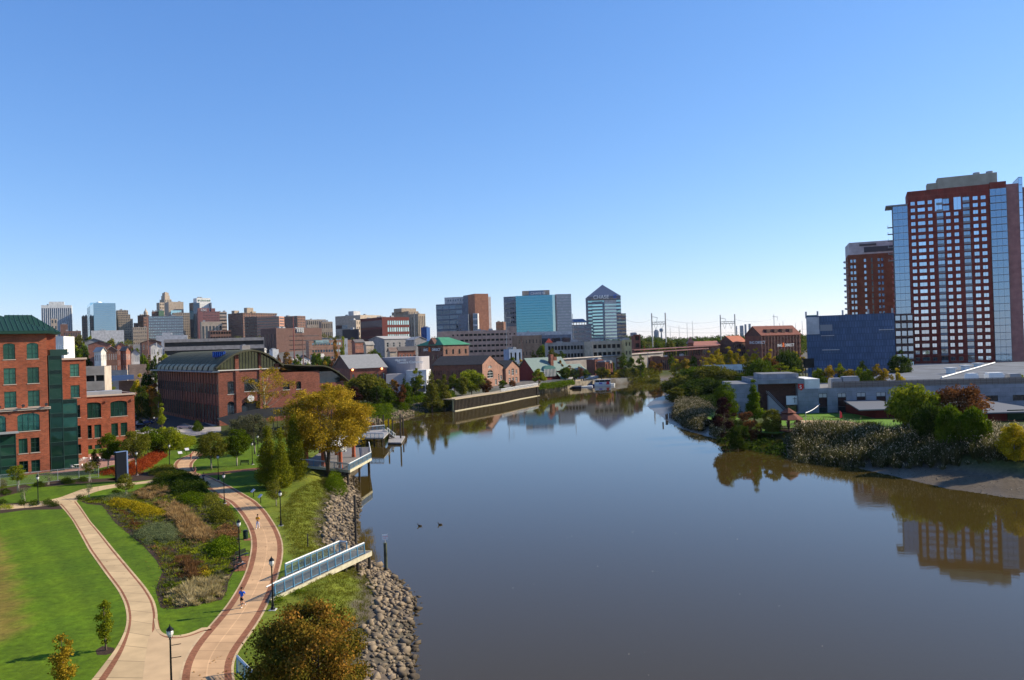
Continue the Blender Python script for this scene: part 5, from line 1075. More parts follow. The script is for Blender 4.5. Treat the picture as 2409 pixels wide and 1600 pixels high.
fr = [(q-h_dir*x, zs1+y+.3) for x, y in sh_]; m.add([(p.x, p.y, z) for p, z in fr]+[(p.x-h_b.x*.1, p.y-h_b.y*.1, z) for p, z in fr], [(5, 6, 7, 8, 9), (0, 1, 6, 5), (1, 2, 7, 6), (2, 3, 8, 7), (3, 4, 9, 8), (4, 0, 5, 9)]); shd = m.build('red_shield', mat('sign_red', (.55, .02, .015), .5), gr)
text(gr, 'S', (q-h_b*.14+h_dir*.42), -h_dir, zs1-1.05, 1.35, WHITEM, 'shield_letter', .02)
m = MB(); q = g1-h_dir*0+h_b*.0; m.prism([g1-h_dir*.02+h_b*.3, g1-h_dir*4.2+h_b*.3, g1-h_dir*4.2+h_b*16, g1-h_dir*.02+h_b*16], zof(1930, 917, gd), zA-.15); m.build('upper_wall', WHT, gr)
m = MB(); m.prism([g1+h_dir*wlA*.75+h_b*8, g1-h_dir*.5+h_b*8, g1-h_dir*.5+h_b*20, g1+h_dir*wlA*.75+h_b*20], zA-.5, zA+1.2); m.build('rear_block', PAN, gr)
# long wing to the right
w_ = []; g2 = g1-h_dir*80; zB = zof(1990, 912, gd); style('gw', GD, BLACKM, 2, 1, .1, .15)
def gwops(W, H_):
    o = []; f = lambda px: (px-1897)/F*gd; z = lambda py: zof(1950, py, gd)-3
    for x0, x1 in ((1928, 1947), (1971, 1990), (2014, 2034), (2058, 2079), (2120, 2140), (2165, 2185)):
        o += [(f(x0), f(x1), z(935), z(925), 'gtop', 0), (f(x0), f(x1), z(957), z(935.3), 'gmid', 0), (f(x0), f(x1), z(974), z(957.3), 'gw', 0)]
    for x0, x1 in ((2300, 2326), (2358, 2383), (2420, 2445)): o.append((f(x0), f(x1), z(952), z(939), 'gw', 0))
    return o
style('gtop', mat('blind', (.5, .48, .44), .7), BLACKM, 2, 1, .1, .15); style('gmid', mat('maroon_infill', (.04, .018, .016), .8), BLACKM, 1, 1, .08, .15)
block(gr, [g1-h_dir*.03, g2, g2+h_b*26, g1-h_dir*.03+h_b*26], 3, zB, {0: gwops}, PAN, wins=w_, par=.3, name='long_wall', roof='long_roof'); place_windows(gr, w_)
m = MB(); rl = g1-h_dir*9-h_b*-.6
for k in range(46): p = g1-h_dir*(8+k*1.5)+h_b*.8; m.bar((p.x, p.y, zB-.3), (p.x, p.y, zB+1.7), .09)
p, q = g1-h_dir*8+h_b*.8, g1-h_dir*77+h_b*.8
for zz_ in (.5, 1.1, 1.7): m.bar((p.x, p.y, zB+zz_), (q.x, q.y, zB+zz_), .09)
m.build('roof_railing', mat('rail_brown', (.1, .085, .08), .6), gr)
m = MB(); p, q = g1-h_dir*8+h_b*2, g1-h_dir*77+h_b*2; m.obox((p+q)/2, p-q, 69, .1, zB-.2, zB+1.5); m.build('roof_screen', mat('screen_tan', (.2, .18, .16), .8), gr)
m = MB(); p = g1+h_dir*(wlA+.02); pl_ = solve(g1+h_b*2, h_dir, 1724, 930); zD = zof(1750, 905, gd); m.prism([g1+h_dir*pl_+h_b*2, p+h_b*2, p+h_b*20, g1+h_dir*pl_+h_b*20], 3, zD); m.build('low_wall', PAN, gr)
for f0, w0 in ((10, 3), (14, 4.5), (47, 2.5), (53, 4), (58, 3), (68, 4.5), (73, 3.5)):
    m = MB(); p = g1-h_dir*f0+h_b*6; m.obox(p, h_dir, w0, 3, zB-.3, zB+1.6+(f0 % 3)*.4); m.obox(p, h_dir, w0*.9, 2.6, zB+1.6, zB+2.1+(f0 % 3)*.4); m.build('roof_unit', WHITEM if f0 % 2 else GREYM, gr)
# maroon entrance porches
for i, (x0, x1, yb, yt_, yr) in enumerate(((2060, 2142, 984, 964, 955), (2320, 2480, 992, 972, 952))):
    a = gp(x0, yb, 3); b = gp(x1, yb, 3); m = MB(); zt__ = zof(x0, yt_, a.y); m.prism([(a.x, a.y-0), (b.x, a.y-0), (b.x, g1.y+(4 if not i else 2)), (a.x, g1.y+(4 if not i else 2))], 3, zt__); m.build('porch_wall', mat('maroon_wall', (.13, .015, .012), .8), gr)
    m = MB(); dx = -5 if not i else -6; m.add([(a.x+dx, a.y-2, zt__+.0), (b.x+1, a.y-2, zt__), (b.x+1, g1.y+1, zt__+.9), (a.x, g1.y+1, zt__+.9), (a.x+dx, a.y-2, zt__+.3), (b.x+1, a.y-2, zt__+.3), (b.x+1, g1.y+1, zt__+1.2), (a.x, g1.y+1, zt__+1.2)], [(4, 5, 6, 7), (0, 1, 5, 4), (3, 2, 1, 0), (0, 4, 7, 3)]); m.build('porch_roof', mat('porch_grey', (.13, .135, .15), .8), gr)
    m = MB(); m.box(a.x+5, a.y-.06, 3.1, a.x+9, a.y+.0, 5.6); m.build('window', GG, gr)
# big low warehouse behind with vents
wh = empty('warehouse', at(2250, 905, 262), 'big low grey roofed warehouse with white ridge vents', 'warehouse'); q0 = at(2035, 897, 258); m = MB()
wz = zof(2300, 873, 330); A = [(at(2035, 903, 258)), (at(2560, 903, 258)), at(2560, 872, 345), at(2110, 876, 345)]
m.face([(p.x, p.y, z) for p, z in zip(A, (8.7, 8.7, 10.2, 10.2))]); m.face([(A[0].x, A[0].y, 3), (A[1].x, A[1].y, 3), (A[1].x, A[1].y, 8.7), (A[0].x, A[0].y, 8.7)]); m.face([(A[3].x, A[3].y, 3), (A[0].x, A[0].y, 3), (A[0].x, A[0].y, 8.7), (A[3].x, A[3].y, 10.2)])
m.build('roof', mat('pale_roof', (.14, .15, .17), .8, ns=.15, na=.25), wh)
m = MB(); a, b = at(2216, 897, 262), at(2341, 874, 335); m.bar((a.x, a.y, 9.2), (b.x, b.y, 10.6), .4); m.build('white_parapet', WHITEM, wh)
for x, y, D_ in ((2237, 888, 285), (2272, 881, 302), (2301, 875, 320)):
    p = at(x, y, D_); m = MB(); m.obox(p, (1, .2), 2.2, 2, 9.2, 11); m.obox(p, (1, .2), 3.2, 3, 11, 11.35); m.build('roof_vent', WHITEM, wh)
# fast: theatre lit sand court, net, flag, gazebo
sheet('volleyball_court', pts([(1885, 989), (1990, 990), (2040, 1000), (2000, 1004), (1885, 1000)], 3), 3.03, mat('sand', (.5, .33, .2), 1, ns=1, na=.15), 'tan sand court on the right lawn')
GRS = mat('bright_lawn', (.1, .19, .015), 1, ns=2, na=.35); GRS2 = GRS
for l, lb in (([(1660, 965), (1730, 962), (1742, 985), (1700, 995), (1665, 985)], 'small sunny lawn behind the reeds'), ([(1765, 1000), (1830, 985), (1885, 980), (2000, 981), (2130, 990), (2150, 1004), (2080, 1010), (1960, 1012), (1885, 1010), (1830, 1020), (1770, 1018)], 'sunny lawn in front of the grey hall'), ([(1880, 972), (2060, 975), (2100, 982), (1960, 983), (1880, 978)], 'shaded lawn strip under the grey hall wall')):
    sheet('lawn', pts(l, 3), 3.012, GRS, lb)
net = empty('volleyball_net', gp(1896, 993), 'white volleyball net strung between two posts', 'net'); a, b = gp(1896, 996), gp(1933, 968)
m = MB(); 
for k in range(8): p, q = a.lerp(b, k/8), a.lerp(b, (k+1)/8); f = lambda t: 5.6-.9*4*t*(1-t)*.5; m.bar((p.x, p.y, f(k/8)), (q.x, q.y, f((k+1)/8)), .14)
m.build('net_tape', WHITEM, net); m = MB()
m.bar((a.x, a.y, 3), (a.x, a.y, 5.8), .09); m.bar((b.x, b.y, 3), (b.x, b.y, 5.8), .09); m.build('posts', GREYM, net)
fl_ = empty('beach_flag', gp(1976, 996), 'red and white feather flag on the sunny lawn', 'flag'); p = gp(1976, 996); m = MB(); m.bar(p, p+Vector((0, 0, 3)), .05); m.build('pole', GREYM, fl_)
m = MB(); m.add([(p.x, p.y, 4.2), (p.x+.7, p.y+.1, 4.4), (p.x+.6, p.y+.1, 5.6), (p.x+.1, p.y, 6.1)], [(0, 1, 2, 3)]); m.add([(p.x, p.y+.03, 4.2), (p.x+.7, p.y+.13, 4.4), (p.x+.6, p.y+.13, 5.6), (p.x+.1, p.y+.03, 6.1)], [(3, 2, 1, 0)]); m.build('cloth', mat('flag_red', (.6, .05, .05), .8), fl_)
gz = empty('gazebo', gp(1856, 1014), 'dark wooden gazebo with a two tier red brown roof', 'gazebo'); c = gp(1856, 1014); WD = mat('dark_wood', (.06, .028, .02), .8, ns=3); RR = mat('red_shingle', (.16, .055, .035), .9, ns=3, na=.3)
def octo(r, n=8): return [(c.x+r*math.cos(2*math.pi*(i+.5)/n), c.y+r*math.sin(2*math.pi*(i+.5)/n)) for i in range(n)]
m = MB()
for r0, z0, r1, z1 in ((3.2, 5.8, 1.5, 7.0), (1.7, 7.25, .05, 8.3)):
    o0, o1 = octo(r0), octo(r1)
    for i in range(8): j = (i+1) % 8; m.face([(*o0[i], z0), (*o0[j], z0), (*o1[j], z1), (*o1[i], z1)]); m.face([(*o0[j], z0), (*o0[i], z0), (*o0[i], z0-.15), (*o0[j], z0-.15)])
m.prism(octo(1.3), 6.7, 7.3); m.build('roof', RR, gz)
for i, (x, y) in enumerate(octo(2.6)): m = MB(); m.bar((x, y, 3), (x, y, 5.8), .22); m.build('post', WD, gz)
m = MB(); o0 = octo(2.6)
for i in range(8):
    if i == 6: continue
    j = (i+1) % 8
    for z in (3.3, 3.9): m.bar((*o0[i], z), (*o0[j], z), .1)
    for k in range(5): t = k/5; x, y = o0[i][0]*(1-t)+o0[j][0]*t, o0[i][1]*(1-t)+o0[j][1]*t; m.bar((x, y, 3.1), (x, y, 3.9), .07)
m.build('railing', WD, gz); m = MB(); m.prism(octo(2.7), 3, 3.15); m.build('floor', WD, gz)
# ---------------- city across the left bank ----------------
def B(name, label, xl, xc, xr, yt, D, a, **k):
    c = at(xc, yt, D); zb = k.pop('zb', None); zb = max(2, hz(c.x, c.y)-1.5) if zb is None else zb
    q = bld(name, label, xl, xc, xr, yt, D, a, zb=zb, **k)
    if label and k.get('par', 1) and D > 380 and name.split('_')[-1] in ('block', 'building', 'tower', 'office', 'garage', 'courthouse', 'hotel', 'shed'): roofbits(q[0], q[1], q[3]-.8, 2+int(xc) % 3, int(xc), hmax=1.2+D/500)
    return q
g_ = lambda nc, nr, fw=.5, fh=.55, **k: dict(nc=nc, nr=nr, fw=fw, fh=fh, **k)
OB = 'office_block'
# far downtown skyline, left to right
o, P, z0, z1 = B('office_tower', 'far tower with white vertical piers at the left of the skyline', 91.5, 97, 169, 718, 1500, 62, wm=WHT, wr=None, wl=30, Rr=g_(15, 1, .62, .9, st='n', fz=.3), L=g_(3, 1, .6, .9, st='n'))
m = MB(); a, b, c, d = P; m.obox((b+c)/2+(d-c)*.4, c-b, (c-b).length*.5, 12, z1-.5, z1+7); m.build('penthouse', WHT, o)
B('office_block', 'tan low block before the white piered tower', 118, 120, 135, 750, 1300, 60, wm=BEIGE, wl=15, Rr=g_(2, 5)); B('office_block', 'brown windowless block with a chimney beside the treeline', 139, 142, 160, 763, 1150, 60, wm=BRICK4, wl=15); B('office_block', 'long low brown roofline behind the trees', 145, 150, 191, 779, 1100, 60, wm=BRICK4, wl=20, Rr=g_(10, 3))
B('office_tower', 'narrow brown tower at the left of the blue glass tower', 192, 193, 206, 744, 1500, 60, wm=BRICK4, wl=20, Rr=g_(3, 12))
gt = glass('sky_glass', (.36, .56, .68), .9, wob=.01)
o, P, z0, z1 = B('glass_tower', 'pale blue glass tower with a small white dome', 205, 221, 272, 713, 1400, 58, wm=gt, wr=None); a, b, c, d = P
m = MB(); q = a.lerp(b, .5); m.prism([a+(b-a)*0, a.lerp(b, .5), a.lerp(b, .5)+(d-a)*.7, a+(d-a)*.7], z0, z1+6); m.build('rear_wing', gt, o)
m = MB(); m.prism([a.lerp(b, .5)-(d-a).normalized()*.6, b-(d-a).normalized()*.6, b-(d-a).normalized()*.1, a.lerp(b, .5)-(d-a).normalized()*.1], z0, z1-1); m.build('dark_strip', GT, o)
m = MB()
for j in range(20): z = z0+(z1-z0)*j/20; m.obox((b+c)/2+(b-a).normalized()*.2, c-b, (c-b).length, .3, z, z+.25)
for j in range(22): m.obox(b.lerp(c, j/21)+(b-a).normalized()*.2, c-b, .3, .3, z0, z1-.3)
m.build('mullions', MT['grey_frame'], o); m = MB(); m.ell((*(a.lerp(c, .45)), z1+4), (6, 6, 5), 10, 6); m.build('dome', WHITEM, o, smooth=True)
B('low_building', 'long plain grey hall below the blue glass tower', 212, 215, 292, 778, 1250, 62, wm=LGREY, wl=30)
for xl, xc, xr, yt, lb, nr in ((272, 275, 302, 730, 'upper tier of the stepped tan tower', 4), (273, 277, 307, 740, 'stepped', 9), (275, 279, 313, 750, 'wide', 9)):
    if nr == 4: o, P, z0, z1 = B('office_tower', 'stepped tan stone tower right of the blue glass tower', xl, xc, xr, yt, 1490, 60, wm=TANS, wl=24, Rr=g_(7, 16)); rt = o
    else: bld('', '', xl, xc, xr, yt, 1490-(8 if nr == 9 and lb == 'stepped' else 16), 60, zb=z0, wm=TANS, wl=24, Rr=g_(8, 14 if lb == 'stepped' else 11), root=rt, name_w='lower_wall')
B('office_block', 'small navy glass block between tan towers', 313, 315, 325, 760, 1600, 60, wm=GN, wl=15)
B('office_block', 'low tan stone block with scattered square windows', 310, 313, 350, 770, 1320, 62, wm=TANS, wl=20, Rr=g_(8, 5, .4, .45))
o, P, z0, z1 = B('office_block', 'brown stone block with a small cupola', 324, 338, 352, 741, 1480, 40, wm=BRICK4, L=g_(6, 9, .4), Rr=g_(4, 9)); a, b, c, d = P
m = MB(); q = b+(d-a)*.4; m.lathe((q.x, q.y, z1), [(4, 0), (4, 5), (3, 7), (1, 10), (.3, 13)], 8); m.build('cupola', BEIGE, o)
o, P, z0, z1 = B('office_block', 'blue grey block with a grid of bright square windows', 347, 350, 431, 744, 1350, 64, wm=BLUEP, wl=22, Rr=g_(20, 10, .38, .42, st='l'))
o, P, z0, z1 = B('office_tower', 'slim stepped grey tower with crown, tallest of the skyline', 376, 388, 404, 704, 1620, 40, wm=BEIGE, L=g_(4, 14, .4, .6), Rr=g_(4, 14, .4, .6)); a, b, c, d = P; C_ = (a+b+c+d)/4
m = MB(); sh4 = lambda s: [C_+(p-C_)*s for p in (a, b, c, d)]; m.prism(sh4(.72), z1, z1+8); m.prism(sh4(.55), z1+8, z1+14); m.prism(sh4(.3), z1+14, z1+15.5); m.build('crown', BEIGE, o)
bld('', '', 368.5, 376, 391, 712, 1612, 40, zb=z0, wm=BEIGE, L=g_(4, 12), Rr=g_(4, 12), root=o, name_w='side_wing')
o, P, z0, z1 = B('office_block', 'square beige block with a pale green glass panel', 387, 397, 432, 710, 1560, 52, wm=BEIGE, Rr=[dict(nc=1, nr=1, fw=.72, fh=.35, zb=30, zt=4, st='l', fz=.6)])
B('office_block', 'beige block with many dark square windows and arched top', 403, 408, 447, 736, 1480, 60, wm=TANS, wl=20, Rr=g_(9, 12, .42, .5))
for xl, xr, yt in ((372, 386, 731), (357, 374, 733)): B('office_block', 'green topped small block behind the blue grid block' if xl == 372 else 'olive brown small block behind the blue grid block', xl, xl+2, xr, yt, 1420, 60, wm=mat('green_panel', (.12, .2, .12), .8) if xl == 372 else BRICK4, wl=15)
o, P, z0, z1 = B('bank_tower', 'blank white faced tower with green sign above the pink block', 455, 463, 495.5, 701, 1560, 50, wm=WHT, wr=None); a, b, c, d = P; u_ = (c-b).normalized()
text(o, '\u2733 Citizens Bank', b+u_*2-(d-a).normalized()*0+Vector((u_.y, -u_.x))*.5, u_, z1-6.2, 3.6, mat('sign_green', (.0, .12, .07), .6))
bld('', '', 445.5, 455, 470, 712, 1550, 42, zb=z0, wm=GN, root=o, name_w='glass_wing', L=None); bld('', '', 488, 496, 498.5, 712, 1570, 52, zb=z0, wm=BLUEP, root=o, name_w='side_wing')
PK = wallmat('pink_brick', (.27, .11, .1), None, 2, .6, .1, .02)
o, P, z0, z1 = B('office_block', 'pink brick block with CSC letters on its raised corner', 463, 466, 517, 733, 1470, 62, wm=PK, wl=20, Rr=g_(14, 12, .4, .4, cols=range(3, 14))); a, b, c, d = P; u_ = (c-b).normalized(); n_ = Vector((u_.y, -u_.x))
m = MB(); m.prism([b-n_*.0, b+u_*20, b+u_*20-n_*10, b-n_*10], z1-.5, z1+6.5); m.prism([b.lerp(c, .62), b.lerp(c, .8), b.lerp(c, .8)-n_*10, b.lerp(c, .62)-n_*10], z1-.5, z1+6); m.build('raised_corner', PK, o); text(o, 'CSC', b+u_*5+n_*.3, u_, z1+.8, 6, WHITEM)
o, P, z0, z1 = B('office_block', 'beige block with tall paired windows below the pink block', 470.5, 474, 523, 757, 1400, 62, wm=BEIGE, wl=20, Rr=[g_(6, 1, .62, .8, zt=5, zb=2), g_(12, 1, .4, .6, zb=30, zt=1.5)][:1])
B('office_block', 'beige office with dark horizontal window bands', 510, 515, 534, 734, 1520, 60, wm=BEIGE, wl=20, Rr=g_(1, 9, .92, .4))
o, P, z0, z1 = B('hotel', 'big brown stone hotel with a heavy roofline', 536.6, 572, 652, 736, 1420, 36, wm=BRICK4, L=g_(12, 12, .35, .5), Rr=g_(14, 12, .4, .5), cornice=1.2, cm=TANS); a, b, c, d = P
for f, s_, h in ((.15, 10, 6), (.42, 14, 11), (.5, 8, 4)): m = MB(); m.obox(a.lerp(c, f), c-b, s_, 9, z1-1, z1+h); m.build('roof_block', TANS, o)
SAL = wallmat('salmon_panel', (.4, .2, .14), None, 4, 2, .05, .01)
o, P, z0, z1 = B('office_block', 'salmon office with continuous dark window bands', 605, 657, 669, 744, 1250, 10, wm=SAL, wl=None, L=g_(1, 9, .97, .38, zt=1), Rr=g_(1, 9, .8, .38, zt=1))
B('office_block', 'dark brick block left of the salmon office', 576, 606, None, 745, 1290, 8, wm=BRICK3, wr=20, L=g_(8, 8, .5, .5))
B('office_block', 'brown block with stepped roof right of the salmon office', 661, 700, 719, 743, 1380, 25, wm=BRICK4, L=g_(8, 9, .4, .5), Rr=g_(5, 9)); B('office_block', 'low far beige block at the skyline dip', 720, 722, 767, 752, 1500, 62, wm=BEIGE, wl=20, Rr=g_(10, 3)); B('office_block', 'farther low beige wing at the skyline dip', 755, 757, 783, 757, 1480, 62, wm=TANS, wl=20, Rr=g_(6, 2))
BNK = wallmat('bunker_brick', (.13, .068, .055), None, 1, .3, .1, .02)
o, P, z0, z1 = B('office_block', 'massive windowless brown block with rooftop machinery', 613.5, 650, 757, 772, 930, 38, wm=BNK, Rr=[dict(nc=1, nr=4, fw=.84, fh=.16, zt=7, zb=2, ul=14)], L=[dict(nc=5, nr=1, fw=.2, fh=.7, zt=3)]); a, b, c, d = P
m = MB(); u_ = (c-b).normalized(); q = b+u_*(c-b).length*.42; m.prism([q, q+u_*12, q+u_*12+(a-b).normalized()*10, q+(a-b).normalized()*10], z1-6, z1+.5); 
for k in range(4): m.obox(q+u_*(2+k*2.6)+Vector((.2, -.6)), u_, 1.7, 1.7, z1-5, z1-1)
m.build('machinery', GREYM, o)
ORB = wallmat('banded_orange_brick', (.42, .15, .06), (.5, .35, .25), 1, 1.6, .06, .12)
o, P, z0, z1 = B('office_block', 'bright orange brick office with three window rows', 725, 727, 828, 802, 760, 66, wm=ORB, wl=18, par=.4, Rr=[dict(nc=16, nr=3, fw=.72, fh=.34, cols=list(range(1, 12)), zb=2, st='l')]); a, b, c, d = P; u_ = (c-b).normalized(); n_ = Vector((u_.y, -u_.x)); W_ = (c-b).length
m = MB(); m.obox(b+u_*W_*.86+n_*.15, u_, W_*.08, .4, z0+2, z1+1.5); m.build('grey_panel', LGREY, o); m = MB(); m.prism([b+u_*W_*.12+n_*.1, b+u_*W_*.46+n_*.1, b+u_*W_*.46-n_*8, b+u_*W_*.12-n_*8], z1-3.2, z1+.2); m.build('top_glazing', GL, o)
o, P, z0, z1 = B('parking_structure', 'long low concrete parking structure with dark open decks', 383, 386, 622, 799, 800, 70, wm=CONC, wl=24, par=.9, Rr=[dict(nc=1, nr=3, fw=.99, fh=.52, zb=0, zt=1.2, st='open')])
B('low_building', 'pale flat roofed building above the parking structure', 365, 368, 441, 790, 930, 68, wm=LGREY, wl=25); B('low_building', 'small pale penthouse left of the parking structure', 380, 382, 405, 783, 950, 68, wm=LGREY, wl=10)
B('low_building', 'brown frame like parking block behind the parking structure', 489, 495, 544, 778, 1050, 60, wm=BRICK4, wl=20, Rr=g_(8, 4, .8, .5, st='open')); B('low_building', 'white plain building behind the hall vault', 640, 642, 656, 822, 560, 60, wm=WHT, wl=10)
B('low_building', 'small concrete stair hut before the parking structure', 567, 570, 589, 813, 640, 60, wm=CONC, wl=8)
o, P, z0, z1 = B('courthouse', 'wide pale building with a dark band and a roof cube', 789, 848, 896, 741, 1300, 32, wm=BEIGE, L=g_(1, 1, .98, .3, zb=12, zt=8, st='n'), Rr=g_(1, 2, .8, .15, zt=3)); a, b, c, d = P; m = MB(); m.obox(a.lerp(c, .42), c-b, 16, 12, z1-1, z1+8); m.build('roof_cube', LGREY, o)
B('low_building', 'pale block with a stair tower in front of the courthouse', 818, 838, 848, 753, 1180, 30, wm=BEIGE, Rr=g_(2, 4, .3)); B('low_building', 'black glass low building below the courthouse', 806, 843, 845, 774, 1050, 20, wm=mat('black_glass', (.006, .007, .02), .3))
# red framed glass office
RFM = mat('red_frame', (.12, .025, .02), .7)
o, P, z0, z1 = B('glass_office', 'red framed glass office with pale green window grid', 848, 899, 963, 746, 900, 48, wm=RFM, L=[dict(nc=22, nr=4, fw=.6, fh=.82, zt=2.5, st='n')], Rr=[dict(nc=10, nr=5, fw=.72, fh=.6, zt=2.5, ul=7, st='l'), dict(nc=2, nr=5, fw=.7, fh=.8, zt=2.5, ul=1, ur=0, cols=[], st='l')]); roofbits(o, P, z1, 6, 3)
o, P, z0, z1 = B('office_tower', 'tan stone tower with stepped roof and vertical slots', 922, 962, 985, 732, 1200, 45, wm=TANS, L=g_(12, 7, .4, .6), Rr=g_(6, 6, .4, .6)); a, b, c, d = P; m = MB(); m.obox(a.lerp(c, .5), c-b, 28, 20, z1-1, z1+5); m.build('roof_block', TANS, o)
B('office_tower', 'tan stone tower with tall slots, right neighbour of the stepped one', 958, 984, 1001, 738, 1170, 40, wm=TANS, L=g_(5, 1, .4, .8), Rr=g_(4, 1, .45, .85))
B('low_building', 'small blue and white block at the foot of the tan towers', 991, 1004, 1012, 770, 1000, 20, wm=mat('sign_blue2', (.02, .07, .22), .6))
# dark glass and brick complex
o, P, z0, z1 = B('glass_office', 'dark reflective glass office with a tall brick end', 1026, 1110, None, 713, 1120, 12, wm=BLUEP, wr=36, L=[dict(nc=4, nr=9, fw=.93, fh=.7, zt=1, ur=14, st='n')], wl=None); a, b, c, d = P
bld('', '', 1046, 1116, None, 697, 1135, 12, zb=z0, wm=LGREY, wr=30, root=o, name_w='upper_wall', L=[dict(nc=12, nr=1, fw=.5, fh=.5, zb=z1-z0+3, zt=2, cols=range(1, 9), st='n')])
bld('', '', 1090, 1115, 1150, 692, 1100, 58, zb=z0, wm=BLUEP, root=o, name_w='slab_wall', wr=14); OBR = wallmat('panel_brick', (.36, .15, .085), None, 2, 3, .04, .01)
bld('', '', 1112, 1117, 1149, 691, 1090, 64, zb=z0, wm=OBR, wl=24, root=o, name_w='brick_end'); bld('', '', 1148, 1149, 1155, 698, 1120, 60, zb=z0, wm=LGREY, wl=20, root=o, name_w='side_panel')
bld('', '', 1078, 1102, None, 738, 1085, 8, zb=z0, wm=BLUEP, wr=14, root=o, name_w='low_slab', L=[dict(nc=3, nr=8, fw=.3, fh=.3, cols=[0], st='n')]); bld('', '', 1113, 1124, None, 737, 1075, 8, zb=z0, wm=LGREY, wr=10, root=o, name_w='stair_tower', L=[dict(nc=1, nr=6, fw=.9, fh=.7, st='n')])
B('low_building', 'small brown block between the two glass complexes', 1167, 1185, 1190, 757, 1150, 20, wm=BRICK4, L=g_(5, 6, .4, .4))
# teal glass block with lettering
o, P, z0, z1 = B('glass_office', 'wide teal mirror glass block with CHASE on its penthouse', 1214, 1300, None, 693.5, 1200, 4, wm=GT, wr=40, ym=730); a, b, c, d = P; u_ = (b-a).normalized(); n_ = Vector((u_.y, -u_.x)); W_ = (b-a).length
m = MB()
for j in range(22): z = z0+(z1-z0)*j/22; m.obox((a+b)/2+n_*.15, u_, W_, .2, z, z+.2)
m.build('floor_lines', mat('teal_line', (.05, .16, .2), .5), o)
bld('', '', 1185, 1217, None, 697, 1215, 16, zb=z0, wm=BLUEP, wr=20, root=o, name_w='left_wing', L=g_(5, 12, .8, .4, st='n')); bld('', '', 1299, 1308, None, 693, 1205, -10, zb=z0, wm=GL, wr=10, root=o, name_w='pale_glass_edge')
bld('', '', 1307, 1311, None, 692.5, 1212, 0, zb=z0, wm=GN, wr=14, root=o, name_w='dark_slot'); st_ = bld('', '', 1310, 1344, None, 691.5, 1204, -14, zb=z0, wm=LGREY, wr=20, root=o, name_w='right_wing')
m = MB(); A_, B_ = st_[1][0], st_[1][1]; uu = (B_-A_).normalized()
for j in range(13): z = z1-3-j*4.4; m.obox((A_+B_)/2+Vector((uu.y, -uu.x))*.12, uu, (B_-A_).length, .2, z, z+1.9)
m.build('window_bands', mat('pale_band', (.36, .38, .36), .4), o)
pa, pb_ = at(1229, 700, 1205), at(1293, 700, 1205); zp1 = at(1260, 683.5, 1205).z; m = MB(); m.prism([(pa.x, pa.y+2), (pb_.x, pb_.y-2), (pb_.x, pb_.y+22), (pa.x, pa.y+22)], z1-1, zp1); m.build('penthouse', BEIGE, o)
m = MB(); m.box(pa.x+10, pa.y-1.2, z1+.2, pb_.x-9, pa.y-.2, zp1-.4); m.build('sign_band', mat('band_blue', (.13, .2, .3), .5), o)
def octagon(o, P, z, s, mt):
    m = MB()
    for k in range(4):
        a = k*math.pi/2; c_, s_ = math.cos(a), math.sin(a); q = [(-.15, .5), (.5, .5), (.25, .18), (-.15, .18)]
        m.face([(P[0]+(x*c_-y*s_)*s, P[1], z+(x*s_+y*c_)*s) for x, y in q][::-1]); m.face([(P[0]+(x*c_-y*s_)*s, P[1]+.1, z+(x*s_+y*c_)*s) for x, y in q])
    m.build('emblem', mt, o)
WL[o] = WL.get(o); text(o, 'CHASE', (pa.x+12.5, pa.y-1.4), (1, 0), z1+1.2, 5.6, WHITEM); octagon(o, (pa.x+33, pa.y-1.5), z1+3.3, 4.2, WHITEM)
# pointed tower
style('cb', glass('stripe_glass', (.3, .52, .55), .85), None, rev=.15)
TWP = wallmat('tower_band', (.15, .16, .2), None, 3, 2, .05, .01)
o, P, z0, z1 = B('office_tower', 'banded blue tower with a pyramid roof and CHASE lettering', 1383, 1461, None, 696, 1250, 2, wm=TWP, wr=52, ym=730, par=0, L=[dict(nc=1, nr=15, fw=.985, fh=.5, zt=5, st='cb')]); a, b, c, d = P; u_ = (b-a).normalized(); n_ = Vector((u_.y, -u_.x)); W_ = (b-a).length; C_ = (a+b+c+d)/4; za = at(1422, 671, 1276).z
m = MB(); e = [C_+(p-C_)*1.02 for p in P]
for i in range(4): p, q = e[i], e[(i+1) % 4]; m.face([(p.x, p.y, z1), (q.x, q.y, z1), (C_.x, C_.y, za+1)])
m.prism(e, z1-.6, z1-.003); m.build('pyramid_roof', mat('slate_blue', (.09, .12, .19), .5, .3), o); p = a+n_*1.2
text(o, 'CHASE', a+u_*9+n_*1.4, u_, z1-3.8, 8.2, WHITEM); octagon(o, (a.x+44, a.y-1.6), z1-.6, 5.6, mat('emblem_blue', (.02, .1, .5), .5))
f0, f1, f2, f3 = W_*.13, W_*.445, W_*.5, W_*.86; zf = at(1422, 706, 1250).z
m = MB(); m.prism([a+u_*f0+n_*.6, a+u_*f1+n_*3.2, a+u_*f1-n_*1, a+u_*f0-n_*1], z0, zf-2); m.build('left_bay', BLUEP, o); m = MB(); m.prism([a+u_*f2+n_*3.2, a+u_*f3+n_*.6, a+u_*f3-n_*1, a+u_*f2-n_*1], z0, zf); m.build('lit_right_bay', LGREY, o)  # right half of the V front: sunlight put into paler panels
m = MB(); m.prism([a+u_*f1+n_*.6, a+u_*f2+n_*.6, a+u_*f2-n_*.5, a+u_*f1-n_*.5], z0, zf-3); m.build('dark_slot', GN, o)
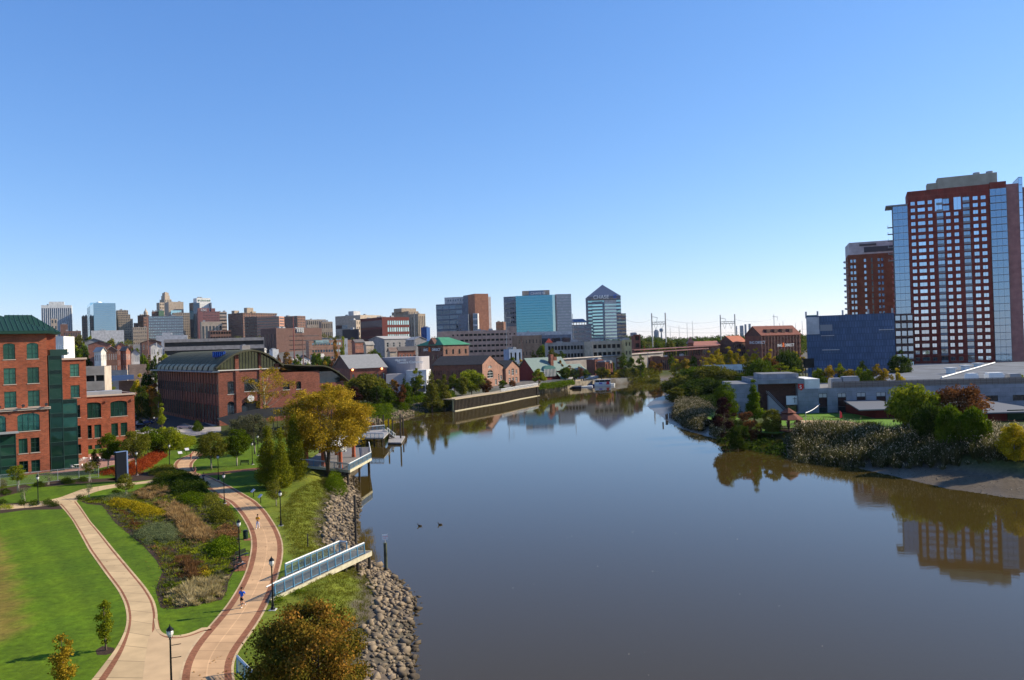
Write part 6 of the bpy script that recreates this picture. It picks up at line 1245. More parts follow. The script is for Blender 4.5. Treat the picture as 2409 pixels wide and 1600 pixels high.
for nm, x0, x1, n0, n1, mt in (('left_bands', f0, f1, .6, 3.2, ST['cb'][0]), ('right_bands', f2, f3, 3.2, .6, GL)):
    m = MB()
    for j in range(14):
        z = z0+8+(zf-12-z0)*j/14; p, q = a+u_*(x0+.3)+n_*(n0+.12), a+u_*(x1-.3)+n_*(n1+.12); m.prism([p, q, q-n_*.1, p-n_*.1], z, z+2.7)
    m.build(nm, mt, o)  # right bands take paler glass for the same painted sunlight
m = MB(); p = a+u_*(f0-1); q = a+u_*(f3+1); m.obox((p+q)/2+n_*2.6, u_, f3-f0+2, 2.4, zf+1.2, zf+2.2); m.build('cornice', BEIGE, o)
bld('', '', 1460, 1473, None, 737, 1262, 2, zb=z0, wm=TWP, wr=30, root=o, name_w='right_wing', L=[dict(nc=1, nr=11, fw=.96, fh=.5, st='cb')])
pod = bld('', '', 1344, 1392, None, 763, 1230, 4, zb=z0, wm=TWP, wr=30, root=o, name_w='podium_wall', L=[dict(nc=3, nr=6, fw=.85, fh=.42, st='n')]); a, b, c, d = pod[1]; q = [a-Vector((3, 2)), a.lerp(b, .75), a.lerp(b, .75)+(d-a), d-Vector((3, 0))]; zq = pod[3]
m = MB()
for i in range(6): p = a.lerp(b, i/7.5)+(d-a)*.05; m.obox(p, b-a, 1, 1, zq-.5, zq+4)
m.build('pavilion_posts', BEIGE, o); gable(o, q, zq+4, 5.5, mat('navy_roof', (.03, .07, .16), .4, .4), None, 0, 1.5, 'pavilion_roof', hip=6)
# garages and low blocks before the glass buildings
GRG = wallmat('garage_pink', (.42, .28, .22), None, 3, 1, .06, .02)
o, P, z0, z1 = B('parking_garage', 'pinkish concrete parking garage with rows of dark openings', 1030, 1040, 1216, 780, 640, 74, wm=GRG, wl=20, Rr=[dict(nc=17, nr=6, fw=.78, fh=.38, zb=4, zt=1.2, cols=list(range(4, 15)), st='open'), dict(nc=17, nr=6, fw=.4, fh=.3, zb=4, zt=1.2, cols=[2, 3, 15, 16], st='open')]); a, b, c, d = P
m = MB(); m.prism([b.lerp(c, .9)+(c-b).normalized().yx*0, c, c+(a-b).normalized()*8, b.lerp(c, .9)+(a-b).normalized()*8], z1-.5, z1+2.8); m.build('corner_tower', GRG, o)
B('low_building', 'long low blue banded building below the teal glass block', 1216, 1218, 1344, 782, 900, 80, wm=LGREY, wl=20, Rr=g_(9, 2, .85, .45, st='n')); B('low_building', 'dark navy glass front under the blue banded building', 1270, 1272, 1344, 789, 860, 80, wm=BLUEP, wl=15, Rr=g_(3, 2, .9, .5, st='n'))
B('low_building', 'plain tan brick building with a few small windows', 1216, 1218, 1275, 790, 620, 76, wm=wallmat('tan_brick', (.3, .18, .11), None, 1, .3, .1), wl=18, Rr=g_(7, 3, .25, .3))
o, P, z0, z1 = B('parking_garage', 'left half of the station garage, shade painted into duller concrete, with red turret roof', 1289, 1395, None, 803, 555, -4, wm=CONC, wr=18, L=[g_(14, 4, .78, .5, zt=1.2, st='open')]); a, b, c, d = P  # left half: its shade is put into greyer concrete
m = MB(); q = a+(b-a)*.03; zz_ = z1
for i in range(4):
    k = [(-2.6, -2.6), (2.6, -2.6), (2.6, 2.6), (-2.6, 2.6)]; p0, p1 = k[i], k[(i+1) % 4]; m.face([(q.x+p0[0], q.y+p0[1]+1, zz_), (q.x+p1[0], q.y+p1[1]+1, zz_), (q.x, q.y+1, zz_+3.2)])
m.build('turret_roof', mat('red_roof', (.42, .07, .04), .8), o)
LGC = wallmat('sunlit_cream_stone', (.5, .4, .28), None, 3, 1, .06, .02)  # right half of the same garage, sunlight put into the stone colour
o, P, z0, z1 = B('parking_garage', 'right half of the station garage, cream with painted sunlight over red brick', 1395, 1472, None, 801, 535, -14, wm=LGC, wr=18, zb=2, L=[dict(nc=7, nr=2, fw=.8, fh=.5, zb=12, zt=1.0, st='open')]); a, b, c, d = P; u_ = (b-a).normalized(); n_ = Vector((u_.y, -u_.x))
w_ = []; m = MB(); zr = z0+(z1-z0)*.5; facade(m, a+n_*.4, b+n_*.4, 2, zr, [(x*4+1, x*4+3, z, z+2.1, 'open', .9) for x in range(int((b-a).length/4)) for z in (5.5, 9)] , o, w_); m.build('red_base', BRICK2, o); place_windows(o, w_, 'opening')
yt2 = B('stair_tower', 'yellow cream corner tower at the right end of the station garage', 1470, 1486, None, 799, 530, -14, wm=mat('yellow_stone', (.6, .46, .22), .85, ns=.4), wr=8, zb=2, L=[dict(nc=2, nr=4, fw=.45, fh=.4, st='open')])
B('stair_tower', 'red brick lift tower with four dark openings', 1492, 1507, None, 787, 600, -5, wm=BRICK2, wr=10, zb=2, L=[dict(nc=1, nr=5, fw=.6, fh=.6, st='open')])
# viaduct and station canopies
sa, sb = at(1300, 855, 500), at(1560, 833, 560); va = empty('railway_viaduct', (sa.x, sa.y, 3), 'long low railway viaduct wall crossing behind the barn', 'viaduct'); m = MB(); dv = Vector((sb.x-sa.x, sb.y-sa.y)); nn_ = Vector((-dv.y, dv.x)).normalized()*9
za0, zb0 = at(1306, 846, 500).z, at(1560, 828, 560).z; m.add([(sa.x, sa.y, 3), (sb.x, sb.y, 3), (sb.x+nn_.x, sb.y+nn_.y, 3), (sa.x+nn_.x, sa.y+nn_.y, 3), (sa.x, sa.y, za0), (sb.x, sb.y, zb0), (sb.x+nn_.x, sb.y+nn_.y, zb0), (sa.x+nn_.x, sa.y+nn_.y, za0)], [(0, 1, 5, 4), (1, 2, 6, 5), (2, 3, 7, 6), (3, 0, 4, 7), (4, 5, 6, 7)]); m.build('wall', CONC, va)
m = MB(); m.bar((sa.x, sa.y-.2, za0-.3), (sb.x, sb.y-.2, zb0-.3), .9); m.build('parapet', CONC, va)
REDM = mat('red_metal_roof', (.2, .085, .07), .6, ns=.3)
ca_ = empty('station_canopy', at(1600, 830, 585), 'long red roofed railway station platform canopy', 'canopy')
for (x0, y0, x1, y1, D0, D1_, w) in ((1492, 823, 1690, 812, 575, 640, 10), (1500, 830, 1668, 819, 560, 610, 7)):
    p, q = at(x0, y0, D0), at(x1, y1, D1_); d_ = Vector((q.x-p.x, q.y-p.y, 0)).normalized(); n3 = Vector((-d_.y, d_.x, 0)); m = MB()
    P8 = [p, q, q+n3*w, p+n3*w]; m.add([tuple(v) for v in P8]+[(v.x, v.y, v.z-.6) for v in P8], [(0, 1, 2, 3), (4, 5, 1, 0), (5, 6, 2, 1), (7, 4, 0, 3), (7, 6, 5, 4)]); m.build('roof', REDM, ca_); m = MB()
    for k in range(30): s = p.lerp(q, (k+.5)/30)+n3*w*.5; m.bar((s.x, s.y, 3), (s.x, s.y, s.z-.5), .3)
    m.build('posts', DKM, ca_)
B('station_building', 'long low red brick station building under the canopy', 1492, 1660, None, 836, 560, -12, wm=BRICK2, wr=8, zb=2, L=[g_(36, 1, .55, .6)]); 
o, P, z0, z1 = B('clock_tower', 'small red brick clock tower with a pointed roof', 1617, 1629, 1632, 806, 640, 5, wm=BRICK2, zb=2, L=g_(2, 5, .4, .5)); C_ = sum(P, Vector((0, 0)))/4; m = MB(); za = at(1624, 791, 640).z
e = [C_+(p-C_)*1.2 for p in P]
for i in range(4): p, q = e[i], e[(i+1) % 4]; m.face([(p.x, p.y, z1-.2), (q.x, q.y, z1-.2), (C_.x, C_.y, za)])
m.build('pointed_roof', REDM, o); m = MB(); q = (P[0]+P[1])/2-Vector((0, .3)); m.cyl((q.x, q.y, z1-2), (q.x, q.y-.2, z1-2), 1, 1, 12); m.build('clock_face', WHITEM, o)
o, P, z0, z1 = B('station_building', 'station hall with a long pink red roof', 1632, 1693, None, 812, 650, -8, wm=BRICK2, wr=14, zb=2, L=g_(14, 2, .5, .5), par=0); gable(o, P, z1, 3.5, mat('pink_roof', (.36, .15, .11), .8, ns=.5), BRICK2, 0, .8)
B('station_hut', 'little red building with pale pyramid roof by the tracks', 1536, 1555, None, 838, 520, 0, wm=BRICK2, wr=8, zb=2)
# red warehouse with sawtooth dormers
o, P, z0, z1 = B('warehouse_building', 'big red brick warehouse with dormered roof and white sign', 1753, 1791, 1884, 790, 640, 62, wm=BRICK2, zb=2, par=0, Rr=g_(26, 5, .45, .5), L=None); a, b, c, d = P; u_ = (c-b).normalized(); n_ = Vector((u_.y, -u_.x))
gable(o, P, z1, 8.0, mat('redbrown_roof', (.17, .055, .04), .85, ns=.5), BRICK3, 1, .6)
for k in range(4): q = b+u_*(c-b).length*(.22+.19*k)+(a-b)*.22; m = MB(); m.obox(q, u_, 4, 5, z1+2.2, z1+5.2); m.build('dormer', BRICK3, o)
for k in range(13): q = b+u_*(c-b).length*(k+.02)/12.6+n_*.25; m = MB(); m.obox(q, u_, .9, .5, 2, z1-.4); m.build('pilaster', BRICK3, o)
text(o, 'ING', b+u_*(c-b).length*.38+n_*.7, u_, z1-9.5, 3.2, WHITEM); text(o, 'DIRECT', b+u_*(c-b).length*.57+n_*.7, u_, z1-9.5, 3.2, WHITEM)
ORG = mat('lion_orange', (.7, .12, .01), .6)
def lion(o, P, u, z, s):
    """seated orange lion mark in profile"""
    q = [(0, 0), (.9, 0), (.75, .12), (.6, .2), (.7, .55), (.62, .8), (.45, 1), (.25, .98), (.1, .8), (.22, .62), (.12, .35), (.0, .2)]; m = MB(); u = Vector(u).normalized(); n = Vector((u.y, -u.x))
    f = [(P[0]+u.x*x*s, P[1]+u.y*x*s, z+y*s) for x, y in q]; bk = [(x+n.x*.15, y+n.y*.15, zz) for x, y, zz in f]; k = len(q); m.add(f+bk, [tuple(range(k, 2*k))]+[(i, (i+1) % k, (i+1) % k+k, i+k) for i in range(k)]); m.build('lion_emblem', ORG, o)
lion(o, b+u_*(c-b).length*.5+n_*.7, u_, z1-9.8, 3.6); ul = (b-a).normalized(); nl = Vector((ul.y, -ul.x)); text(o, 'ING DIRECT', a+ul*(b-a).length*.3+nl*.4, ul, z1-6.5, 3.2, WHITEM)
o, P, z0, z1 = B('warehouse_building', 'lower red brick hall with orange red roof beside the warehouse', 1693, 1725, 1757, 806, 650, 50, wm=BRICK3, zb=2, par=0, Rr=g_(8, 3, .4, .5)); gable(o, P, z1, 5.5, mat('orange_roof', (.36, .12, .07), .85, ns=.5), BRICK3, 1, .6)
# orange lion building with green roof
o, P, z0, z1 = B('brick_building', 'brick building with green roof and ING DIRECT lettering', 984, 1043, 1103, 812, 455, 40, wm=BRICK4, zb=2, par=0, L=g_(6, 5, .35, .5), Rr=[dict(nc=4, nr=2, fw=.3, fh=.5, zb=11, zt=1, arch=.7), dict(nc=4, nr=2, fw=.3, fh=.5, zb=1, zt=11.5)], cornice=.5); a, b, c, d = P
GRN = mat('bright_green_roof', (.05, .2, .11), .6, ns=.4, na=.15); gable(o, P, z1, 4.6, GRN, None, 1, .8, hip=7)
m = MB(); q = b.lerp(a, .5); ul = (b-a).normalized(); nl = Vector((ul.y, -ul.x)); L_ = (b-a).length; m.add([(*(a.lerp(b, .35)+nl*.3), z1-1), (*(a.lerp(b, .75)+nl*.3), z1-1), (*(a.lerp(b, .55)+nl*.3), z1+4.5), (*(a.lerp(b, .35)-nl*3), z1-1), (*(a.lerp(b, .75)-nl*3), z1-1), (*(a.lerp(b, .55)-nl*3), z1+4.5)], [(0, 1, 2), (1, 4, 5, 2), (3, 0, 2, 5)]); m.build('gable_wall', BRICK3, o)
text(o, 'ING', a+ul*L_*.24+nl*.5, ul, z1-3.2, 2.1, WHITEM); lion(o, a+ul*L_*.44+nl*.5, ul, z1-3.6, 2.7); text(o, 'DIRECT', a+ul*L_*.58+nl*.5, ul, z1-3.2, 2.1, WHITEM)
# gabled long building
o, P, z0, z1 = B('gabled_building', 'long brown brick building with dark roof and arched gables', 1020, 1133, 1170, 858, 405, 24, wm=BRICK3, zb=2, par=0, L=[g_(26, 2, .35, .4, zt=1)], Rr=None); a, b, c, d = P; DR = mat('dark_shingle', (.035, .034, .038), .9, ns=1, na=.3); ub = (c-b).normalized(); nb = Vector((ub.y, -ub.x)); Wg = (c-b).length
GBK = wallmat('rosy_brick', (.26, .135, .095), None, .5, .17, .2); style('gb', GD, WHITEM, 2, 3, .1, .25)
gable(o, P, z1, 4.6, DR, GBK, 0, .8)
w_ = []; m = MB(); facade(m, b+nb*.5, c+nb*.5, 2.5, z1+.2, [(Wg*.3, Wg*.68, 5, 9.2, 'gb', 1.9), (Wg*.36, Wg*.6, 10.2, z1-3.2, 'gb', .8) if z1 > 14.5 else (Wg*.4, Wg*.6, 1.0, 3.5, 'gb', 0), (Wg*.08, Wg*.2, 1, 4, 'gb', 0), (Wg*.78, Wg*.9, 1, 4, 'gb', 0)], o, w_); m.build('gable_front', GBK, o)
m = MB(); p, q = b+nb*.5, c+nb*.5; m.face([(p.x, p.y, z1+.2), (q.x, q.y, z1+.2), ((p.x+q.x)/2, (p.y+q.y)/2, z1+4.6)]); m.build('gable_wall', GBK, o)
e0_ = c+ub*.1+(a-b).normalized()*2; c2 = e0_+ub*(Wg*.62); P2_ = [e0_+(a-b).normalized()*14, e0_, c2, c2+(a-b).normalized()*14]; facade_ops = {1: lambda W, H_: [(W*.2, W*.55, 3, 6.6, 'gb', .9), (W*.65, W*.85, 3, 5.5, 'gb', 0), (W*.15, W*.85, .3, 2.4, 'gb', 0)]}
block(o, P2_, 2.5, z1-2, facade_ops, GBK, wins=w_, par=0, roof=None, name='middle_wall'); gable(o, P2_, z1-2, 2.2, DR, GBK, 0, .6, 'middle_roof')
c3 = c2+ub*.1-(a-b).normalized()*1.5; d3 = c3+ub*Wg*.98; P3_ = [c3+(a-b).normalized()*22, c3, d3, d3+(a-b).normalized()*22]; block(o, P3_, 2.5, z1-3.4, {1: lambda W, H_: [(W*(.2+.25*k), W*(.34+.25*k), .9, 3.7, 'gb', 0) for k in range(3)]+[(W*.2, W*.32, 5.6, 8, 'gb', 0), (W*.42, W*.6, 5, 8.8, 'gb', .7), (W*.72, W*.84, 5.6, 8, 'gb', 0)]}, GBK, wins=w_, par=0, roof=None, name='end_wall'); gable(o, P3_, z1-3.4, 4.4, DR, GBK, 0, .7, 'end_roof'); place_windows(o, w_)
# red barn with sage roof
o, P, z0, z1 = B('red_barn', 'red building with a wide sage green roof and tall chimneys', 1217, 1257, 1340, 876, 462, 52, wm=mat('barn_red', (.2, .035, .03), .85, ns=1, na=.15), zb=2, par=0); a, b, c, d = P; SG = mat('sage_roof', (.17, .22, .2), .8, ns=1.2, na=.12); ub = (c-b).normalized(); nb = Vector((ub.y, -ub.x)); Wb = (c-b).length
gable(o, P, z1, 8.2, SG, MT['barn_red'], 1, .8); P4 = [b+ub*Wb*.62-(b-a)*.35, b+ub*Wb*.62+nb*4, c+ub*14+nb*4, c+ub*14-(b-a)*.35]
m = MB(); zl_ = z1-4; zh_ = z1+3.5; m.face([(P4[1].x, P4[1].y, zl_), (P4[2].x, P4[2].y, zl_), (P4[3].x, P4[3].y, zh_), (P4[0].x, P4[0].y, zh_)]); m.face([(P4[3].x, P4[3].y, zh_), (P4[2].x, P4[2].y, zl_), (P4[2].x+3, P4[2].y+16, zl_)]); m.prism([P4[1], P4[2], P4[2]+Vector((1, 5)), P4[1]+Vector((1, 5))], 2, zl_-.1); m.build('side_roof', SG, o)
for k in range(2): q = at(1296+k*8, 850, 475+k*6); m = MB(); m.obox(q, ub, 2.2, 2.4, z1+1, at(1296+k*8, 834+k*6, 475).z); m.build('chimney', BRICK2, o)
TG = mat('teal_trim', (.06, .16, .15), .6); m = MB(); q = b+ub*Wb*.42+nb*.6
for i in range(8): a0, a1 = math.pi*i/8, math.pi*(i+1)/8; f = lambda t: (q+ub*math.cos(t)*5.2, z1+1.0+math.sin(t)*2.6); (p0_, h0), (p1_, h1) = f(a0), f(a1); m.face([(p0_.x, p0_.y, z1-3), (p1_.x, p1_.y, z1-3), (p1_.x, p1_.y, h1), (p0_.x, p0_.y, h0)][::-1]); m.face([(p0_.x, p0_.y, h0), (p1_.x, p1_.y, h1), (p1_.x-nb.x*4, p1_.y-nb.y*4, h1), (p0_.x-nb.x*4, p0_.y-nb.y*4, h0)])
m.build('arched_dormer', TG, o); m = MB()
for i in range(9): p = q+ub*(-4.4+i*1.1)+nb*.1; m.bar((p.x, p.y, z1-3), (p.x, p.y, z1+1.5), .35)
m.build('white_mullions', LGREY, o); m = MB()
for i in range(10): p = P4[1]+(P4[2]-P4[1])*(i+.3)/10+nb*.6; m.obox(p, ub, 1.4, 1, zl_-2.4, zl_+1.6)
m.build('porch_bays', TG, o); m = MB(); p, r_ = P4[1]+nb*5, P4[2]+nb*5; m.obox((p+r_)/2, ub, (p-r_).length, .1, 3.2, 4.3); m.build('deck_rail', LGREY, o)
# theatre: pitched hall and curved pale wall
o, P, z0, z1 = B('theatre_hall', 'brick hall with a grey pitched roof and teal windows', 784, 824, 910, 868, 380, 62, wm=BRICK2, zb=2, par=0, Rr=[dict(nc=6, nr=1, fw=.28, fh=.4, zb=5.5, zt=.6, st='l')]); a, b, c, d = P
gable(o, P, z1, 6.6, mat('grey_shingle', (.24, .235, .23), .9, ns=.8, na=.1), BRICK3, 1, .6); ub = (c-b).normalized(); nb = Vector((ub.y, -ub.x))
em = bpy.data.materials.new('lamp_glow'); em.use_nodes = True; em.node_tree.nodes['Principled BSDF'].inputs['Emission Color'].default_value = (1, .25, .04, 1); em.node_tree.nodes['Principled BSDF'].inputs['Emission Strength'].default_value = 4
for f in (.06, .86): q = b+ub*(c-b).length*f+nb*.5; m = MB(); m.ell((q.x, q.y, z1-.5), (.5, .3, .5)); m.build('wall_lamp', em, o)
o = empty('theatre_building', at(950, 900, 395), 'pale curved wall theatre building with lettering', 'theatre'); m = MB(); zt1, zb1 = at(950, 840, 400).z, 2.5; cp = []
for px, D in ((897, 400), (915, 396), (932, 393), (950, 391), (965, 390.5), (978, 391), (987, 392), (992, 393)): q = at(px, 860, D); cp.append(Vector((q.x, q.y)))
bk = [q+Vector((2, 18)) for q in cp]; m.prism(cp+[cp[-1]+Vector((2.5, 8)), bk[-1], bk[0]], zb1, zt1); m.build('curved_wall', mat('lilac_render', (.34, .31, .315), .7, ns=.3, na=.04), o)
q0, q1 = at(955, 880, 383), at(1003, 880, 384); zt2 = at(975, 871, 384).z; m = MB(); m.prism([(q0.x, q0.y), (q1.x, q1.y), (q1.x+1, q1.y+12), (q0.x, q0.y+12)], 2.5, zt2); m.prism([(q0.x+2, q0.y-2), (q1.x-2, q1.y-2), (q1.x-2, q1.y), (q0.x+2, q0.y)], 6, zt2-3); m.build('lobby_wall', LGREY, o)
q0, q1 = at(908, 880, 380), at(958, 880, 384); zt2 = at(930, 880, 382).z; m = MB(); m.prism([(q0.x, q0.y), (q1.x, q1.y), (q1.x, q1.y+8), (q0.x, q0.y+8)], 2.5, zt2); m.build('low_wing', MT['lilac_render'], o)
q = at(958, 880, 381.5); m = MB(); m.box(q.x+1, q.y-.3, 3, q.x+8.5, q.y-.1, 6); m.build('entrance_glazing', GD, o)
q = at(929, 850, 388.5); text(o, 'DELAWARE', q, (1, -.1), at(929, 849.5, 388).z, 1.1, WHITEM); q = at(934, 855, 387.6); text(o, 'Theatre Company', q, (1, -.06), at(934, 855.5, 388).z, 1.75, WHITEM)
# ---------------- river edge and park furniture ----------------
def ico(sub, r, seed):
    import bmesh
    bm = bmesh.new(); bmesh.ops.create_icosphere(bm, subdivisions=sub, radius=1); q = np.array([v.co[:] for v in bm.verts]); F_ = np.array([[v.index for v in f.verts] for f in bm.faces]); bm.free()
    rg = np.random.default_rng(seed)
    for _ in range(11):
        n = unit(rg.normal(size=(1, 3)))[0]; d = q @ n; lim = .38+.34*rg.random(); q = q-np.outer(np.maximum(d-lim, 0), n)
    return q*np.array([1, .55+.3*rg.random(), .45+.25*rg.random()]), F_
ROCK = mat('riprap_stone', (.29, .215, .14), .95, ns=1.1, c2=(.1, .078, .055), bump=.5, bs=.05)
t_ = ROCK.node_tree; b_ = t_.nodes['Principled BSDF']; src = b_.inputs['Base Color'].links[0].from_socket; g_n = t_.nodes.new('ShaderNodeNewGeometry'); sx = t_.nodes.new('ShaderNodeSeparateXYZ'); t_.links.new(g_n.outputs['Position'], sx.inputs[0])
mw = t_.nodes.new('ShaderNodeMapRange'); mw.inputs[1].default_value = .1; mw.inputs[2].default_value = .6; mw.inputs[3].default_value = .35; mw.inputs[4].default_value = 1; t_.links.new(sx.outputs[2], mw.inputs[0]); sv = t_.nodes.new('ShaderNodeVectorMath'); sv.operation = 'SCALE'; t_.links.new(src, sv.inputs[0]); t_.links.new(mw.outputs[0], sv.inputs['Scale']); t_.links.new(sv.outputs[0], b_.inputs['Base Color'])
rg = np.random.default_rng(5); q = np.stack([rg.uniform(-34, -2, 60000), rg.uniform(40, 155, 60000)], 1); q = np.concatenate([q, np.stack([rg.uniform(-55, -12, 60000), rg.uniform(250, 303, 60000)], 1)]); d = sdist(q)
k = (~isright(q)) & (d > -.7) & (d < np.where(q[:, 1] < 75, 3.4, 4.1)+.9*nz(q, 2.2)) & ((q[:, 1] < 152) | (q[:, 1] > 250)); q, d = q[k], d[k]
cell = {}; keep = []
for i in range(len(q)):
    g_c = (int(q[i, 0]/.5), int(q[i, 1]/(.5 if q[i, 1] < 160 else .9)))
    if cell.get(g_c, 0) < 1: cell[g_c] = 1; keep.append(i)
q = q[keep]; dist = np.linalg.norm(q, axis=1); o_ = np.argsort(dist); q = q[o_]; zq = height(q)
szs = (.23+.3*rg.random(len(q))**1.8)*np.where(q[:, 1] > 200, 1.25, 1)*rg.choice([.7, 1, 1, 1.35], len(q))
rms = []
for s in range(8): v_, f_ = ico(2, 1, s); rms.append(npmesh('boulder', v_, f_, ROCK, nq=3))
for i in range(300):
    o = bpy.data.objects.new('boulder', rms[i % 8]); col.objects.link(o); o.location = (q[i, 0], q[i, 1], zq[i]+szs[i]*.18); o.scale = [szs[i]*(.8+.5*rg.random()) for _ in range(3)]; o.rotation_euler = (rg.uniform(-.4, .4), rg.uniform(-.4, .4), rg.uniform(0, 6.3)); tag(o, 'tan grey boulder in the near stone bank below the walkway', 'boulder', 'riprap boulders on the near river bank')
vs, fs, nb_ = [], [], 0
for i in range(300, len(q)):
    v_, f_ = ico(1, 1, i % 40); a = rg.uniform(0, 6.3); c_, s_ = math.cos(a), math.sin(a); v_ = v_*szs[i]*(.9+.4*rg.random()); v_ = np.stack([v_[:, 0]*c_-v_[:, 1]*s_, v_[:, 0]*s_+v_[:, 1]*c_, v_[:, 2]+.3*v_[:, 0]*rg.uniform(-1, 1)], 1)+[q[i, 0], q[i, 1], zq[i]+szs[i]*.18]
    vs.append(v_); fs.append(f_+nb_); nb_ += len(v_)
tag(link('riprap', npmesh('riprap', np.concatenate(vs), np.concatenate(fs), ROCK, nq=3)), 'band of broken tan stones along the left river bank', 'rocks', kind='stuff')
q = np.stack([rg.uniform(20, 110, 30000), rg.uniform(75, 240, 30000)], 1); d = sdist(q); w_m = np.interp(q[:, 1], [60, 100, 115, 135, 150, 200, 250], [24, 20, 14, 9, 5, 4, 14]); k = isright(q) & (d > .4) & (d < w_m+2) & (rg.random(30000) < .45+.4*nz(q, 5)); q = q[k][:2600]; zq = height(q); vs, fs, nb_ = [], [], 0
for i in range(len(q)): v_, f_ = ico(1, 1, i % 12); v_ = v_*rg.uniform(.07, .2)+[q[i, 0], q[i, 1], zq[i]+.02]; vs.append(v_); fs.append(f_+nb_); nb_ += len(v_)
tag(link('mud_stones', npmesh('mud_stones', np.concatenate(vs), np.concatenate(fs), mat('mud_pebble', (.2, .17, .13), .6, ns=1.5, c2=(.07, .055, .04)), nq=3)), 'small stones and clods scattered on the right mud bank', 'stones', kind='stuff')
# lamp posts
def make_lamp(loc, lb, arm=False, H=4.54):
    t = empty('street_lamp', loc, lb, 'street lamp', 'black lantern lamp posts in the park'); m = MB(); m.prism([(-.28, -.28), (.28, -.28), (.28, .28), (-.28, .28)], 0, .05); m.build('plinth', LGREY, t, local=True)
    m = MB(); m.lathe((0, 0, .05), [(.2, 0), (.19, .12), (.13, .25), (.1, .5), (.07, .62)], 10); m.build('base', BLACKM, t, local=True)
    m = MB(); m.cyl((0, 0, .6), (0, 0, 3.62), .068, .05, 10); m.lathe((0, 0, 3.5), [(.05, 0), (.09, .06), (.06, .12), (.1, .2)], 10)
    if arm:
        for z in (3.15, 2.35): m.bar((0, 0, z), (.62, .1, z+.03), .035)
    m.build('pole', BLACKM, t, local=True); g = MB(); g.lathe((0, 0, 3.7), [(.12, 0), (.2, .18), (.21, .36), (.17, .42)], 10); h = g.build('lantern', mat('lantern_glass', (.62, .6, .55), .25), t, local=True)
    m = MB(); m.lathe((0, 0, 4.12), [(.23, 0), (.2, .09), (.09, .2), (.05, .24), (.03, .32), (.0, .42)], 10)
    for k in range(6): a = k*math.pi/3; m.bar((.12*math.cos(a), .12*math.sin(a), 3.68), (.21*math.cos(a), .21*math.sin(a), 4.14), .025)
    m.build('cap', BLACKM, h, local=True); return t
lamps = [((642, 1435), 'black lamp post beside the walkway and green bush'), ((661, 1237), 'lamp post on the lawn right of the yellow jogger'), ((528, 1185), 'lamp post on the small brick pad at the path bend'), ((514, 1130), 'lamp post in the tree shade by the brick side path'),
    ((399, 1097), 'lamp post on the lawn right of the red hedge'), ((594, 1093), 'lamp post left of the cypress trees'), ((90, 1187), 'lamp post at the left garden path among dark bushes'), ((564, 1323), 'lamp post behind the park bench'), ((322, 1118), 'lamp post between red shrubs and the dark panel'), ((607, 1072), 'lamp post farther back behind the cypress trees')]
nl_ = make_lamp(gp(404, 1636), 'tallest looking lamp post at the bottom edge with banner arms', True); nl_.rotation_euler.z = .1
L0 = make_lamp(gp(*lamps[0][0]), lamps[0][1]); bpy.context.view_layer.update()
for (x, y), lb in lamps[1:]: t = copy_tree(L0, gp(x, y), random.uniform(0, 3), label=lb); WL[t] = gp(x, y)
for x, y, lb in ((363, 1015, 'white topped lamp in the car park'), (653, 1012, 'lamp post standing above the dark canopy'), (795, 1098, 'lamp post on the pavilion deck')): copy_tree(L0, gp(x, y), 0, label=lb)
# raised walkway (timber overlook with blue railings)
WZ = 3.25; a0, a1 = gp(645, 1403, WZ), gp(857, 1303, WZ); b0_, b1_ = gp(670, 1356, WZ), gp(789, 1298, WZ)
BLUE = mat('blue_rail', (.09, .22, .34), .5, .1); WCAP = mat('white_rail', (.58, .58, .57), .5); DECK = wallmat('deck_boards', (.16, .14, .13), None, .15, 3, .1); TIMB = mat('pale_timber', (.45, .4, .28), .9, ns=2, na=.2); PILE = mat('dark_pile', (.05, .042, .035), .95, ns=2, na=.4); MESHM = mat('rail_mesh', (.13, .18, .21), .6)
wkw = empty('walkway', tuple(a0.lerp(b1_, .5)), 'raised timber walkway with pale blue railings beside the path', 'walkway'); dw = (a1-a0).normalized(); dn = Vector((-dw.y, dw.x, 0)); Lb = (b1_-b0_).length; WW = (b0_-a0).dot(dn); Lw = (a1-a0).length
sk0 = (b0_-a0).dot(dw); Q = lambda s, t, z=0: (a0.x+dw.x*(s+sk0*t/WW)+dn.x*t, a0.y+dw.y*(s+sk0*t/WW)+dn.y*t, WZ+z)
m = MB(); m.prism([Q(-.6, -.15)[:2], Q(Lw+1.3, -.15)[:2], Q(Lb+.4, WW+.1)[:2], Q(-.6, WW+.1)[:2]], WZ-.1, WZ); m.build('deck', mat('deck_grey', (.13, .115, .105), .9, ns=2, na=.25), wkw)
m = MB(); m.prism([Q(-.3, -.3)[:2], Q(Lw+1.5, -.3)[:2], Q(Lw+1.5, -.16)[:2], Q(-.3, -.16)[:2]], WZ-.42, WZ+.02); m.prism([Q(Lw+1.35, -.16)[:2], Q(Lw+1.5, -.16)[:2], Q(Lb+.6, WW+.1)[:2], Q(Lb+.45, WW+.1)[:2]], WZ-.42, WZ+.02); m.build('edge_beam', TIMB, wkw)
for s in np.linspace(2, Lw+.9, 7):
    for t in (.15, WW-.3):
        if t > 1 and s > Lb: continue
        p = Q(s, t); m = MB(); m.cyl((p[0], p[1], hz(p[0], p[1])-1.5), (p[0], p[1], WZ-.1), .17, .17, 8); m.build('pile', PILE, wkw)
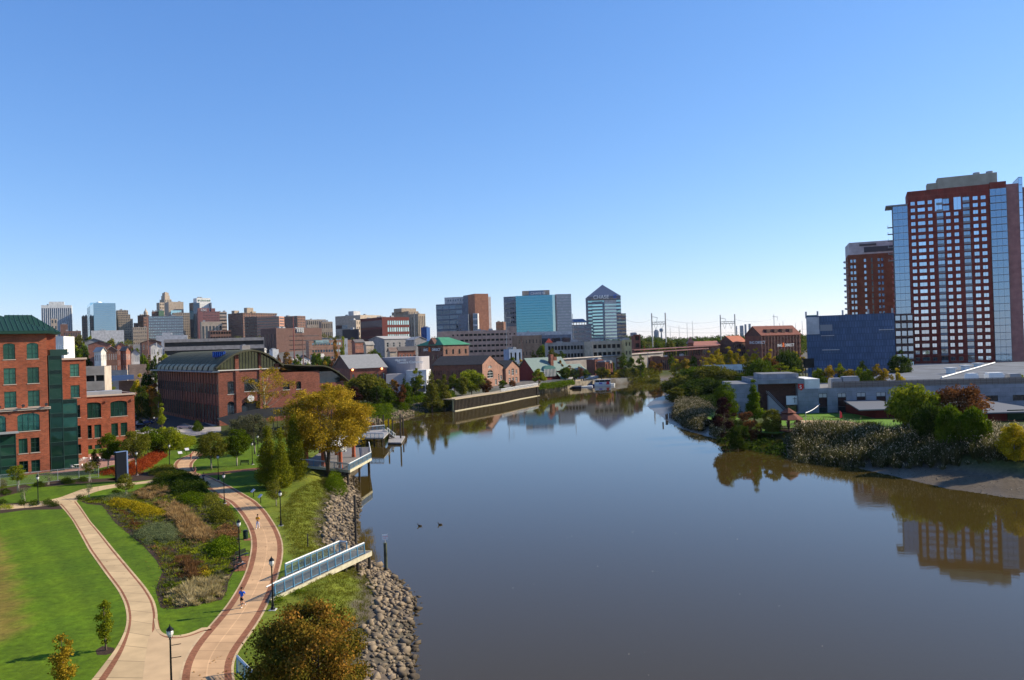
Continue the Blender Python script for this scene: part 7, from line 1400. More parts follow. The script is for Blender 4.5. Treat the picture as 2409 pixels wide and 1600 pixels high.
def railing(P, parent, n, H=1.1, tap=True, name='railing', cap=WCAP, pm=None, mm=None, zb=0, sub=True):
    """posts, mesh infill and cap rail along a line of points"""
    P = [Vector(p) for p in P]; m = MB(); c = MB(); i_ = MB()
    for p, q in zip(P, P[1:]):
        d_ = (q-p); L = d_.length; u_ = d_/L; k = max(1, round(L/((sum((b-a).length for a, b in zip(P, P[1:])))/n)))
        for j in range(k+1):
            s = p+d_*j/k; m.add([(s.x+u_.x*x+u_.y*y*-1, s.y+u_.y*x+u_.x*y, s.z+z) for x, y, z in ((-.04, -.09 if tap else -.04, 0), (.04, -.09 if tap else -.04, 0), (.04, .04, 0), (-.04, .04, 0), (-.04, -.04, H), (.04, -.04, H), (.04, .04, H), (-.04, .04, H))], [(3, 2, 1, 0), (4, 5, 6, 7), (0, 1, 5, 4), (1, 2, 6, 5), (2, 3, 7, 6), (3, 0, 4, 7)])
        c.bar(p+Vector((0, 0, H+.04)), q+Vector((0, 0, H+.04)), .12)
        for z in (.12, H-.12): m.bar(p+Vector((0, 0, z)), q+Vector((0, 0, z)), .05)
        kk = int(L/.13)
        for j in range(kk): s = p+d_*(j+.5)/kk; i_.bar(s+Vector((0, 0, .12)), s+Vector((0, 0, H-.12)), .016)
        for z in np.arange(.25, H-.15, .13): i_.bar(p+Vector((0, 0, z)), q+Vector((0, 0, z)), .014)
    r_ = m.build(name, pm or BLUE, parent); c.build('handrail', cap, r_); i_.build('mesh_panels', mm or MESHM, r_); return r_
railing([Q(.1, 0), Q(Lw, 0)], wkw, 11); railing([Q(.1, WW), Q(Lb, WW), Q(Lb+1.6, WW*.7)], wkw, 10)
m = MB(); m.bar(Q(-1.0, 0, 1.1), Q(.1, 0, 1.14), .1); m.build('handrail', WCAP, wkw)
w2 = empty('railing', gp(566, 1600), 'blue and white railing end at the bottom edge', 'railing'); railing([gp(559, 1583, 3), gp(612, 1640, 3)], w2, 3)
# marker post with sign, old piles
def pile(name, lb, x, y, ytop, r=.2, z=0, mt=None, group=None, top=None):
    p = gp(x, y, z); t = at(x, ytop, p.y); e = empty(name, (p.x, p.y, z), lb, 'post', group); m = MB(); m.cyl((p.x, p.y, z-2), (p.x, p.y, t.z), r, r*.95, 10); m.build('shaft', mt or PILE, e); return e, p, t
e, p, t = pile('marker_post', 'round timber post in the river carrying a small sign', 908, 1340, 1277, .2, 0, mat('green_pile', (.07, .075, .05), .95, ns=2, na=.5)); e['category'] = 'sign post'
m = MB(); m.bar((p.x, p.y, t.z), (p.x, p.y, t.z+.9), .05); m.build('sign_stem', GREYM, e); m = MB(); u_ = Vector((.97, .25)); m.obox((p.x, p.y-.05), u_, .62, .03, t.z+.35, t.z+.95); sb_ = m.build('sign_board', WHITEM, e)
n_ = Vector((u_.y, -u_.x)); RT = mat('sign_text_red', (.6, .05, .04), .6); text(e, 'NO WAKE', Vector((p.x, p.y-.05))-u_*.25+n_*.03, u_, t.z+.68, .12, RT, th=.004); text(e, 'SLOW', Vector((p.x, p.y-.05))-u_*.18+n_*.03, u_, t.z+.48, .12, RT, th=.004)
pile('mooring_post', 'thin dark post at the waterline below the pavilion', 838, 1290, 1165, .14)
pile('mooring_post', 'thin post beside the stone bank under the deck', 833, 1145, 1118, .12)
pile('bollard_post', 'short dark stake in the rough grass', 724, 1278, 1256, .07, 3)
# ducks
def duck(x, y, lb, rz):
    p = gp(x, y, 0); e = empty('duck', (p.x, p.y, 0), lb, 'duck', 'ducks on the river', rz); m = MB(); m.ell((0, 0, .07), (.28, .14, .12), 10, 6); m.ell((.2, 0, .13), (.1, .07, .09), 8, 5); m.add([(-.22, -.08, .1), (-.22, .08, .1), (-.4, 0, .2), (-.25, 0, .06)], [(0, 1, 2), (0, 2, 3), (1, 3, 2)])
    m.cyl((.22, 0, .12), (.27, 0, .27), .05, .045, 7); m.ell((.3, 0, .31), (.08, .06, .065), 8, 6); m.build('body', mat('duck_brown', (.05, .038, .028), .8), e, local=True, smooth=True); m = MB(); m.cyl((.36, 0, .3), (.45, 0, .28), .03, .015, 6); m.build('bill', mat('bill', (.3, .2, .05), .6), e, local=True)
duck(988, 1238, 'left duck swimming on open water', 3.0); duck(1036, 1235, 'right duck swimming on open water', 3.3)
r_d = np.random.default_rng(3); dq = np.stack([r_d.uniform(-4, 60, 420), r_d.uniform(45, 190, 420)], 1); dq = dq[sdist(dq) < -1][:90]; m = MB()
for x, y in dq: s_ = .02+.04*r_d.random(); m.face([(x-s_, y-s_, .012), (x+s_, y-s_*.4, .012), (x+s_*.6, y+s_, .012), (x-s_*.5, y+s_*.7, .012)])
tag(m.build('floating_debris', mat('foam', (.4, .37, .3), .9)), 'pale specks of leaves and foam on the river', 'debris', kind='stuff')
# bin, bench pair, signs, dark panel, fence
e = empty('litter_bin', gp(578, 1268), 'dark green slatted litter bin on a brick pad', 'litter bin'); m = MB(); c = gp(578, 1268); m.lathe(tuple(c), [(.26, 0), (.3, .85), (.32, .9)], 14); m.build('body', mat('bin_green', (.012, .03, .02), .5), e); m = MB(); m.lathe((c.x, c.y, c.z+.9), [(.33, 0), (.2, .12), (.18, .13)], 14); m.build('lid', BLACKM, e)
def bench(c, rz, lb):
    e = empty('park_bench', c, lb, 'bench', 'dark benches by the brick pad', rz); m = MB()
    for k in range(4): m.box(-.8, -.2+k*.12, .42, .8, -.1+k*.12, .45)
    m.build('seat', BLACKM, e, local=True); m = MB()
    for k in range(4): m.box(-.8, .28+k*.02, .52+k*.1, .8, .31+k*.02, .6+k*.1)
    m.build('backrest', BLACKM, e, local=True)
    for s in (-.72, .72):
        for y in (-.18, .25): m = MB(); m.bar((s, y, 0), (s, y, .45), .05); m.build('leg', BLACKM, e, local=True)
        m = MB(); m.bar((s, -.2, .66), (s, .3, .66), .045); m.bar((s, -.2, .45), (s, -.2, .66), .04); m.build('armrest', BLACKM, e, local=True)
bench(gp(566, 1340), 1.35, 'nearer dark bench on the brick pad'); bench(gp(572, 1315), 1.2, 'farther dark bench on the brick pad'); bench(gp(575, 1094), .1, 'low dark bench on the far lawn behind the round trees')
def kiosk(x, y, yt, lb, rz):
    p = gp(x, y); t = at(x, yt, p.y); h = t.z-3; e = empty('information_sign', p, lb, 'sign', 'slanted information signs along the path', rz); m = MB(); m.bar((0, .1, 0), (0, .1, h*.85), .08); m.build('post', BLACKM, e, local=True)
    m = MB(); m.add([(-.42, -.2, h*.68), (.42, -.2, h*.68), (.42, .25, h), (-.42, .25, h), (-.42, -.22, h*.64), (.42, -.22, h*.64), (.42, .25, h*.95), (-.42, .25, h*.95)], [(0, 1, 2, 3), (7, 6, 5, 4), (4, 5, 1, 0), (2, 6, 7, 3), (1, 5, 6, 2), (0, 3, 7, 4)]); m.build('panel', mat('sign_face', (.5, .48, .5), .35), e, local=True)
kiosk(595, 1170, 1151, 'information sign in the shade of the cypress trees', -.9); kiosk(612, 1184, 1163, 'information sign left of the small thin tree', -.9); kiosk(424, 1077, 1062, 'left information sign above the path bend', .7); kiosk(440, 1069, 1054, 'right information sign above the path bend', .7)
e = empty('panel_pylon', gp(285, 1134), 'tall dark upright panel with a blue edge', 'information panel'); a, b = gp(271, 1136), gp(299, 1131); zt = at(285, 1065, a.y).z; ud = Vector((b.x-a.x, b.y-a.y)).normalized(); m = MB(); m.obox((a+b)/2, ud, (b-a).length*.86, .45, 3, zt); m.build('panel', mat('panel_black', (.008, .01, .016), .3), e); m = MB(); m.obox(Vector(((a+b)/2)[:2])+ud*(b-a).length*.5, ud, (b-a).length*.12, .5, 3, zt+.05); m.obox((a+b)/2, ud, (b-a).length*.9, .5, zt+.003, zt+.1); m.build('edge', mat('panel_blue', (.12, .18, .32), .4), e)
fe = empty('chain_fence', gp(100, 1138), 'grey chain link fence before the brick plaza', 'fence'); fpx = [(-60, 1155), (0, 1146), (45, 1141), (90, 1137), (136, 1132), (186, 1127), (232, 1123)]; fp_ = [gp(x, y) for x, y in fpx]; GAL = mat('galvanised', (.35, .36, .36), .5, .5)
for p in fp_: m = MB(); m.cyl(tuple(p), (p.x, p.y, 5.1), .05, .05, 6); m.build('post', GAL, fe)
m = MB()
for p, q_ in zip(fp_, fp_[1:]):
    for z in (3.1, 5.05): m.bar((p.x, p.y, z), (q_.x, q_.y, z), .05)
m.build('rails', GAL, fe); m = MB()
for p, q_ in zip(fp_, fp_[1:]):
    L = (q_-p).length; k = int(L/.22)
    for j in range(-9, k):
        for sg in (0, 1):
            x0, x1 = j*.22, j*.22+1.9; z0, z1 = 3.1, 5.0
            if sg: z0, z1 = z1, z0
            f0 = max(0, -x0/1.9); f1 = min(1, (L-x0)/1.9)
            if f1 <= f0: continue
            A = p+(q_-p)*((x0+1.9*f0)/L); B_ = p+(q_-p)*((x0+1.9*f1)/L); m.bar((A.x, A.y, z0+(z1-z0)*f0), (B_.x, B_.y, z0+(z1-z0)*f1), .012)
m.build('wire_mesh', GAL, fe)
# ---- pavilion with slatted roof
pv = empty('pavilion', gp(775, 1090), 'open pavilion with white slatted roof on round brick columns', 'pavilion'); ZD = 3.35
dk = [gp(708, 1094, ZD), gp(822, 1106, ZD), gp(873, 1078, ZD), gp(868, 1052, ZD), gp(765, 1056, ZD)]; m = MB(); m.prism(dk, ZD-.3, ZD); m.build('deck', mat('deck_pale', (.17, .155, .15), .9, ns=2, na=.15), pv)
m = MB(); 
for a, b in zip(dk, dk[1:]): n_ = Vector((b.y-a.y, -(b.x-a.x), 0)).normalized()*.08; m.prism([a+n_*.2, b+n_*.2, b+n_*1.5, a+n_*1.5], ZD-.45, ZD+.03)
m.build('edge_beam', TIMB, pv)
for x, y in ((716, 1092), (770, 1098), (818, 1103), (845, 1092), (868, 1078), (866, 1060)): p = gp(x, y, ZD); m = MB(); m.cyl((p.x, p.y, hz(p.x, p.y)-1), (p.x, p.y, ZD-.3), .2, .2, 8); m.build('pile', PILE, pv)
railing([dk[1], dk[2], dk[3]], pv, 12); railing([dk[0], dk[0].lerp(dk[1], .98)], pv, 7)
rc = [gp(700, 1052, 6.9), gp(806, 1062, 6.9), gp(850, 1030, 6.9), gp(748, 1020, 6.9)]
for i, (s, t) in enumerate(((.12, .15), (.5, .15), (.88, .15), (.12, .85), (.5, .85), (.88, .85))):
    p = rc[0].lerp(rc[1], s).lerp(rc[3].lerp(rc[2], s), t); m = MB(); m.cyl((p.x, p.y, ZD), (p.x, p.y, 6.5), .36, .36, 12); m.cyl((p.x, p.y, ZD), (p.x, p.y, ZD+.5), .42, .42, 12); m.build('column', mat('column_brick', (.36, .1, .05), .9, ns=4, na=.3), pv)
m = MB()
for s in (.12, .5, .88): a, b = rc[0].lerp(rc[1], s), rc[3].lerp(rc[2], s); m.bar((a.x, a.y, 6.6), (b.x, b.y, 6.6), .25)
for t in (.15, .85): a, b = rc[0].lerp(rc[3], t), rc[1].lerp(rc[2], t); m.bar((a.x, a.y, 6.62), (b.x, b.y, 6.62), .3)
m.build('roof_beams', WCAP, pv); m = MB()
for k in range(24): s = (k+.5)/24; a, b = rc[0].lerp(rc[1], s), rc[3].lerp(rc[2], s); m.obox((a+b)/2, b-a, (b-a).length+.6, .16, 6.8, 6.98)
m.build('roof_slats', WCAP, pv)
# ---- boat landing with piles
ld_ = empty('boat_landing', gp(930, 1035, 0), 'floating boat landing with tall dark piles', 'dock'); m = MB(); P = [gp(x, y, .55) for x, y in ((913, 1041), (944, 1041), (953, 1026), (916, 1024))]; m.prism(P, .1, .55); m.build('float', mat('dock_grey', (.28, .26, .25), .9, ns=2, na=.15), ld_); m = MB(); m.prism([p.lerp(sum(P, Vector((0, 0, 0)))/4, -.04) for p in P], -.2, .25); m.build('float_edge', PILE, ld_)
m = MB(); P = [gp(x, y, 2.6) for x, y in ((852, 1030), (902, 1030), (914, 1018), (905, 1010), (858, 1014))]; m.prism(P, 2.3, 2.6); m.build('upper_deck', MT['dock_grey'], ld_); railing([P[0], P[1]], ld_, 5); railing([P[4], P[3]], ld_, 5)
for x, y in ((862, 1030), (880, 1030), (899, 1029)): p = gp(x, y, 2.3); m = MB(); m.cyl((p.x, p.y, -1), (p.x, p.y, 2.3), .22, .22, 8); m.build('pile', PILE, ld_)
m = MB(); a, b = gp(906, 1016, 2.6), gp(925, 1030, .6); dv = Vector((b.x-a.x, b.y-a.y, 0)).normalized(); n_ = Vector((-dv.y, dv.x, 0))*.7
m.face([a-n_, b-n_, b+n_, a+n_]); m.build('gangway', GREYM, ld_); railing([a-n_, b-n_], ld_, 4, pm=WCAP); railing([a+n_, b+n_], ld_, 4, pm=WCAP)
for x, y, yt in ((915, 1038, 985), (924, 1025, 986), (943, 1036, 975), (949, 1024, 984), (903, 1022, 976), (888, 1024, 985), (892, 1020, 986)): p = gp(x, y, 0); t = at(x, yt, p.y); m = MB(); m.cyl((p.x, p.y, -2), (p.x, p.y, t.z), .22, .2, 8); m.build('pile', PILE, ld_)
e = empty('patio_umbrella', gp(857, 1000), 'small dark blue patio umbrella near the landing', 'umbrella'); p = gp(857, 1000); m = MB(); m.bar(tuple(p), (p.x, p.y, 5.4), .08); m.build('pole', GREYM, e); m = MB(); m.cyl((p.x, p.y, 5.0), (p.x, p.y, 5.7), 2.0, .05, 8); m.build('canopy', mat('navy_cloth', (.01, .02, .06), .8), e)
# ---- sheet pile wall with promenade
bw = empty('bulkhead', gp(1160, 948, 0), 'long ribbed sheet pile river wall with a tan promenade', 'river wall'); bl = [gp(x, y, 0) for x, y in ((1067, 968), (1122, 958), (1180, 948), (1222, 939), (1266, 931))]; ZB = 4.4; m = MB(); rb = MB(); cp = MB()
for a, b in zip(bl, bl[1:]):
    d_ = (b-a); d_.z = 0; L = d_.length; u_ = d_/L; n_ = Vector((u_.y, -u_.x, 0)); m.prism([a, b, b-n_*.5, a-n_*.5], -1.5, ZB); k = int(L/1.1)
    for j in range(k): p = a+u_*(j+.5)*L/k+n_*.3; rb.obox(p-n_*.06, u_, .38, .3, -1.5, ZB-.35)
    cp.prism([a+n_*.8, b+n_*.8, b-n_*5, a-n_*5], ZB, ZB+.3)
wl_ = MB()
for a, b in zip(bl, bl[1:]): n_ = Vector((b.y-a.y, -(b.x-a.x), 0)).normalized(); wl_.prism([a+n_*.75, b+n_*.75, b-n_*.2, a-n_*.2], -.2, .28)
wl_.build('waterline_beam', TIMB, bw)
m.build('wall', mat('olive_steel', (.34, .31, .16), .9, ns=.6, na=.3), bw); rb.build('ribs', mat('rust_steel', (.05, .038, .03), .9, ns=1, na=.4), bw); cp.build('promenade', mat('tan_concrete', (.38, .3, .2), .9, ns=.6, na=.12), bw)
railing([(p.x, p.y, ZB+.3) for p in bl[2:]], bw, 26, 1.2, pm=WCAP, mm=WCAP)
for f in (.93, .96, 1.0):
    p = bl[3].lerp(bl[4], f*1.0); m = MB(); m.cyl((p.x, p.y-1.2, -1), (p.x, p.y-1.2, ZB), .3, .3, 8); m.build('pile', PILE, bw)
qw = empty('quay_wall', gp(1310, 918, 0), 'low grey stone quay wall beyond the ribbed wall', 'river wall'); m = MB(); ql_ = [gp(x, y, 0) for x, y in ((1268, 925), (1326, 917), (1350, 913), (1400, 908), (1448, 905))]
for a, b in zip(ql_, ql_[1:]): n_ = Vector((b.y-a.y, -(b.x-a.x), 0)).normalized(); m.prism([a+n_*.4, b+n_*.4, b-n_*1.2, a-n_*1.2], -1, 3.35)
m.build('wall', mat('weathered_stone', (.23, .19, .14), .95, ns=.5, na=.4), qw)
cap_ = MB()
for a, b in zip(ql_, ql_[1:]): n_ = Vector((b.y-a.y, -(b.x-a.x), 0)).normalized(); cap_.prism([a-n_*7, b-n_*7, b-n_*9.5, a-n_*9.5], 3.0, 3.6)
cap_.build('promenade', MT['tan_concrete'], qw)
# docks and tour boat
dc = empty('floating_dock', gp(1370, 908, 0), 'long white floating dock with dark piles', 'dock'); m = MB(); P = [gp(x, y, .6) for x, y in ((1352, 910), (1393, 908), (1410, 892), (1362, 901))]; m.prism(P, .1, .6); m.build('float', WHITEM, dc)
m = MB(); a, b = gp(1352, 903, .6), gp(1408, 888, 3.2); n_ = Vector((.2, 1.0, 0)); m.face([a-n_, b-n_, b+n_, a+n_]); 
for o_ in (-1, 1): m.bar(a+n_*o_+Vector((0, 0, 1.2)), b+n_*o_+Vector((0, 0, 1.2)), .25); m.face([a+n_*o_, b+n_*o_, b+n_*o_+Vector((0, 0, 1.1)), a+n_*o_+Vector((0, 0, 1.1))])
m.build('gangway', WHITEM, dc); m = MB(); P = [gp(x, y, 1.0) for x, y in ((1346, 911), (1367, 911), (1368, 907), (1348, 907))]; m.prism(P, -.3, 1.2); m.build('fender', mat('dark_navy', (.012, .016, .035), .7), dc)
for x, y, yt in ((1348, 912, 890), (1353, 911, 889), (1368, 911, 890), (1373, 909, 891), (1387, 902, 888), (1392, 901, 887), (1403, 908, 889), (1416, 907, 888), (1329, 918, 904), (1334, 917, 904)): p = gp(x, y, 0); t = at(x, yt, p.y); m = MB(); m.cyl((p.x, p.y, -1), (p.x, p.y, t.z), .28, .28, 8); m.build('pile', PILE, dc)
bt = empty('tour_boat', gp(1422, 907, 0), 'white tour boat with red markings moored at the dock', 'boat'); o0 = gp(1422, 908, 0); m = MB()
def BQ(x, y, z): c_, s_ = math.cos(.12), math.sin(.12); return (o0.x+x*c_-y*s_, o0.y+x*s_+y*c_, z)
hl_ = [(-6, -1.5), (3.5, -1.6), (5.6, -.8), (6.2, 0), (5.6, .8), (3.5, 1.6), (-6, 1.5)]; lo = [BQ(x*.95, y*.8, -.2) for x, y in hl_]; hi = [BQ(x, y, 1.3) for x, y in hl_]; k = len(hl_); m.add(lo+hi, [(i, (i+1) % k, (i+1) % k+k, i+k) for i in range(k)]+[tuple(range(k, 2*k)), tuple(range(k-1, -1, -1))]); m.build('hull', WHITEM, bt, smooth=False)
m = MB(); m.add([BQ(x, y, z) for z in (1.3, 2.3) for x, y in ((-5.5, -1.3), (3.2, -1.3), (3.2, 1.3), (-5.5, 1.3))], [(0, 1, 5, 4), (1, 2, 6, 5), (2, 3, 7, 6), (3, 0, 4, 7)]); m.build('cabin_side', WHITEM, bt)
m = MB(); m.add([BQ(x, y, z) for z in (2.3, 3.3) for x, y in ((-5.3, -1.2), (3.0, -1.2), (3.0, 1.2), (-5.3, 1.2))], [(0, 1, 5, 4), (1, 2, 6, 5), (2, 3, 7, 6), (3, 0, 4, 7)]); m.build('windows', GD, bt)
m = MB(); m.add([BQ(x, y, z) for z in (3.5, 3.65) for x, y in ((-6, -1.6), (3.6, -1.6), (3.6, 1.6), (-6, 1.6))], [(0, 1, 5, 4), (1, 2, 6, 5), (2, 3, 7, 6), (3, 0, 4, 7), (4, 5, 6, 7), (3, 2, 1, 0)])
for x in (-5.8, -3, 0, 3.4):
    for y in (-1.5, 1.5): m.bar(BQ(x, y, 1.3), BQ(x, y, 3.5), .12)
m.build('canopy', WCAP, bt)
m = MB(); m.add([BQ(.6, -1.68, .9), BQ(2.6, -1.66, .9), BQ(2.2, -1.66, 2.5), BQ(1.0, -1.68, 2.7)], [(0, 1, 2, 3)]); m.build('red_marking', mat('boat_red', (.6, .03, .05), .5), bt); m = MB(); m.add([BQ(-3.4, -1.66, 1.2), BQ(-1.6, -1.66, 1.2), BQ(-1.6, -1.66, 2.0), BQ(-3.4, -1.66, 2.0)], [(0, 1, 2, 3)]); m.build('violet_marking', mat('boat_violet', (.2, .15, .5), .5), bt)
m = MB(); m.add([BQ(x, y, z) for z in (0, 1.1) for x, y in ((-9.5, -1.2), (-6.2, -1.2), (-6.2, 1.2), (-9.5, 1.2))], [(0, 1, 5, 4), (1, 2, 6, 5), (2, 3, 7, 6), (3, 0, 4, 7), (4, 5, 6, 7)]); m.build('stern_platform', mat('boat_blue', (.02, .06, .2), .5), bt)
# river bridge and its tower
bt_c = at(1572, 880, 590); br = empty('stone_bridge', (bt_c.x, bt_c.y, 0), 'low dark stone bridge closing off the river', 'bridge'); a, b = at(1455, 868, 588), at(1665, 868, 598); m = MB(); ud = Vector((b.x-a.x, b.y-a.y)).normalized(); L = Vector((b.x-a.x, b.y-a.y)).length; m.obox((a+b)/2+Vector((0, 4, 0)), ud, L, 10, 3.6, 5.0); m.build('deck', CONC, br)
m = MB(); m.obox((a+b)/2-Vector((0, 1.1, 0)), ud, L, .5, 4.6, 6.4); m.build('parapet', CONC, br)
for s in np.linspace(.05, .95, 8): p = a.lerp(b, s); m = MB(); m.obox((p.x, p.y+4), ud, 3, 8.6, -1, 3.6); m.build('pier', mat('dark_stone', (.09, .08, .07), .95, ns=.5, na=.3), br)
o, P, z0, z1 = bld('bridge_tower', 'square grey stone bridge tower with flat overhanging roof', 1561, 1576, 1586, 849, 575, 32, zb=-.5, wm=wallmat('tower_stone', (.2, .18, .16), None, 1.2, .6, .15), par=0, L=[dict(nc=2, nr=1, fw=.4, fh=.28, zb=6, zt=1, st='n')], Rr=[dict(nc=1, nr=1, fw=.55, fh=.5, zb=5.5, zt=1, st='n')]); C_ = sum(P, Vector((0, 0)))/4; m = MB(); m.prism([C_+(p-C_)*1.18 for p in P], z1+.005, z1+.6); m.build('roof_slab', LGREY, o)
# ---------------- trees and houses of the middle and far distance ----------------
PR = {}
ORD = ['leftmost', 'second', 'third', 'fourth', 'fifth', 'sixth', 'seventh', 'eighth', 'ninth', 'tenth', 'eleventh', 'twelfth', 'thirteenth', 'fourteenth', 'fifteenth', 'sixteenth', 'seventeenth', 'eighteenth']
KD = {'g': ('round', 'green', BARK), 'd': ('round', 'dark', BARK), 'o': ('round', 'olive', BARKG), 'y': ('round', 'yellow', BARKG), 'l': ('round', 'lime', BARK), 'G': ('round', 'gold', BARKG), 'r': ('round', 'rust', BARK), 'O': ('round', 'orange', BARK), 'm': ('round', 'maroon', BARK), 'cg': ('cone', 'green', BARK), 'co': ('cone', 'olive', BARK), 'cd': ('cone', 'dark', BARK), 'cy': ('cone', 'yellow', BARK), 'cG': ('cone', 'gold', BARK), 'vo': ('vase', 'rust', BARKG)}
def ft(k, px, D, yt, wpx, label, group=None, n=None, dy=0, zb=None, name=None, cat='tree', clear=.1):
    p = at(px, yt+20, D); zb = hz(p.x, p.y) if zb is None else zb; zt = at(px, yt, D).z; H = max(2, zt-zb); W = pxsize(wpx, D); big = wpx > 60; n = n or (11000 if big else 4600 if wpx > 28 else 2000)
    key = (k, big, wpx > 28, random.Random(int(px*3+yt)).randint(0, 1)); nm = name or {'c': 'conifer_tree'}.get(k[0], 'broadleaf_tree') if not name else name
    if key not in PR:
        kd, lf, bk = KD[k]; t = tree(nm, label, (p.x, p.y, zb), H, W, kind=kd, leaf=lf, n=n, lf=W*(.05 if big else .07 if wpx > 28 else .1), clear=clear, K=(110 if kd == 'cone' else 60) if big else (80 if kd == 'cone' else 34), cr=W*(.24 if kd == 'cone' else .2), bark=bk, seed=int(px+yt), limbs=8, hollow=.4, group=group, cat=cat)
        PR[key] = (t, H, W); return t
    t0, H0, W0 = PR[key]; bpy.context.view_layer.update() if not t0.children else None
    r_ = random.Random(int(px)); c = copy_tree(t0, (p.x, p.y, zb), r_.uniform(0, 6.3), (W/W0*r_.uniform(.93, 1.08), W/W0, H/H0), label, group); c.name = nm; return c
def row(k, items, lab, grp):
    for i, it in enumerate(items): ft(it[4] if len(it) > 4 else k, it[0], it[1], it[2], it[3], lab.replace('#', ORD[i]), grp)
# left bank beyond the hall
ft('o', 862, 300, 877, 112, 'large yellow olive willow like tree behind the hall', None, 16000); ft('l', 835, 312, 890, 66, 'yellow green tree behind the maroon shrub', None)
for k, x, D, yt, w, lb in (('m', 832, 285, 906, 36, 'small dark maroon tree right of the hall'), ('d', 886, 283, 897, 38, 'dark green oval tree right of the willow like tree'), ('r', 942, 290, 899, 30, 'tree with an orange red top by the spruce'), ('g', 915, 288, 912, 36, 'low green tree left of the orange topped tree'), ('cd', 950, 305, 886, 26, 'bluish spruce behind the orange topped tree'),
    ('co', 1014, 296, 866, 50, 'taller olive cypress on the bank before the dark roofed building'), ('co', 1045, 302, 874, 44, 'shorter olive cypress beside the taller one'), ('l', 1108, 345, 866, 66, 'bright yellow green tree before the gabled building'), ('l', 1068, 350, 878, 36, 'small yellow green tree between cypress and bright tree'), ('r', 1142, 340, 889, 28, 'brown small tree at the end of the promenade'),
    ('l', 980, 330, 864, 34, 'yellow green tree before the theatre entrance'), ('d', 975, 322, 885, 28, 'dark conifer at the theatre corner'), ('l', 1267, 400, 866, 36, 'bright green tree before the red barn'), ('g', 958, 318, 898, 30, 'green tree between spruce and theatre car park'), ('o', 1088, 330, 884, 34, 'olive tree low behind the promenade start'), ('g', 1183, 372, 893, 20, 'small green tree between the two gabled fronts'), ('r', 1205, 380, 893, 18, 'tiny reddish tree before the end gable'), ('o', 1030, 330, 890, 40, 'olive tree behind the pair of cypresses'), ('g', 905, 300, 905, 40, 'green tree left of the spruce'), ('l', 808, 300, 905, 40, 'yellow green tree at the right end of the brick hall'), ('O', 927, 330, 886, 22, 'orange tree before the curved theatre wall'), ('g', 1330, 455, 862, 30, 'green tree right of the sage roof'), ('o', 1415, 450, 862, 30, 'olive tree behind the tour boat'), ('d', 1352, 450, 866, 24, 'dark tree at the end of the sage roof')):
    ft(k, x, D, yt, w, lb)
for i, (x, y, rx, ry, h, lf_, lb) in enumerate([(865, 965, 28, 10, 2.2, 'green', 'green bushes below the willow like tree'), (900, 962, 24, 10, 2.4, 'green', 'green bushes right of the first bank bushes'), (945, 950, 26, 10, 3.0, 'green', 'rounded green bank bush below the orange topped tree'), (985, 940, 26, 8, 2.6, 'green', 'green bushes below the theatre car park'), (1020, 943, 24, 8, 2.8, 'green', 'dark green bushes at the foot of the cypresses'), (1050, 936, 22, 9, 3.2, 'green', 'green bushes where the promenade starts'),
        (920, 975, 20, 6, 1.6, 'yellow', 'small yellow bush on the stone bank'), (880, 990, 30, 8, 1.6, 'rust', 'rust coloured low shrubs by the landing'), (1000, 958, 30, 5, 1.0, 'olive', 'olive grass strip above the stones'), (820, 985, 30, 10, 2.0, 'olive', 'olive shrubs behind the gold tree')]):
    shrubmass('bank_bushes', lb, 'bushes', blobpoly(x, y, rx, ry, seed=i+50), h, lf_, lf=.35, dens=34, lump=1.2, seed=i+50, zf=lambda q: height(q)-.1)
grassmass('bank_grass', 'dry tan grass on the bank below the promenade', 'grass', [gh(x, y) for x, y in ((1062, 946), (1110, 935), (1160, 925), (1165, 930), (1110, 945), (1066, 955))], 1.0, 'tan', 12, .12, zf=lambda q: height(q), kind='stuff')
# hedge and shrubs of the quay
m_ = [gp(1268, 916, 3.2), gp(1350, 905, 3.2), gp(1352, 900, 3.2), gp(1270, 910, 3.2)]; shrubmass('quay_hedge', 'long low green hedge on top of the quay wall', 'hedge', m_, 2.2, 'green', lf=.35, dens=40, lump=1.2, zf=3.2)
row('g', [(1466, 470, 829, 26), (1485, 475, 838, 18), (1506, 472, 832, 24)], '# of three dark green trees in front of the station wall', 'dark trees before the station wall')
row('O', [(1340, 470, 858, 22), (1362, 465, 862, 24, 'r'), (1378, 455, 868, 22, 'g'), (1388, 490, 846, 14, 'g'), (1425, 462, 864, 20, 'G'), (1440, 480, 848, 16, 'g'), (1535, 500, 848, 24, 'O'), (1552, 500, 850, 20, 'O'), (1318, 480, 846, 20, 'O'), (1300, 490, 850, 18, 'l')], '# small autumn tree in the belt behind the barn and dock', 'autumn trees behind the barn and dock')
for i, (x, y, rx, ry, h, lf_, lb) in enumerate([(1470, 878, 30, 6, 3.0, 'olive', 'olive shrubs on the bank right of the boat'), (1502, 880, 26, 7, 3.2, 'green', 'green bushes overhanging the far river bend'), (1530, 876, 26, 6, 3, 'olive', 'olive bushes next to the bridge tower'), (1440, 886, 24, 4, 2.2, 'gold', 'golden bush behind the tour boat'), (1400, 882, 40, 3, 1.2, 'lime', 'bright green grass patch behind the dock'), (1500, 866, 40, 4, 2.4, 'olive', 'olive hedge below the station wall')]):
    shrubmass('far_bushes', lb, 'bushes', [Vector((q_.x, q_.y)) for q_ in [gp(x+rx*math.cos(a), y+ry*math.sin(a), 3) for a in np.linspace(0, 6.28, 13)[:-1]]], h, lf_, lf=.6, dens=12, lump=2.2, seed=i+80, zf=lambda q: height(q)-.1)
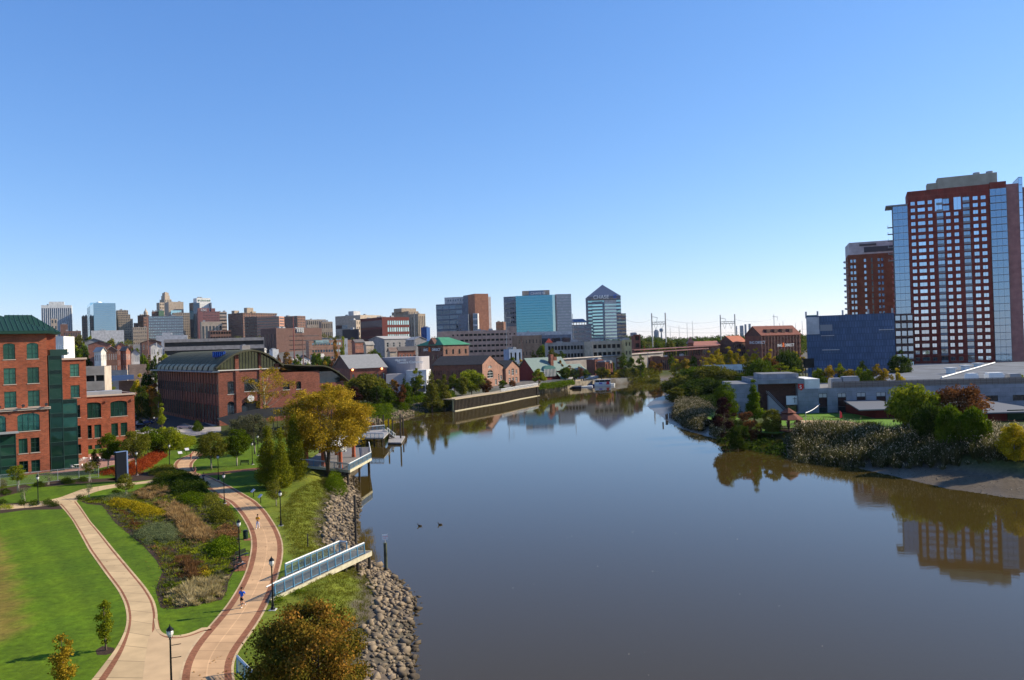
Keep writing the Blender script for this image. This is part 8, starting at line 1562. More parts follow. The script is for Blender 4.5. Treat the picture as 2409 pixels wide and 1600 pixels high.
# right bank thicket
row('d', [(1600, 330, 880, 70, 'o'), (1632, 345, 862, 84, 'g'), (1672, 330, 856, 92, 'o'), (1712, 322, 868, 88, 'o'), (1745, 318, 876, 70, 'd'), (1655, 300, 888, 84, 'd'), (1620, 296, 902, 76, 'd'), (1700, 292, 893, 70, 'd'), (1590, 290, 910, 50, 'o'), (1735, 300, 890, 60, 'o')], '# tree of the dense thicket on the right bank', 'thicket trees on the right bank')
row('g', [(1790, 300, 842, 66, 'g'), (1838, 305, 852, 60, 'l'), (1766, 345, 846, 52, 'o'), (1870, 300, 862, 50, 'l'), (1815, 285, 868, 54, 'g')], '# green tree rising behind the tall block of the grey hall', 'green trees behind the grey hall')
ft('d', 1852, 330, 822, 66, 'large dark tree left of the blue grey car park'); ft('r', 1810, 322, 836, 46, 'thin brown tree beside the large dark tree')
row('y', [(1668, 430, 822, 32), (1690, 440, 818, 30), (1712, 445, 812, 34), (1738, 440, 818, 36), (1760, 450, 820, 30), (1778, 452, 815, 26), (1812, 420, 818, 34), (1655, 410, 836, 28), (1695, 405, 838, 26), (1722, 410, 840, 30), (1870, 420, 822, 26), (1888, 425, 826, 24), (1590, 470, 842, 28), (1612, 480, 838, 26, 'G'), (1632, 470, 835, 22, 'g'), (1580, 520, 832, 18, 'g')], '# yellow tree in the belt before the red brick warehouse', 'yellow trees before the red brick warehouse')
row('cG', [(1926, 250, 864, 46, 'l'), (1950, 250, 856, 44, 'G'), (1976, 248, 854, 42, 'l'), (1998, 246, 860, 42, 'G'), (2020, 245, 862, 40, 'l'), (2042, 244, 866, 38, 'l'), (2062, 244, 853, 38, 'G'), (2084, 243, 864, 34, 'G'), (2112, 243, 862, 30, 'y')], '# gold green tree of the row in front of the blue grey car park', 'gold green trees before the car park')
ft('d', 2118, 300, 820, 58, 'tall dark tree at the left foot of the maroon tower'); row('d', [(1976, 340, 848, 14), (2030, 340, 846, 18), (2205, 330, 862, 18), (2275, 330, 860, 16)], '# small dark tree at the base of the car park and tower', 'dark trees at the tower base')
ft('l', 2400, 240, 880, 60, 'yellow green tree behind the grey hall at the right edge')
for i, (l, h, lf_, lb) in enumerate([([(1588, 906), (1584, 922), (1600, 940), (1640, 944), (1660, 930), (1640, 905), (1610, 895)], 6, 'olive', 'olive bushes at the river bend below the thicket'), ([(1640, 944), (1690, 960), (1720, 990), (1740, 985), (1720, 950), (1670, 935)], 4, 'dark', 'dark undergrowth between reeds and thicket'), ([(1455, 893), (1500, 893), (1550, 890), (1550, 884), (1500, 884), (1455, 885)], 4.5, 'olive', 'olive scrub along the far waterline right of the boat'),
    ([(1690, 1022), (1720, 1030), (1790, 1046), (1850, 1058), (1850, 1040), (1780, 1022), (1720, 1008)], 1.6, 'dark', 'dark low scrub above the mud bank'), ([(1645, 905), (1760, 905), (1780, 930), (1700, 940), (1660, 930)], 5, 'green', 'green undergrowth beneath the thicket trees')]):
    shrubmass('undergrowth', lb, 'bushes', [gp(x, y, 2) for x, y in l], h, lf_, lf=.6, dens=14, lump=2.4, seed=i+120, zf=lambda q: height(q)-.1, kind='stuff')
# trees near the grey hall
ft('cg', 1772, 196, 890, 48, 'pointed green maple in front of the grey hall recess', n=9000); ft('g', 1708, 200, 893, 62, 'green maple left of the pointed one', n=9000); ft('m', 1702, 186, 928, 52, 'dark purple shrub like tree below the green maple', clear=.02)
ft('r', 1758, 178, 960, 56, 'thin reddish brown bush behind the reeds', clear=.02); ft('o', 1815, 178, 959, 52, 'round olive green tree left of the gazebo', clear=.12); ft('d', 1735, 172, 985, 56, 'dark green bush below the reddish bush', clear=.02)
t_ = ft('l', 2148, 160, 894, 122, 'big yellow green tree in front of the long grey hall', n=16000); ft('vo', 2262, 156, 905, 122, 'thin rusty brown tree right of the big yellow green one', n=6000); ft('g', 2232, 140, 950, 70, 'green bush tree under the rusty tree', n=7000, clear=.03); ft('g', 2292, 138, 955, 74, 'darker green bush tree right of the rusty tree', n=7000, clear=.03); ft('d', 2190, 146, 948, 80, 'dark foliage between the big tree and the bushes', n=7000, clear=.03)
ft('y', 2385, 128, 992, 76, 'golden bush at the right edge behind the reeds', clear=.02); ft('g', 2050, 176, 996, 34, 'low dark shrub in the sunny lawn edge', clear=.02); ft('r', 1876, 184, 984, 16, 'little orange leaved shrub beside the gazebo', clear=.02)
# reeds
def reedpoly(l): return [gp(x, y, 2.2) for x, y in l]
RZ = lambda q: height(q)-.05
grassmass('reeds', 'tall pale plumed reeds at the river point', 'reeds', reedpoly([(1580, 968), (1585, 945), (1610, 938), (1650, 942), (1680, 958), (1682, 985), (1650, 1000), (1610, 990)]), 3.6, 'reed', 26, .12, zf=RZ, kind='stuff', seed=21, tip=('plume', .4, .38), clump=1.0, lean=.2, soft=2)
grassmass('reeds', 'short plumed reeds right of the river point', 'reeds', reedpoly([(1668, 1005), (1672, 985), (1700, 975), (1725, 982), (1728, 1010), (1700, 1022)]), 2.6, 'reed', 26, .1, zf=RZ, kind='stuff', seed=22, tip=('plume', .25, .35), clump=1.0, lean=.2, soft=2)
grassmass('reeds', 'long dense belt of plumed reeds along the right bank', 'reeds', reedpoly([(1855, 1062), (1850, 1030), (1900, 1020), (2000, 1022), (2100, 1035), (2220, 1045), (2300, 1035), (2440, 1050), (2440, 1100), (2300, 1090), (2150, 1082), (2000, 1072), (1900, 1066)]), 3.3, 'reed', 34, .1, zf=RZ, kind='stuff', seed=23, tip=('plume', .24, .34), clump=1.0, lean=.2, soft=2)
grassmass('reeds', 'taller whitish reeds at the right frame edge', 'reeds', reedpoly([(2230, 1075), (2240, 1045), (2320, 1030), (2440, 1055), (2440, 1098), (2330, 1090)]), 4.0, 'reed', 16, .1, zf=RZ, kind='stuff', seed=24, tip=('plume', .6, .42), clump=1.0, lean=.2, soft=2)
grassmass('bank_weeds', 'dark weeds between the thicket and the mud', 'weeds', reedpoly([(1725, 1020), (1730, 1000), (1780, 1005), (1850, 1018), (1850, 1040), (1790, 1038)]), 1.2, 'olive', 16, .1, zf=RZ, kind='stuff', seed=25, clump=1.0)
for i, (x, y, yt) in enumerate(((1567, 985, 975), (1570, 984, 973), (1576, 983, 972), (1580, 984, 976), (1560, 999, 993))): pile('rotten_pile', ['leftmost', 'second', 'third', 'last', 'lone low'][i]+' stump of the old piles on the mud', x, y, yt, .2, .3, group='old pile stumps on the mud')
# city trees on the hill
def cluster(prefix, lst, grp): row('g', lst, '# '+prefix, grp)
cluster('tree of the belt above the brick terraces', [(140, 620, 792, 40, 'o'), (165, 640, 786, 36, 'l'), (186, 650, 784, 40, 'o'), (212, 660, 788, 38, 'l'), (240, 640, 796, 34, 'g'), (262, 650, 793, 34, 'o'), (285, 640, 796, 30, 'g'), (302, 600, 802, 30, 'r'), (318, 560, 812, 30, 'g'), (170, 560, 806, 34, 'g'), (196, 560, 806, 34, 'g'), (205, 480, 822, 22, 'd')], 'trees above the brick terraces')
cluster('tree in the yards left of the vaulted hall', [(338, 480, 828, 22, 'g'), (352, 500, 832, 22, 'o'), (385, 480, 826, 26, 'l'), (372, 500, 824, 24, 'o'), (362, 440, 836, 22, 'd')], 'yard trees left of the hall')
cluster('street tree between the office and the hall', [(328, 270, 874, 36, 'y'), (346, 290, 858, 30, 'd'), (352, 250, 905, 44, 'O'), (332, 240, 908, 40, 'd'), (362, 262, 895, 34, 'r'), (262, 262, 898, 30, 'l'), (372, 236, 915, 26, 'o')], 'street trees between office and hall')
cluster('autumn tree behind the right roof of the hall', [(675, 500, 824, 30, 'O'), (700, 480, 832, 28, 'g'), (745, 520, 824, 34, 'g'), (768, 500, 832, 30, 'g'), (725, 470, 848, 20, 'l'), (745, 470, 850, 18, 'O'), (765, 480, 846, 18, 'G'), (788, 500, 842, 24, 'r'), (672, 460, 850, 24, 'O'), (700, 455, 855, 20, 'O'), (655, 480, 830, 16, 'r')], 'autumn trees behind the hall roof')
cluster('tree among the rooftops left of the green roof', [(882, 560, 820, 40, 'g'), (806, 700, 785, 14, 'l'), (870, 540, 826, 26, 'o'), (788, 690, 790, 12, 'O')], 'trees among the rooftops')
cluster('tree around the garages', [(1275, 600, 808, 26, 'g'), (1300, 520, 818, 30, 'o'), (1320, 510, 824, 28, 'g'), (1205, 520, 838, 22, 'g'), (1225, 500, 842, 20, 'G'), (1255, 560, 822, 18, 'o')], 'trees around the garages')
# woodland to the right as individual nearer trees over one far mass
r_ = random.Random(11)
def woods(name, label, n, D0, D1, x0, x1, yt, leafs, seed):
    r = np.random.default_rng(seed); C_, S_ = [], []
    for i in range(n):
        px = r.uniform(x0, x1); D = r.uniform(D0, D1); p = at(px, 800, D); zb = hz(p.x, p.y); zt = at(px, yt(px)+r.uniform(-2, 9), D).z; H = max(8, min(zt-zb, 34)); W = r.uniform(9, 17)
        for k in range(5): C_.append((p.x+r.normal()*W*.28, p.y+r.normal()*W*.28, zb+H*r.uniform(.45, .85))); S_.append(W*r.uniform(.22, .42))
    C_ = np.array(C_); S_ = np.array(S_); V, Fc, rn = leaves(seed, C_, S_, n*150, 1.7, flat=.8); o = link(name, npmesh(name, V-C_.mean(0), Fc, LM[leafs], rn), None, tuple(C_.mean(0))); tag(o, label, 'woodland', kind='stuff')
ytr = lambda x: np.interp(x, [1470, 1500, 1600, 1650, 1700, 1760, 1820, 1900, 2000], [783, 784, 792, 790, 786, 782, 782, 786, 785])
woods('woodland', 'dark green woodland stretching behind the station', 420, 900, 1500, 1468, 1960, lambda x: ytr(x)+2, 'dark', 1); woods('woodland', 'olive woodland mixed into the far tree line', 300, 750, 1200, 1468, 1900, lambda x: ytr(x)+14, 'olive', 2); woods('woodland', 'dark patches of the woodland behind the station', 200, 700, 1100, 1468, 1900, lambda x: ytr(x)+16, 'green', 3)
woods('woodland', 'far hilltop trees around the downtown blocks', 120, 1000, 1500, 130, 1200, lambda x: 800-.02*(x-600), 'olive', 4)
cluster('rounded tree in front of the far woodland', [(1502, 680, 792, 28, 'd'), (1528, 700, 798, 26, 'o'), (1548, 690, 800, 28, 'g'), (1575, 700, 798, 30, 'o'), (1600, 710, 795, 24, 'd'), (1640, 720, 790, 26, 'g'), (1665, 700, 795, 28, 'l'), (1690, 720, 792, 26, 'g'), (1715, 730, 790, 26, 'd'), (1735, 760, 786, 26, 'o'), (1798, 760, 772, 26, 'o'), (1822, 770, 773, 24, 'o'), (1882, 760, 776, 22, 'g'), (1516, 640, 812, 16, 'r'), (1558, 640, 812, 24, 'o')], 'rounded trees before the far woodland')
# ---- houses
HC = [wallmat('house_brick', (.3, .12, .08), None, .5, .17, .2), wallmat('house_tan', (.42, .33, .25), None, .5, .17, .1), wallmat('house_white', (.6, .57, .52), None, 3, .3, .05), wallmat('house_grey', (.27, .25, .24), None, 3, .3, .05), BRICK4]; RC = [mat('roof_a', (.12, .11, .11), .9, ns=.5), mat('roof_b', (.26, .24, .22), .9, ns=.5), mat('roof_c', (.17, .12, .1), .9, ns=.5), mat('roof_d', (.36, .34, .32), .9, ns=.5)]
style('hw', GD, MT['white_sill'], 1, 2, .12, .12)
def house(name, label, xl, xc, xr, yt, D, a, wi, ri, rh=2.5, L=None, Rr=None, group=None, flat=False, wl=None, wr=None, zb=None):
    o, P, z0, z1 = B(name, label, xl, xc, xr, yt, D, a, wm=HC[wi], group=group, par=(.5 if flat else 0), L=L, Rr=Rr, cat='house', wl=wl, wr=wr, zb=zb)
    if not flat: gable(o, P, z1, rh, RC[ri], HC[wi], 1 if (Vector(P[2])-Vector(P[1])).length > (Vector(P[1])-Vector(P[0])).length else 0, .5)
    return o
T_ = [('white fronted terrace with bay windows left of the brick terrace', 222, 238, 250, 828, 430, 24, 2, 3), ('brown brick terrace with grey roof in the middle of the row', 238, 249, 276, 826, 435, 62, 4, 3), ('tall narrow orange brick terrace with white bays', 284, 297, 307, 826, 440, 30, 0, 0), ('white two storey house at the right end of the terraces', 306, 309, 329, 833, 445, 62, 2, 0),
      ('dark roofed brick row on the slope above the terraces', 208, 212, 262, 813, 540, 64, 0, 0), ('orange brick house with hipped roof behind the terraces', 270, 276, 295, 815, 520, 60, 0, 2), ('grey roofed low row far up the slope', 200, 204, 246, 806, 600, 64, 3, 1), ('brown row of houses right of the slope trees', 330, 334, 380, 806, 620, 64, 4, 2), ('pale house below the brown row', 352, 355, 382, 816, 540, 60, 2, 1)]
for lb, xl, xc, xr, yt, D, a, wi, ri in T_: house('terrace_house', lb, xl, xc, xr, yt, D, a, wi, ri, L=g_(3, 4, .4, .5, st='hw'), Rr=g_(5 if xr-xc > 18 else 3, 4, .35, .5, st='hw'), group=None)
r_ = random.Random(5); grpn = 'packed rooftops between downtown and the river'
VAR = ['small brick house with a dark roof in the packed rooftops', 'small tan house among the packed rooftops', 'small white house among the packed rooftops', 'small grey house among the packed rooftops', 'small brown house among the packed rooftops']
for i in range(86):
    px = r_.uniform(640, 1030) if i < 62 else r_.uniform(300, 640); D = r_.uniform(560, 950); f = (D-560)/390; yb = (828-f*40)-.012*(px-800) if i < 62 else (818-f*28); w = r_.uniform(10, 24)*600/D; wi = r_.randrange(5)
    if i >= 62 and (383 < px < 622) and D < 820: D = r_.uniform(830, 1000)
    if 760 < px < 830 and D < 780: continue
    if px < 760 and D < 940 and i < 62: D = r_.uniform(560, 740)
    c = at(px, 800, D); zg = hz(c.x, c.y); yt = 812-.031*(px-CX)-(zg+r_.uniform(6, 9.5)-CAMZ)*F/D
    house('house', VAR[wi], px-w*.4, px, px+w, yt, D, r_.uniform(35, 65), wi, r_.randrange(4), r_.uniform(1.5, 3.2), L=g_(2, 3, .35, .45, st='hw') if D < 800 else None, Rr=g_(3, 3, .35, .45, st='hw') if D < 800 else None, group=VAR[wi], flat=(i % 4 == 0))
# larger grey roofed sheds left of the green roof
for lb, xl, xc, xr, yt, D, a, wi, ri in (('long pale grey shed with a sloping roof below the red framed office', 868, 905, 975, 798, 620, 50, 3, 3), ('brick house with a white gable trim by the theatre', 935, 938, 978, 826, 470, 60, 0, 0), ('pale grey shed with angled walls', 955, 975, 1004, 800, 600, 55, 3, 3), ('yellow fronted small house behind the theatre', 912, 918, 934, 828, 465, 55, 1, 2), ('tan narrow house among brick ones', 856, 862, 880, 812, 560, 50, 1, 1), ('dark brick block right of the orange office', 828, 836, 858, 806, 640, 50, 0, 0)): house('shed' if 'shed' in lb else 'house', lb, xl, xc, xr, yt, D, a, wi, ri, Rr=g_(5, 3, .35, .4, st='hw'))
B('low_building', 'low dark industrial shed behind the gabled building', 1075, 1080, 1125, 842, 500, 60, wm=BRICK4, wl=10); B('low_building', 'small blue and white kiosk buildings by the garage', 1196, 1198, 1228, 822, 520, 62, wm=wallmat('kiosk_blue', (.3, .36, .45), None, 2, 1, .05), wl=8, Rr=g_(3, 2, .4))
B('small_building', 'small red brick building with a pale hipped roof by the viaduct', 1396, 1400, 1420, 846, 480, 55, wm=BRICK2, wl=8, zb=2, Rr=g_(3, 2, .4)); B('small_building', 'second small red brick building near the viaduct', 1420, 1424, 1442, 852, 470, 55, wm=BRICK2, wl=8, zb=2, Rr=g_(3, 2, .4))
B('long_building', 'low white building with dark windows behind the thicket', 1664, 1780, None, 857, 360, -2, wm=WHT, wr=8, zb=2, L=g_(24, 1, .7, .6, zt=.8, zb=1)); bb = B('billboard', 'black billboard box on posts left of the car park', 1892, 1916, None, 843, 330, 0, wm=BLACKM, wr=1, zb=11, cat='billboard')[0]; p = at(1904, 860, 330); m = MB(); m.bar((p.x-1.5, p.y+.5, 2), (p.x-1.5, p.y+.5, 11.1), .3); m.bar((p.x+1.5, p.y+.5, 2), (p.x+1.5, p.y+.5, 11.1), .3); m.build('posts', DKM, bb)
# concrete garage and rail bridge between the office and the hall
o, P, z0, z1 = B('parking_garage', 'beige concrete parking garage beside the brick office', 178, 246, 249, 862, 232, -22, wm=wallmat('garage_beige', (.46, .38, .31), None, 4, 2, .04, .01), wr=20, zb=3, L=[dict(nc=3, nr=4, fw=.86, fh=.4, zt=1.2, st='open')])
o, P, z0, z1 = B('white_building', 'white and glass terrace building behind the office roof', 118, 150, 155, 791, 330, -10, wm=WHT, wr=12, zb=3, L=[dict(nc=8, nr=1, fw=.8, fh=.5, zb=16, st='b')]); m = MB(); a, b, c, d = P; m.obox((a+b)/2+Vector((4, -3)), b-a, (b-a).length*1.3, 5, z1-7.5, z1-6.9); m.build('terrace_canopy', WHITEM, o)
rb = empty('rail_bridge', at(270, 895, 330), 'dark blue steel rail bridge over the street beyond the office', 'bridge'); a, b = at(238, 891, 320), at(302, 889, 340); ud = Vector((b.x-a.x, b.y-a.y)).normalized(); L = Vector((b.x-a.x, b.y-a.y)).length; m = MB(); m.obox((a+b)/2, ud, L, 5, a.z-1.2, a.z+.8); m.build('girder', mat('girder_blue', (.012, .03, .09), .6), rb); m = MB()
for k in range(9): p = a.lerp(b, (k+.5)/9); m.obox((p.x, p.y-2.6), ud, .35, .2, a.z-1.1, a.z+.7)
m.build('girder_ribs', mat('rib_blue', (.08, .2, .35), .6), rb)
for p in (a, b): m = MB(); m.obox((p.x, p.y), ud, 3, 7, 2, p.z-1.2); m.build('abutment', BRICK4, rb)
B('retaining_wall', 'pale concrete embankment wall behind the rail bridge', 246, 249, 300, 872, 400, 75, wm=CONC, wl=6, cat='wall', zb=2); B('retaining_wall', 'brown stone arch embankment left of the hall', 297, 304, 345, 858, 380, 60, wm=wallmat('embank', (.22, .15, .12), None, 1, .5, .15), wl=8, cat='wall', zb=2)
# ---- masts, catenary towers, chimneys far away
STL = mat('steel', (.28, .29, .3), .6, .3)
def mast(px, yb, yt, D, lb, r=.35, mt=None, arms=0, name='utility_pole', group=None):
    p = at(px, yb, D); z0 = min(p.z, max(2, hz(p.x, p.y))); zt = at(px, yt, D).z; e = empty(name, (p.x, p.y, z0), lb, 'pole', group); m = MB(); m.cyl((p.x, p.y, z0), (p.x, p.y, zt), r, r*.6, 6); m.build('shaft', mt or STL, e)
    if arms: m = MB(); m.bar((p.x-1.5, p.y, zt-2), (p.x+4, p.y, zt-2.6), .3); m.bar((p.x+4, p.y, zt-2.6), (p.x+3.2, p.y, zt-6), .22); m.build('arm', STL, e)
    return e
def catenary(x0, x1, y0, y1, yb, yc, D, lb):
    e = empty('catenary_tower', at((x0+x1)/2, yb, D), lb, 'pylon'); P = []
    for x, y in ((x0, y0), (x1, y1)): p = at(x, yb, D); zt = at(x, y, D).z; m = MB(); m.bar((p.x, p.y, 3), (p.x, p.y, zt), .8); m.build('leg', STL, e); P.append((p, zt))
    z = at(x0, yc, D).z; a, b = P[0][0], P[1][0]; m = MB(); n = 8
    m.bar((a.x, a.y, z), (b.x, b.y, z), .35); m.bar((a.x, a.y, z-2), (b.x, b.y, z-2), .35)
    for i in range(n): s, t = a.lerp(b, i/n), a.lerp(b, (i+1)/n); m.bar((s.x, s.y, z-2 if i % 2 else z), (t.x, t.y, z if i % 2 else z-2), .2)
    for f in (.15, .6): s, t = a.lerp(b, f), a.lerp(b, f+.13); m.bar((s.x, s.y, z-2), (t.x, t.y, z-7), .2); s2 = a.lerp(b, f+.26); m.bar((s2.x, s2.y, z-2), (t.x, t.y, z-7), .2)
    m.bar((a.x, a.y, P[0][1]-3), (a.x+5, a.y, P[0][1]-4), .3); m.bar((a.x+5, a.y, P[0][1]-4), (a.x+4, a.y, P[0][1]-9), .25); m.build('crossbeam', STL, e)
catenary(1535, 1567, 737, 736, 800, 758, 700, 'left steel catenary tower above the far woodland'); catenary(1696, 1730, 741, 739, 790, 757, 760, 'right steel catenary tower above the far woodland')
mast(1822, 790, 740, 800, 'single tall pole with a bent arm above the warehouse', .4, arms=1); mast(1193, 850, 740, 600, 'tall pole in front of the pinkish garage', .35, arms=1); mast(1350, 836, 738, 620, 'tall slim pole before the pointed tower', .35); mast(1391, 838, 786, 560, 'rusty pole at the middle of the station garage', .3, mat('rust_pole', (.2, .1, .08), .8))
mast(693, 866, 744, 520, 'red brown lattice mast behind the hall', .45, mat('mast_red', (.22, .07, .06), .8)); mast(714, 866, 797, 500, 'pale brown pole right of the red mast', .4, MT['rust_pole']); mast(349, 850, 747, 520, 'tall reddish pole left of the hall', .4, MT['rust_pole']); mast(369, 852, 806, 470, 'pinkish concrete pole left of the hall', .35, LGREY)
mast(977, 840, 738, 560, 'tall grey pole before the tan towers', .3); mast(1229, 845, 790, 540, 'thin pole beside the tan brick building', .25, MT['rust_pole']); mast(1524, 862, 830, 500, 'thin pole by the orange trees', .2)
for i, x in enumerate((1577, 1598, 1617, 1630, 1783, 1803, 1835, 1843, 1854, 1860, 1872, 1888)): mast(x, 790, 770-(i % 4)*5, 1500, ORD[i]+' thin power pole on the right horizon', .5, group='power poles on the horizon')
for i, (x, y0, w) in enumerate(((1745, 766, 9), (1754, 763, 5), (1764, 762, 6), (1733, 767, 3))):
    p = at(x, 780, 3500); m = MB(); e = empty('smokestack', (p.x, p.y, 20), ['widest grey stack', 'slim stack', 'tallest slim stack', 'tiny left stack'][i]+' of the far power plant', 'smokestack', 'far power plant stacks'); m.cyl((p.x, p.y, 20), (p.x, p.y, at(x, y0, 3500).z), w*.95, w*.9, 12); m.build('shaft', mat('far_grey', (.2, .23, .27), .8), e)
for i, (x, y0) in enumerate(((1544, 776), (1556, 773))): p = at(x, 785, 1900); z = at(x, y0, 1900).z; e = empty('water_tower', (p.x, p.y, 20), ['domed water tower', 'thin stemmed water tower'][i]+' between the legs of the left catenary tower', 'water tower'); m = MB(); m.cyl((p.x, p.y, 20), (p.x, p.y, z-3), 3 if i else 6, 1 if i else 6, 8); m.build('stem', MT['far_grey'], e); m = MB(); m.ell((p.x, p.y, z-4), (5, 5, 5), 10, 6); m.build('tank', MT['far_grey'], e)
# overhead wires
m = MB(); ce = empty('power_lines', at(1630, 740, 720), 'thin power lines strung between the catenary towers', 'power line')
for px0, py0, D0, px1, py1, D1 in ((1473, 752, 680, 1535, 750, 700), (1567, 752, 700, 1696, 754, 760), (1730, 752, 760, 1822, 748, 800), (1473, 778, 690, 1900, 774, 820), (1567, 766, 700, 1696, 768, 760)):
    a, b = at(px0, py0, D0), at(px1, py1, D1)
    for k in range(6): f = lambda t: a.lerp(b, t)-Vector((0, 0, 3*4*t*(1-t))); m.bar(f(k/6), f((k+1)/6), .14)
m.build('wires', STL, ce)
# car parks
ASPH = mat('asphalt', (.045, .048, .055), .9, ns=1, na=.2); CONCP = mat('pavement', (.36, .31, .27), .9, ns=.5, na=.15)
def flat(name, l, z, mt, lb, cat='road'): m = MB(); m.face([(p.x, p.y, z) for p in pts(l, 3)]); tag(m.build(name, mt), lb, cat, kind='structure')
flat('car_park', [(320, 1010), (335, 985), (385, 968), (430, 975), (500, 1002), (515, 1012), (440, 1022), (320, 1022)], 3.03, ASPH, 'shaded asphalt car park before the brick hall'); flat('pavement', [(318, 1012), (440, 1008), (520, 1004), (520, 1016), (440, 1028), (318, 1030)], 3.042, CONCP, 'sunlit pale road between park and car park')
flat('pavement', [(385, 966), (398, 962), (520, 1000), (500, 1003), (430, 974)], 3.045, CONCP, 'pale pavement along the brick hall'); flat('street', [(252, 930), (300, 925), (330, 985), (320, 1012), (318, 960)], 3.02, CONCP, 'pale street running between office and hall')
flat('car_park', [(960, 930), (985, 905), (1075, 902), (1060, 925), (1000, 932)], 3.03, mat('light_asphalt', (.2, .2, .21), .9, ns=.5), 'light grey car park by the theatre'); flat('car_park', [(1690, 866), (1700, 848), (1790, 845), (1800, 862)], 3.03, ASPH, 'car park behind the right bank thicket')
# cars
def car(loc, rz, color, lb, grp='parked cars', proto={}):
    if color not in proto:
        e = empty('parked_car', loc, lb, 'car', grp, rz); prof = [(-2.2, .3), (-2.25, .7), (-2.1, .95), (-1.3, 1.0), (1.0, .98), (2.0, .8), (2.2, .55), (2.15, .3)]; m = MB(); n = len(prof)
        L_ = [(x, -.86 if z < .9 else -.8, z) for x, z in prof]; R_ = [(x, -y, z) for x, y, z in L_]; m.add(L_+R_, [tuple(range(n)), tuple(range(2*n-1, n-1, -1))]+[(i+n, (i+1) % n+n, (i+1) % n, i) for i in range(n)]); m.add([(x, y, z) for x, w, z in ((-.95, .6, 1.42), (.35, .6, 1.42)) for y in (-w, w)]+[(x, y, 1.45) for x in (-.9, .3) for y in (-.58, .58)], [(0, 2, 3, 1), (4, 5, 7, 6)]); m.build('body', mat('car_'+color, {'blue': (.03, .06, .2), 'black': (.012, .012, .015), 'white': (.6, .6, .6), 'silver': (.35, .36, .38), 'red': (.35, .015, .015), 'grey': (.12, .12, .13)}[color], .25, .3, coat=.8), e, local=True)
        m = MB(); b_, t_2 = [(-1.65, -.78), (1.05, -.78), (1.05, .78), (-1.65, .78)], [(-.95, -.6), (.35, -.6), (.35, .6), (-.95, .6)]; m.add([(x, y, .97) for x, y in b_]+[(x, y, 1.4) for x, y in t_2], [(0, 1, 5, 4), (1, 2, 6, 5), (2, 3, 7, 6), (3, 0, 4, 7)]); m.build('windows', GD, e, local=True)
        for x in (-1.35, 1.35):
            for y in (-.82, .82): m = MB(); m.cyl((x, y-.1, .33), (x, y+.1, .33), .33, .33, 12); w = m.build('wheel', BLACKM, e, local=True); m = MB(); m.cyl((x, y-.105, .33), (x, y+.105, .33), .18, .18, 8); m.build('rim', GREYM, w, local=True)
        for y in (-.6, .6): m = MB(); m.box(2.1, y-.15, .6, 2.2, y+.15, .72); m.build('headlight', WHITEM, e, local=True)
        proto[color] = e; return e
    return copy_tree(proto[color], loc, rz, label=lb, group=grp)
for x, y, rz, c_, lb in ((345, 997, .15, 'blue', 'blue car nearest the office in the shaded car park'), (333, 1006, .2, 'black', 'dark car at the left edge of the shaded car park'), (437, 1009, .1, 'silver', 'silver car half hidden by the pointed tree'), (378, 990, .1, 'blue', 'blue car farther back in the shaded car park'), (1043, 917, .4, 'black', 'dark car beside the cypresses on the far bank')): car(gp(x, y, 3.04), rz, c_, lb)
r_ = random.Random(9)
for i in range(34):
    px = 1722+(i % 17)*4.4; D = 400+(i//17)*14; p = at(px, 850, D); c_ = r_.choice(['white', 'silver', 'red', 'white', 'grey']); car((p.x, p.y, 3.2), 1.5, c_, {'white': 'white', 'silver': 'silver', 'red': 'red', 'grey': 'grey'}[c_]+' car in the packed car park behind the right bank thicket', c_+' cars in the far car park')
e = empty('white_marquee', at(1782, 848, 440), 'white domed marquee beside the yellow trees', 'tent'); p = at(1782, 848, 440); m = MB(); m.ell((p.x, p.y, 7.5), (5.5, 4, 3), 14, 7); m.build('canopy', WHITEM, e, smooth=True); m = MB()
for s in (-4, 4): m.bar((p.x+s, p.y, 3), (p.x+s, p.y, 7.8), .2)
m.build('poles', GREYM, e)
# ---------------- people ----------------
def skin(name, V, E_, Rd, mt, parent, sub=1):
    me = bpy.data.meshes.new(name); me.from_pydata(V, E_, []); o = bpy.data.objects.new(name, me); col.objects.link(o); md = o.modifiers.new('s', 'SKIN'); md.use_smooth_shade = True; md.branch_smoothing = .3
    for i, r in enumerate(Rd): me.skin_vertices[0].data[i].radius = (r, r) if not isinstance(r, tuple) else r
    me.skin_vertices[0].data[0].use_root = True
    sb = o.modifiers.new('u', 'SUBSURF'); sb.levels = sub; sb.render_levels = sub; dg = bpy.context.evaluated_depsgraph_get(); m2 = bpy.data.meshes.new_from_object(o.evaluated_get(dg)); bpy.data.objects.remove(o); m2.materials.clear(); m2.materials.append(mt); m2.name = name
    o = bpy.data.objects.new(name, m2); col.objects.link(o); o.parent = parent; WL[o] = Vector((0, 0, 0)); return o
SK = mat('skin', (.42, .22, .14), .6); SKD = mat('skin_dark', (.13, .06, .035), .6); HAIR = mat('hair', (.04, .022, .012), .8)
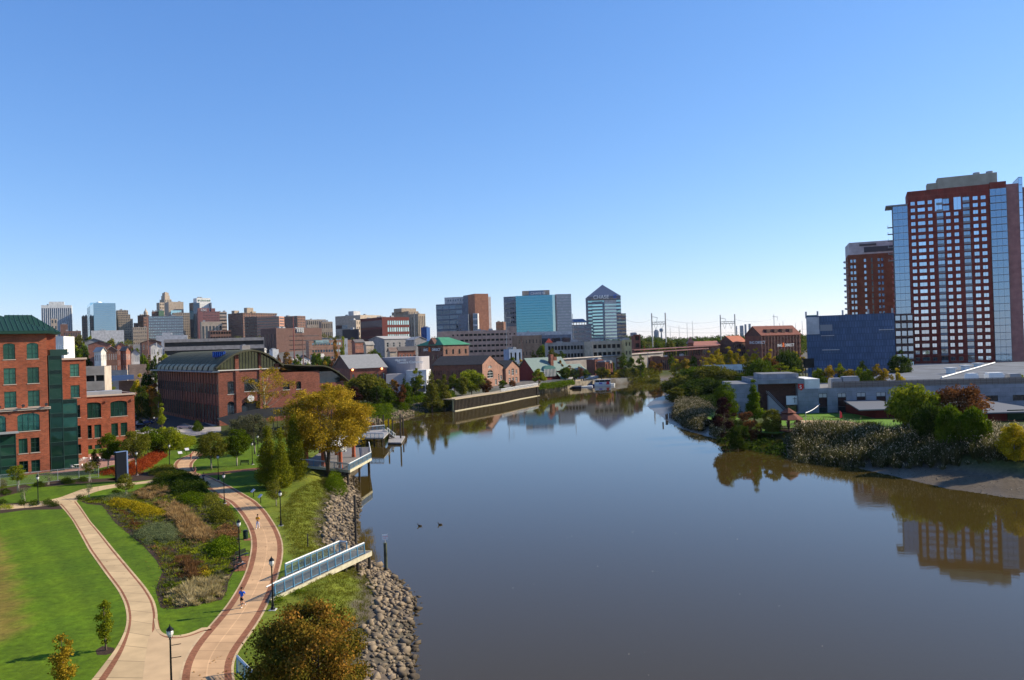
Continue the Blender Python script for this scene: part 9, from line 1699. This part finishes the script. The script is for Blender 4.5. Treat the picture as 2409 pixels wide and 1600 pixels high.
def person(base, rz, label, legs, arms, shirt, short, longp=False, sk=SK, hair=HAIR, shoe=None, s=1.0):
    """legs/arms: (knee, ankle) and (elbow, wrist) per side; forward is -Y"""
    e = empty('person', base, label, 'person', 'people on the park path', rz); e.scale = (s, s, s); V = [(0, 0, .95), (0, -.01, 1.12), (0, -.02, 1.3), (0, -.01, 1.42), (0, -.01, 1.5), (0, -.03, 1.58), (0, -.035, 1.68), (0, -.02, 1.745)]; Rd = [(.15, .11), (.135, .1), (.16, .11), (.13, .09), .055, .07, (.082, .095), .06]; E_ = [(i, i+1) for i in range(7)]
    jn = {}
    for sd, (kn, an) in zip((-1, 1), legs):
        hp = (sd*.09, 0, .9); i = len(V); toe = (an[0], an[1]-.17, an[2]-.04) if an[2] < .2 else (an[0], an[1]-.05, an[2]-.16); V += [hp, kn, an, toe]; Rd += [.09, .058, .04, .035]; E_ += [(0, i), (i, i+1), (i+1, i+2), (i+2, i+3)]; jn[sd] = (hp, kn, an, toe)
    aj = {}
    for sd, (el, wr) in zip((-1, 1), arms):
        sh = (sd*.19, 0, 1.4); i = len(V); d = Vector(wr)-Vector(el); d.normalize(); pm_ = tuple(Vector(wr)+d*.07); V += [sh, el, wr, pm_]; Rd += [.055, .042, .028, (.04, .02)]; E_ += [(3, i), (i, i+1), (i+1, i+2), (i+2, i+3)]; aj[sd] = (sh, el, wr)
        side = Vector((1, 0, 0)) if abs(d.x) < .7 else Vector((0, 1, 0)); n2 = d.cross(side).normalized(); b_ = i+3
        for f in range(5):
            off_ = side*(.028*(f-1.7)/1.5) if f < 4 else side*-.045; p1 = Vector(pm_)+off_+d*(.03 if f < 4 else -.02); p2 = p1+(d*.8+n2*.5).normalized()*((.045, .052, .048, .036, .035)[f]); k = len(V); V += [tuple(p1), tuple(p2)]; Rd += [.009, .007]; E_ += [(b_, k), (k, k+1)]
    skin('body', V, E_, Rd, sk, e)
    m = MB(); m.ell((0, -.012, 1.7), (.095, .105, .1), 10, 7); m.ell((0, .03, 1.66), (.085, .08, .09), 8, 6); m.build('hair', hair, e, local=True, smooth=True)
    m = MB(); m.ell((-.03, -.125, 1.672), (.012, .01, .01), 6, 4); m.ell((.03, -.125, 1.672), (.012, .01, .01), 6, 4); m.ell((0, -.132, 1.61), (.025, .01, .008), 6, 4); m.build('eyes_and_mouth', HAIR, e, local=True); m = MB(); m.ell((0, -.137, 1.645), (.013, .022, .022), 6, 5)
    for sd in (-1, 1): m.ell((sd*.088, -.02, 1.655), (.014, .028, .035), 6, 5)
    m.build('nose_and_ears', sk, e, local=True, smooth=True)
    V = [(0, 0, .92), (0, -.01, 1.12), (0, -.02, 1.3), (0, -.01, 1.42), (0, -.01, 1.46)]; Rd = [(.17, .13), (.16, .12), (.18, .13), (.15, .11), .075]; E_ = [(i, i+1) for i in range(4)]
    for sd in (-1, 1): sh, el, wr = aj[sd]; i = len(V); f = .8 if not longp else 1; V += [sh, tuple(Vector(sh).lerp(Vector(el), f))]; Rd += [.075, .066]; E_ += [(3, i), (i, i+1)]; 
    skin('shirt', V, E_, Rd, shirt, e); V = [(0, 0, .97), (0, 0, .9)]; Rd = [(.165, .125), (.16, .125)]; E_ = [(0, 1)]
    for sd in (-1, 1):
        hp, kn, an, toe = jn[sd]; i = len(V); V += [hp, tuple(Vector(hp).lerp(Vector(kn), .75 if not longp else 1))]; Rd += [.105, .085 if not longp else .072]; E_ += [(1, i), (i, i+1)]
        if longp: V.append(tuple(Vector(kn).lerp(Vector(an), .93))); Rd.append(.058); E_.append((i+1, i+2))
    skin('trousers' if longp else 'shorts', V, E_, Rd, short, e)
    for sd in (-1, 1): hp, kn, an, toe = jn[sd]; V = [(an[0], an[1]+.03, an[2]-.03), tuple(Vector(an).lerp(Vector(toe), .5)-Vector((0, 0, .01))), toe]; skin('shoe', V, [(0, 1), (1, 2)], [.052, .048, .042], shoe or WHITEM, e)
    return e
run = ([((-.09, -.3, .62), (-.08, -.1, .27)), ((.09, -.02, .5), (.08, .02, .09))], [((-.27, .14, 1.18), (-.2, -.1, 1.08)), ((.27, -.04, 1.14), (.15, -.26, 1.22))])
run2 = ([((-.09, -.05, .5), (-.07, .06, .09)), ((.09, -.12, .55), (.09, .28, .35))], [((-.26, -.05, 1.15), (-.12, -.24, 1.2)), ((.26, .12, 1.18), (.2, -.1, 1.06))])
wlk = ([((-.09, -.14, .5), (-.09, -.2, .09)), ((.09, -.02, .5), (.08, .2, .11))], [((-.26, .04, 1.14), (-.1, -.2, 1.16)), ((.26, .02, 1.14), (.1, -.2, 1.16))])
fl_z = 3.02
person(gp(570, 1431, fl_z), -.35, 'jogger in a blue T-shirt and black shorts running toward the viewer', *run2, mat('shirt_blue', (.02, .12, .6), .8), mat('shorts_black', (.01, .01, .012), .8))
person(gp(607, 1244, fl_z), -.2, 'runner in a yellow top and pale trousers', *wlk, mat('top_yellow', (.7, .32, .01), .8), mat('trousers_pale', (.5, .5, .58), .8), True)
person(gp(479, 1137, fl_z), -.1, 'walker in dark purple clothes where the paths meet', *wlk, mat('top_purple', (.04, .03, .09), .8), mat('trousers_dark', (.012, .012, .02), .8), True); person(gp(459, 1119, fl_z), -.1, 'walker in a dark top and red shorts in the tree shade', *run, mat('top_dark', (.03, .03, .04), .8), mat('shorts_red', (.3, .06, .05), .8)); person(gp(449, 1086, fl_z), -.1, 'runner in an orange top at the top of the path', *run2, mat('top_orange', (.5, .12, .06), .8), mat('shorts_grey', (.2, .15, .14), .8))
person(gp(1852, 1006, 3.15), .3, 'person in a pinkish top standing inside the gazebo', *wlk, mat('top_pink', (.5, .25, .25), .8), MT['trousers_dark'], True)
# ---------------- thin blue air over the whole scene ----------------
m = MB(); m.box(-7300, -90, -4, 7300, 7300, 190); hzb = m.build('haze', bpy.data.materials.new('haze'), None, local=True); hm = hzb.data.materials[0]; hm.use_nodes = True; t = hm.node_tree; t.nodes.remove(t.nodes['Principled BSDF']); pv_ = t.nodes.new('ShaderNodeVolumePrincipled')
pv_.inputs['Color'].default_value = (.82, .9, 1, 1); pv_.inputs['Density'].default_value = 2e-5; pv_.inputs['Anisotropy'].default_value = .2; t.links.new(pv_.outputs[0], t.nodes['Material Output'].inputs['Volume']); tag(hzb, 'thin pale blue haze in the air', 'haze', kind='stuff')
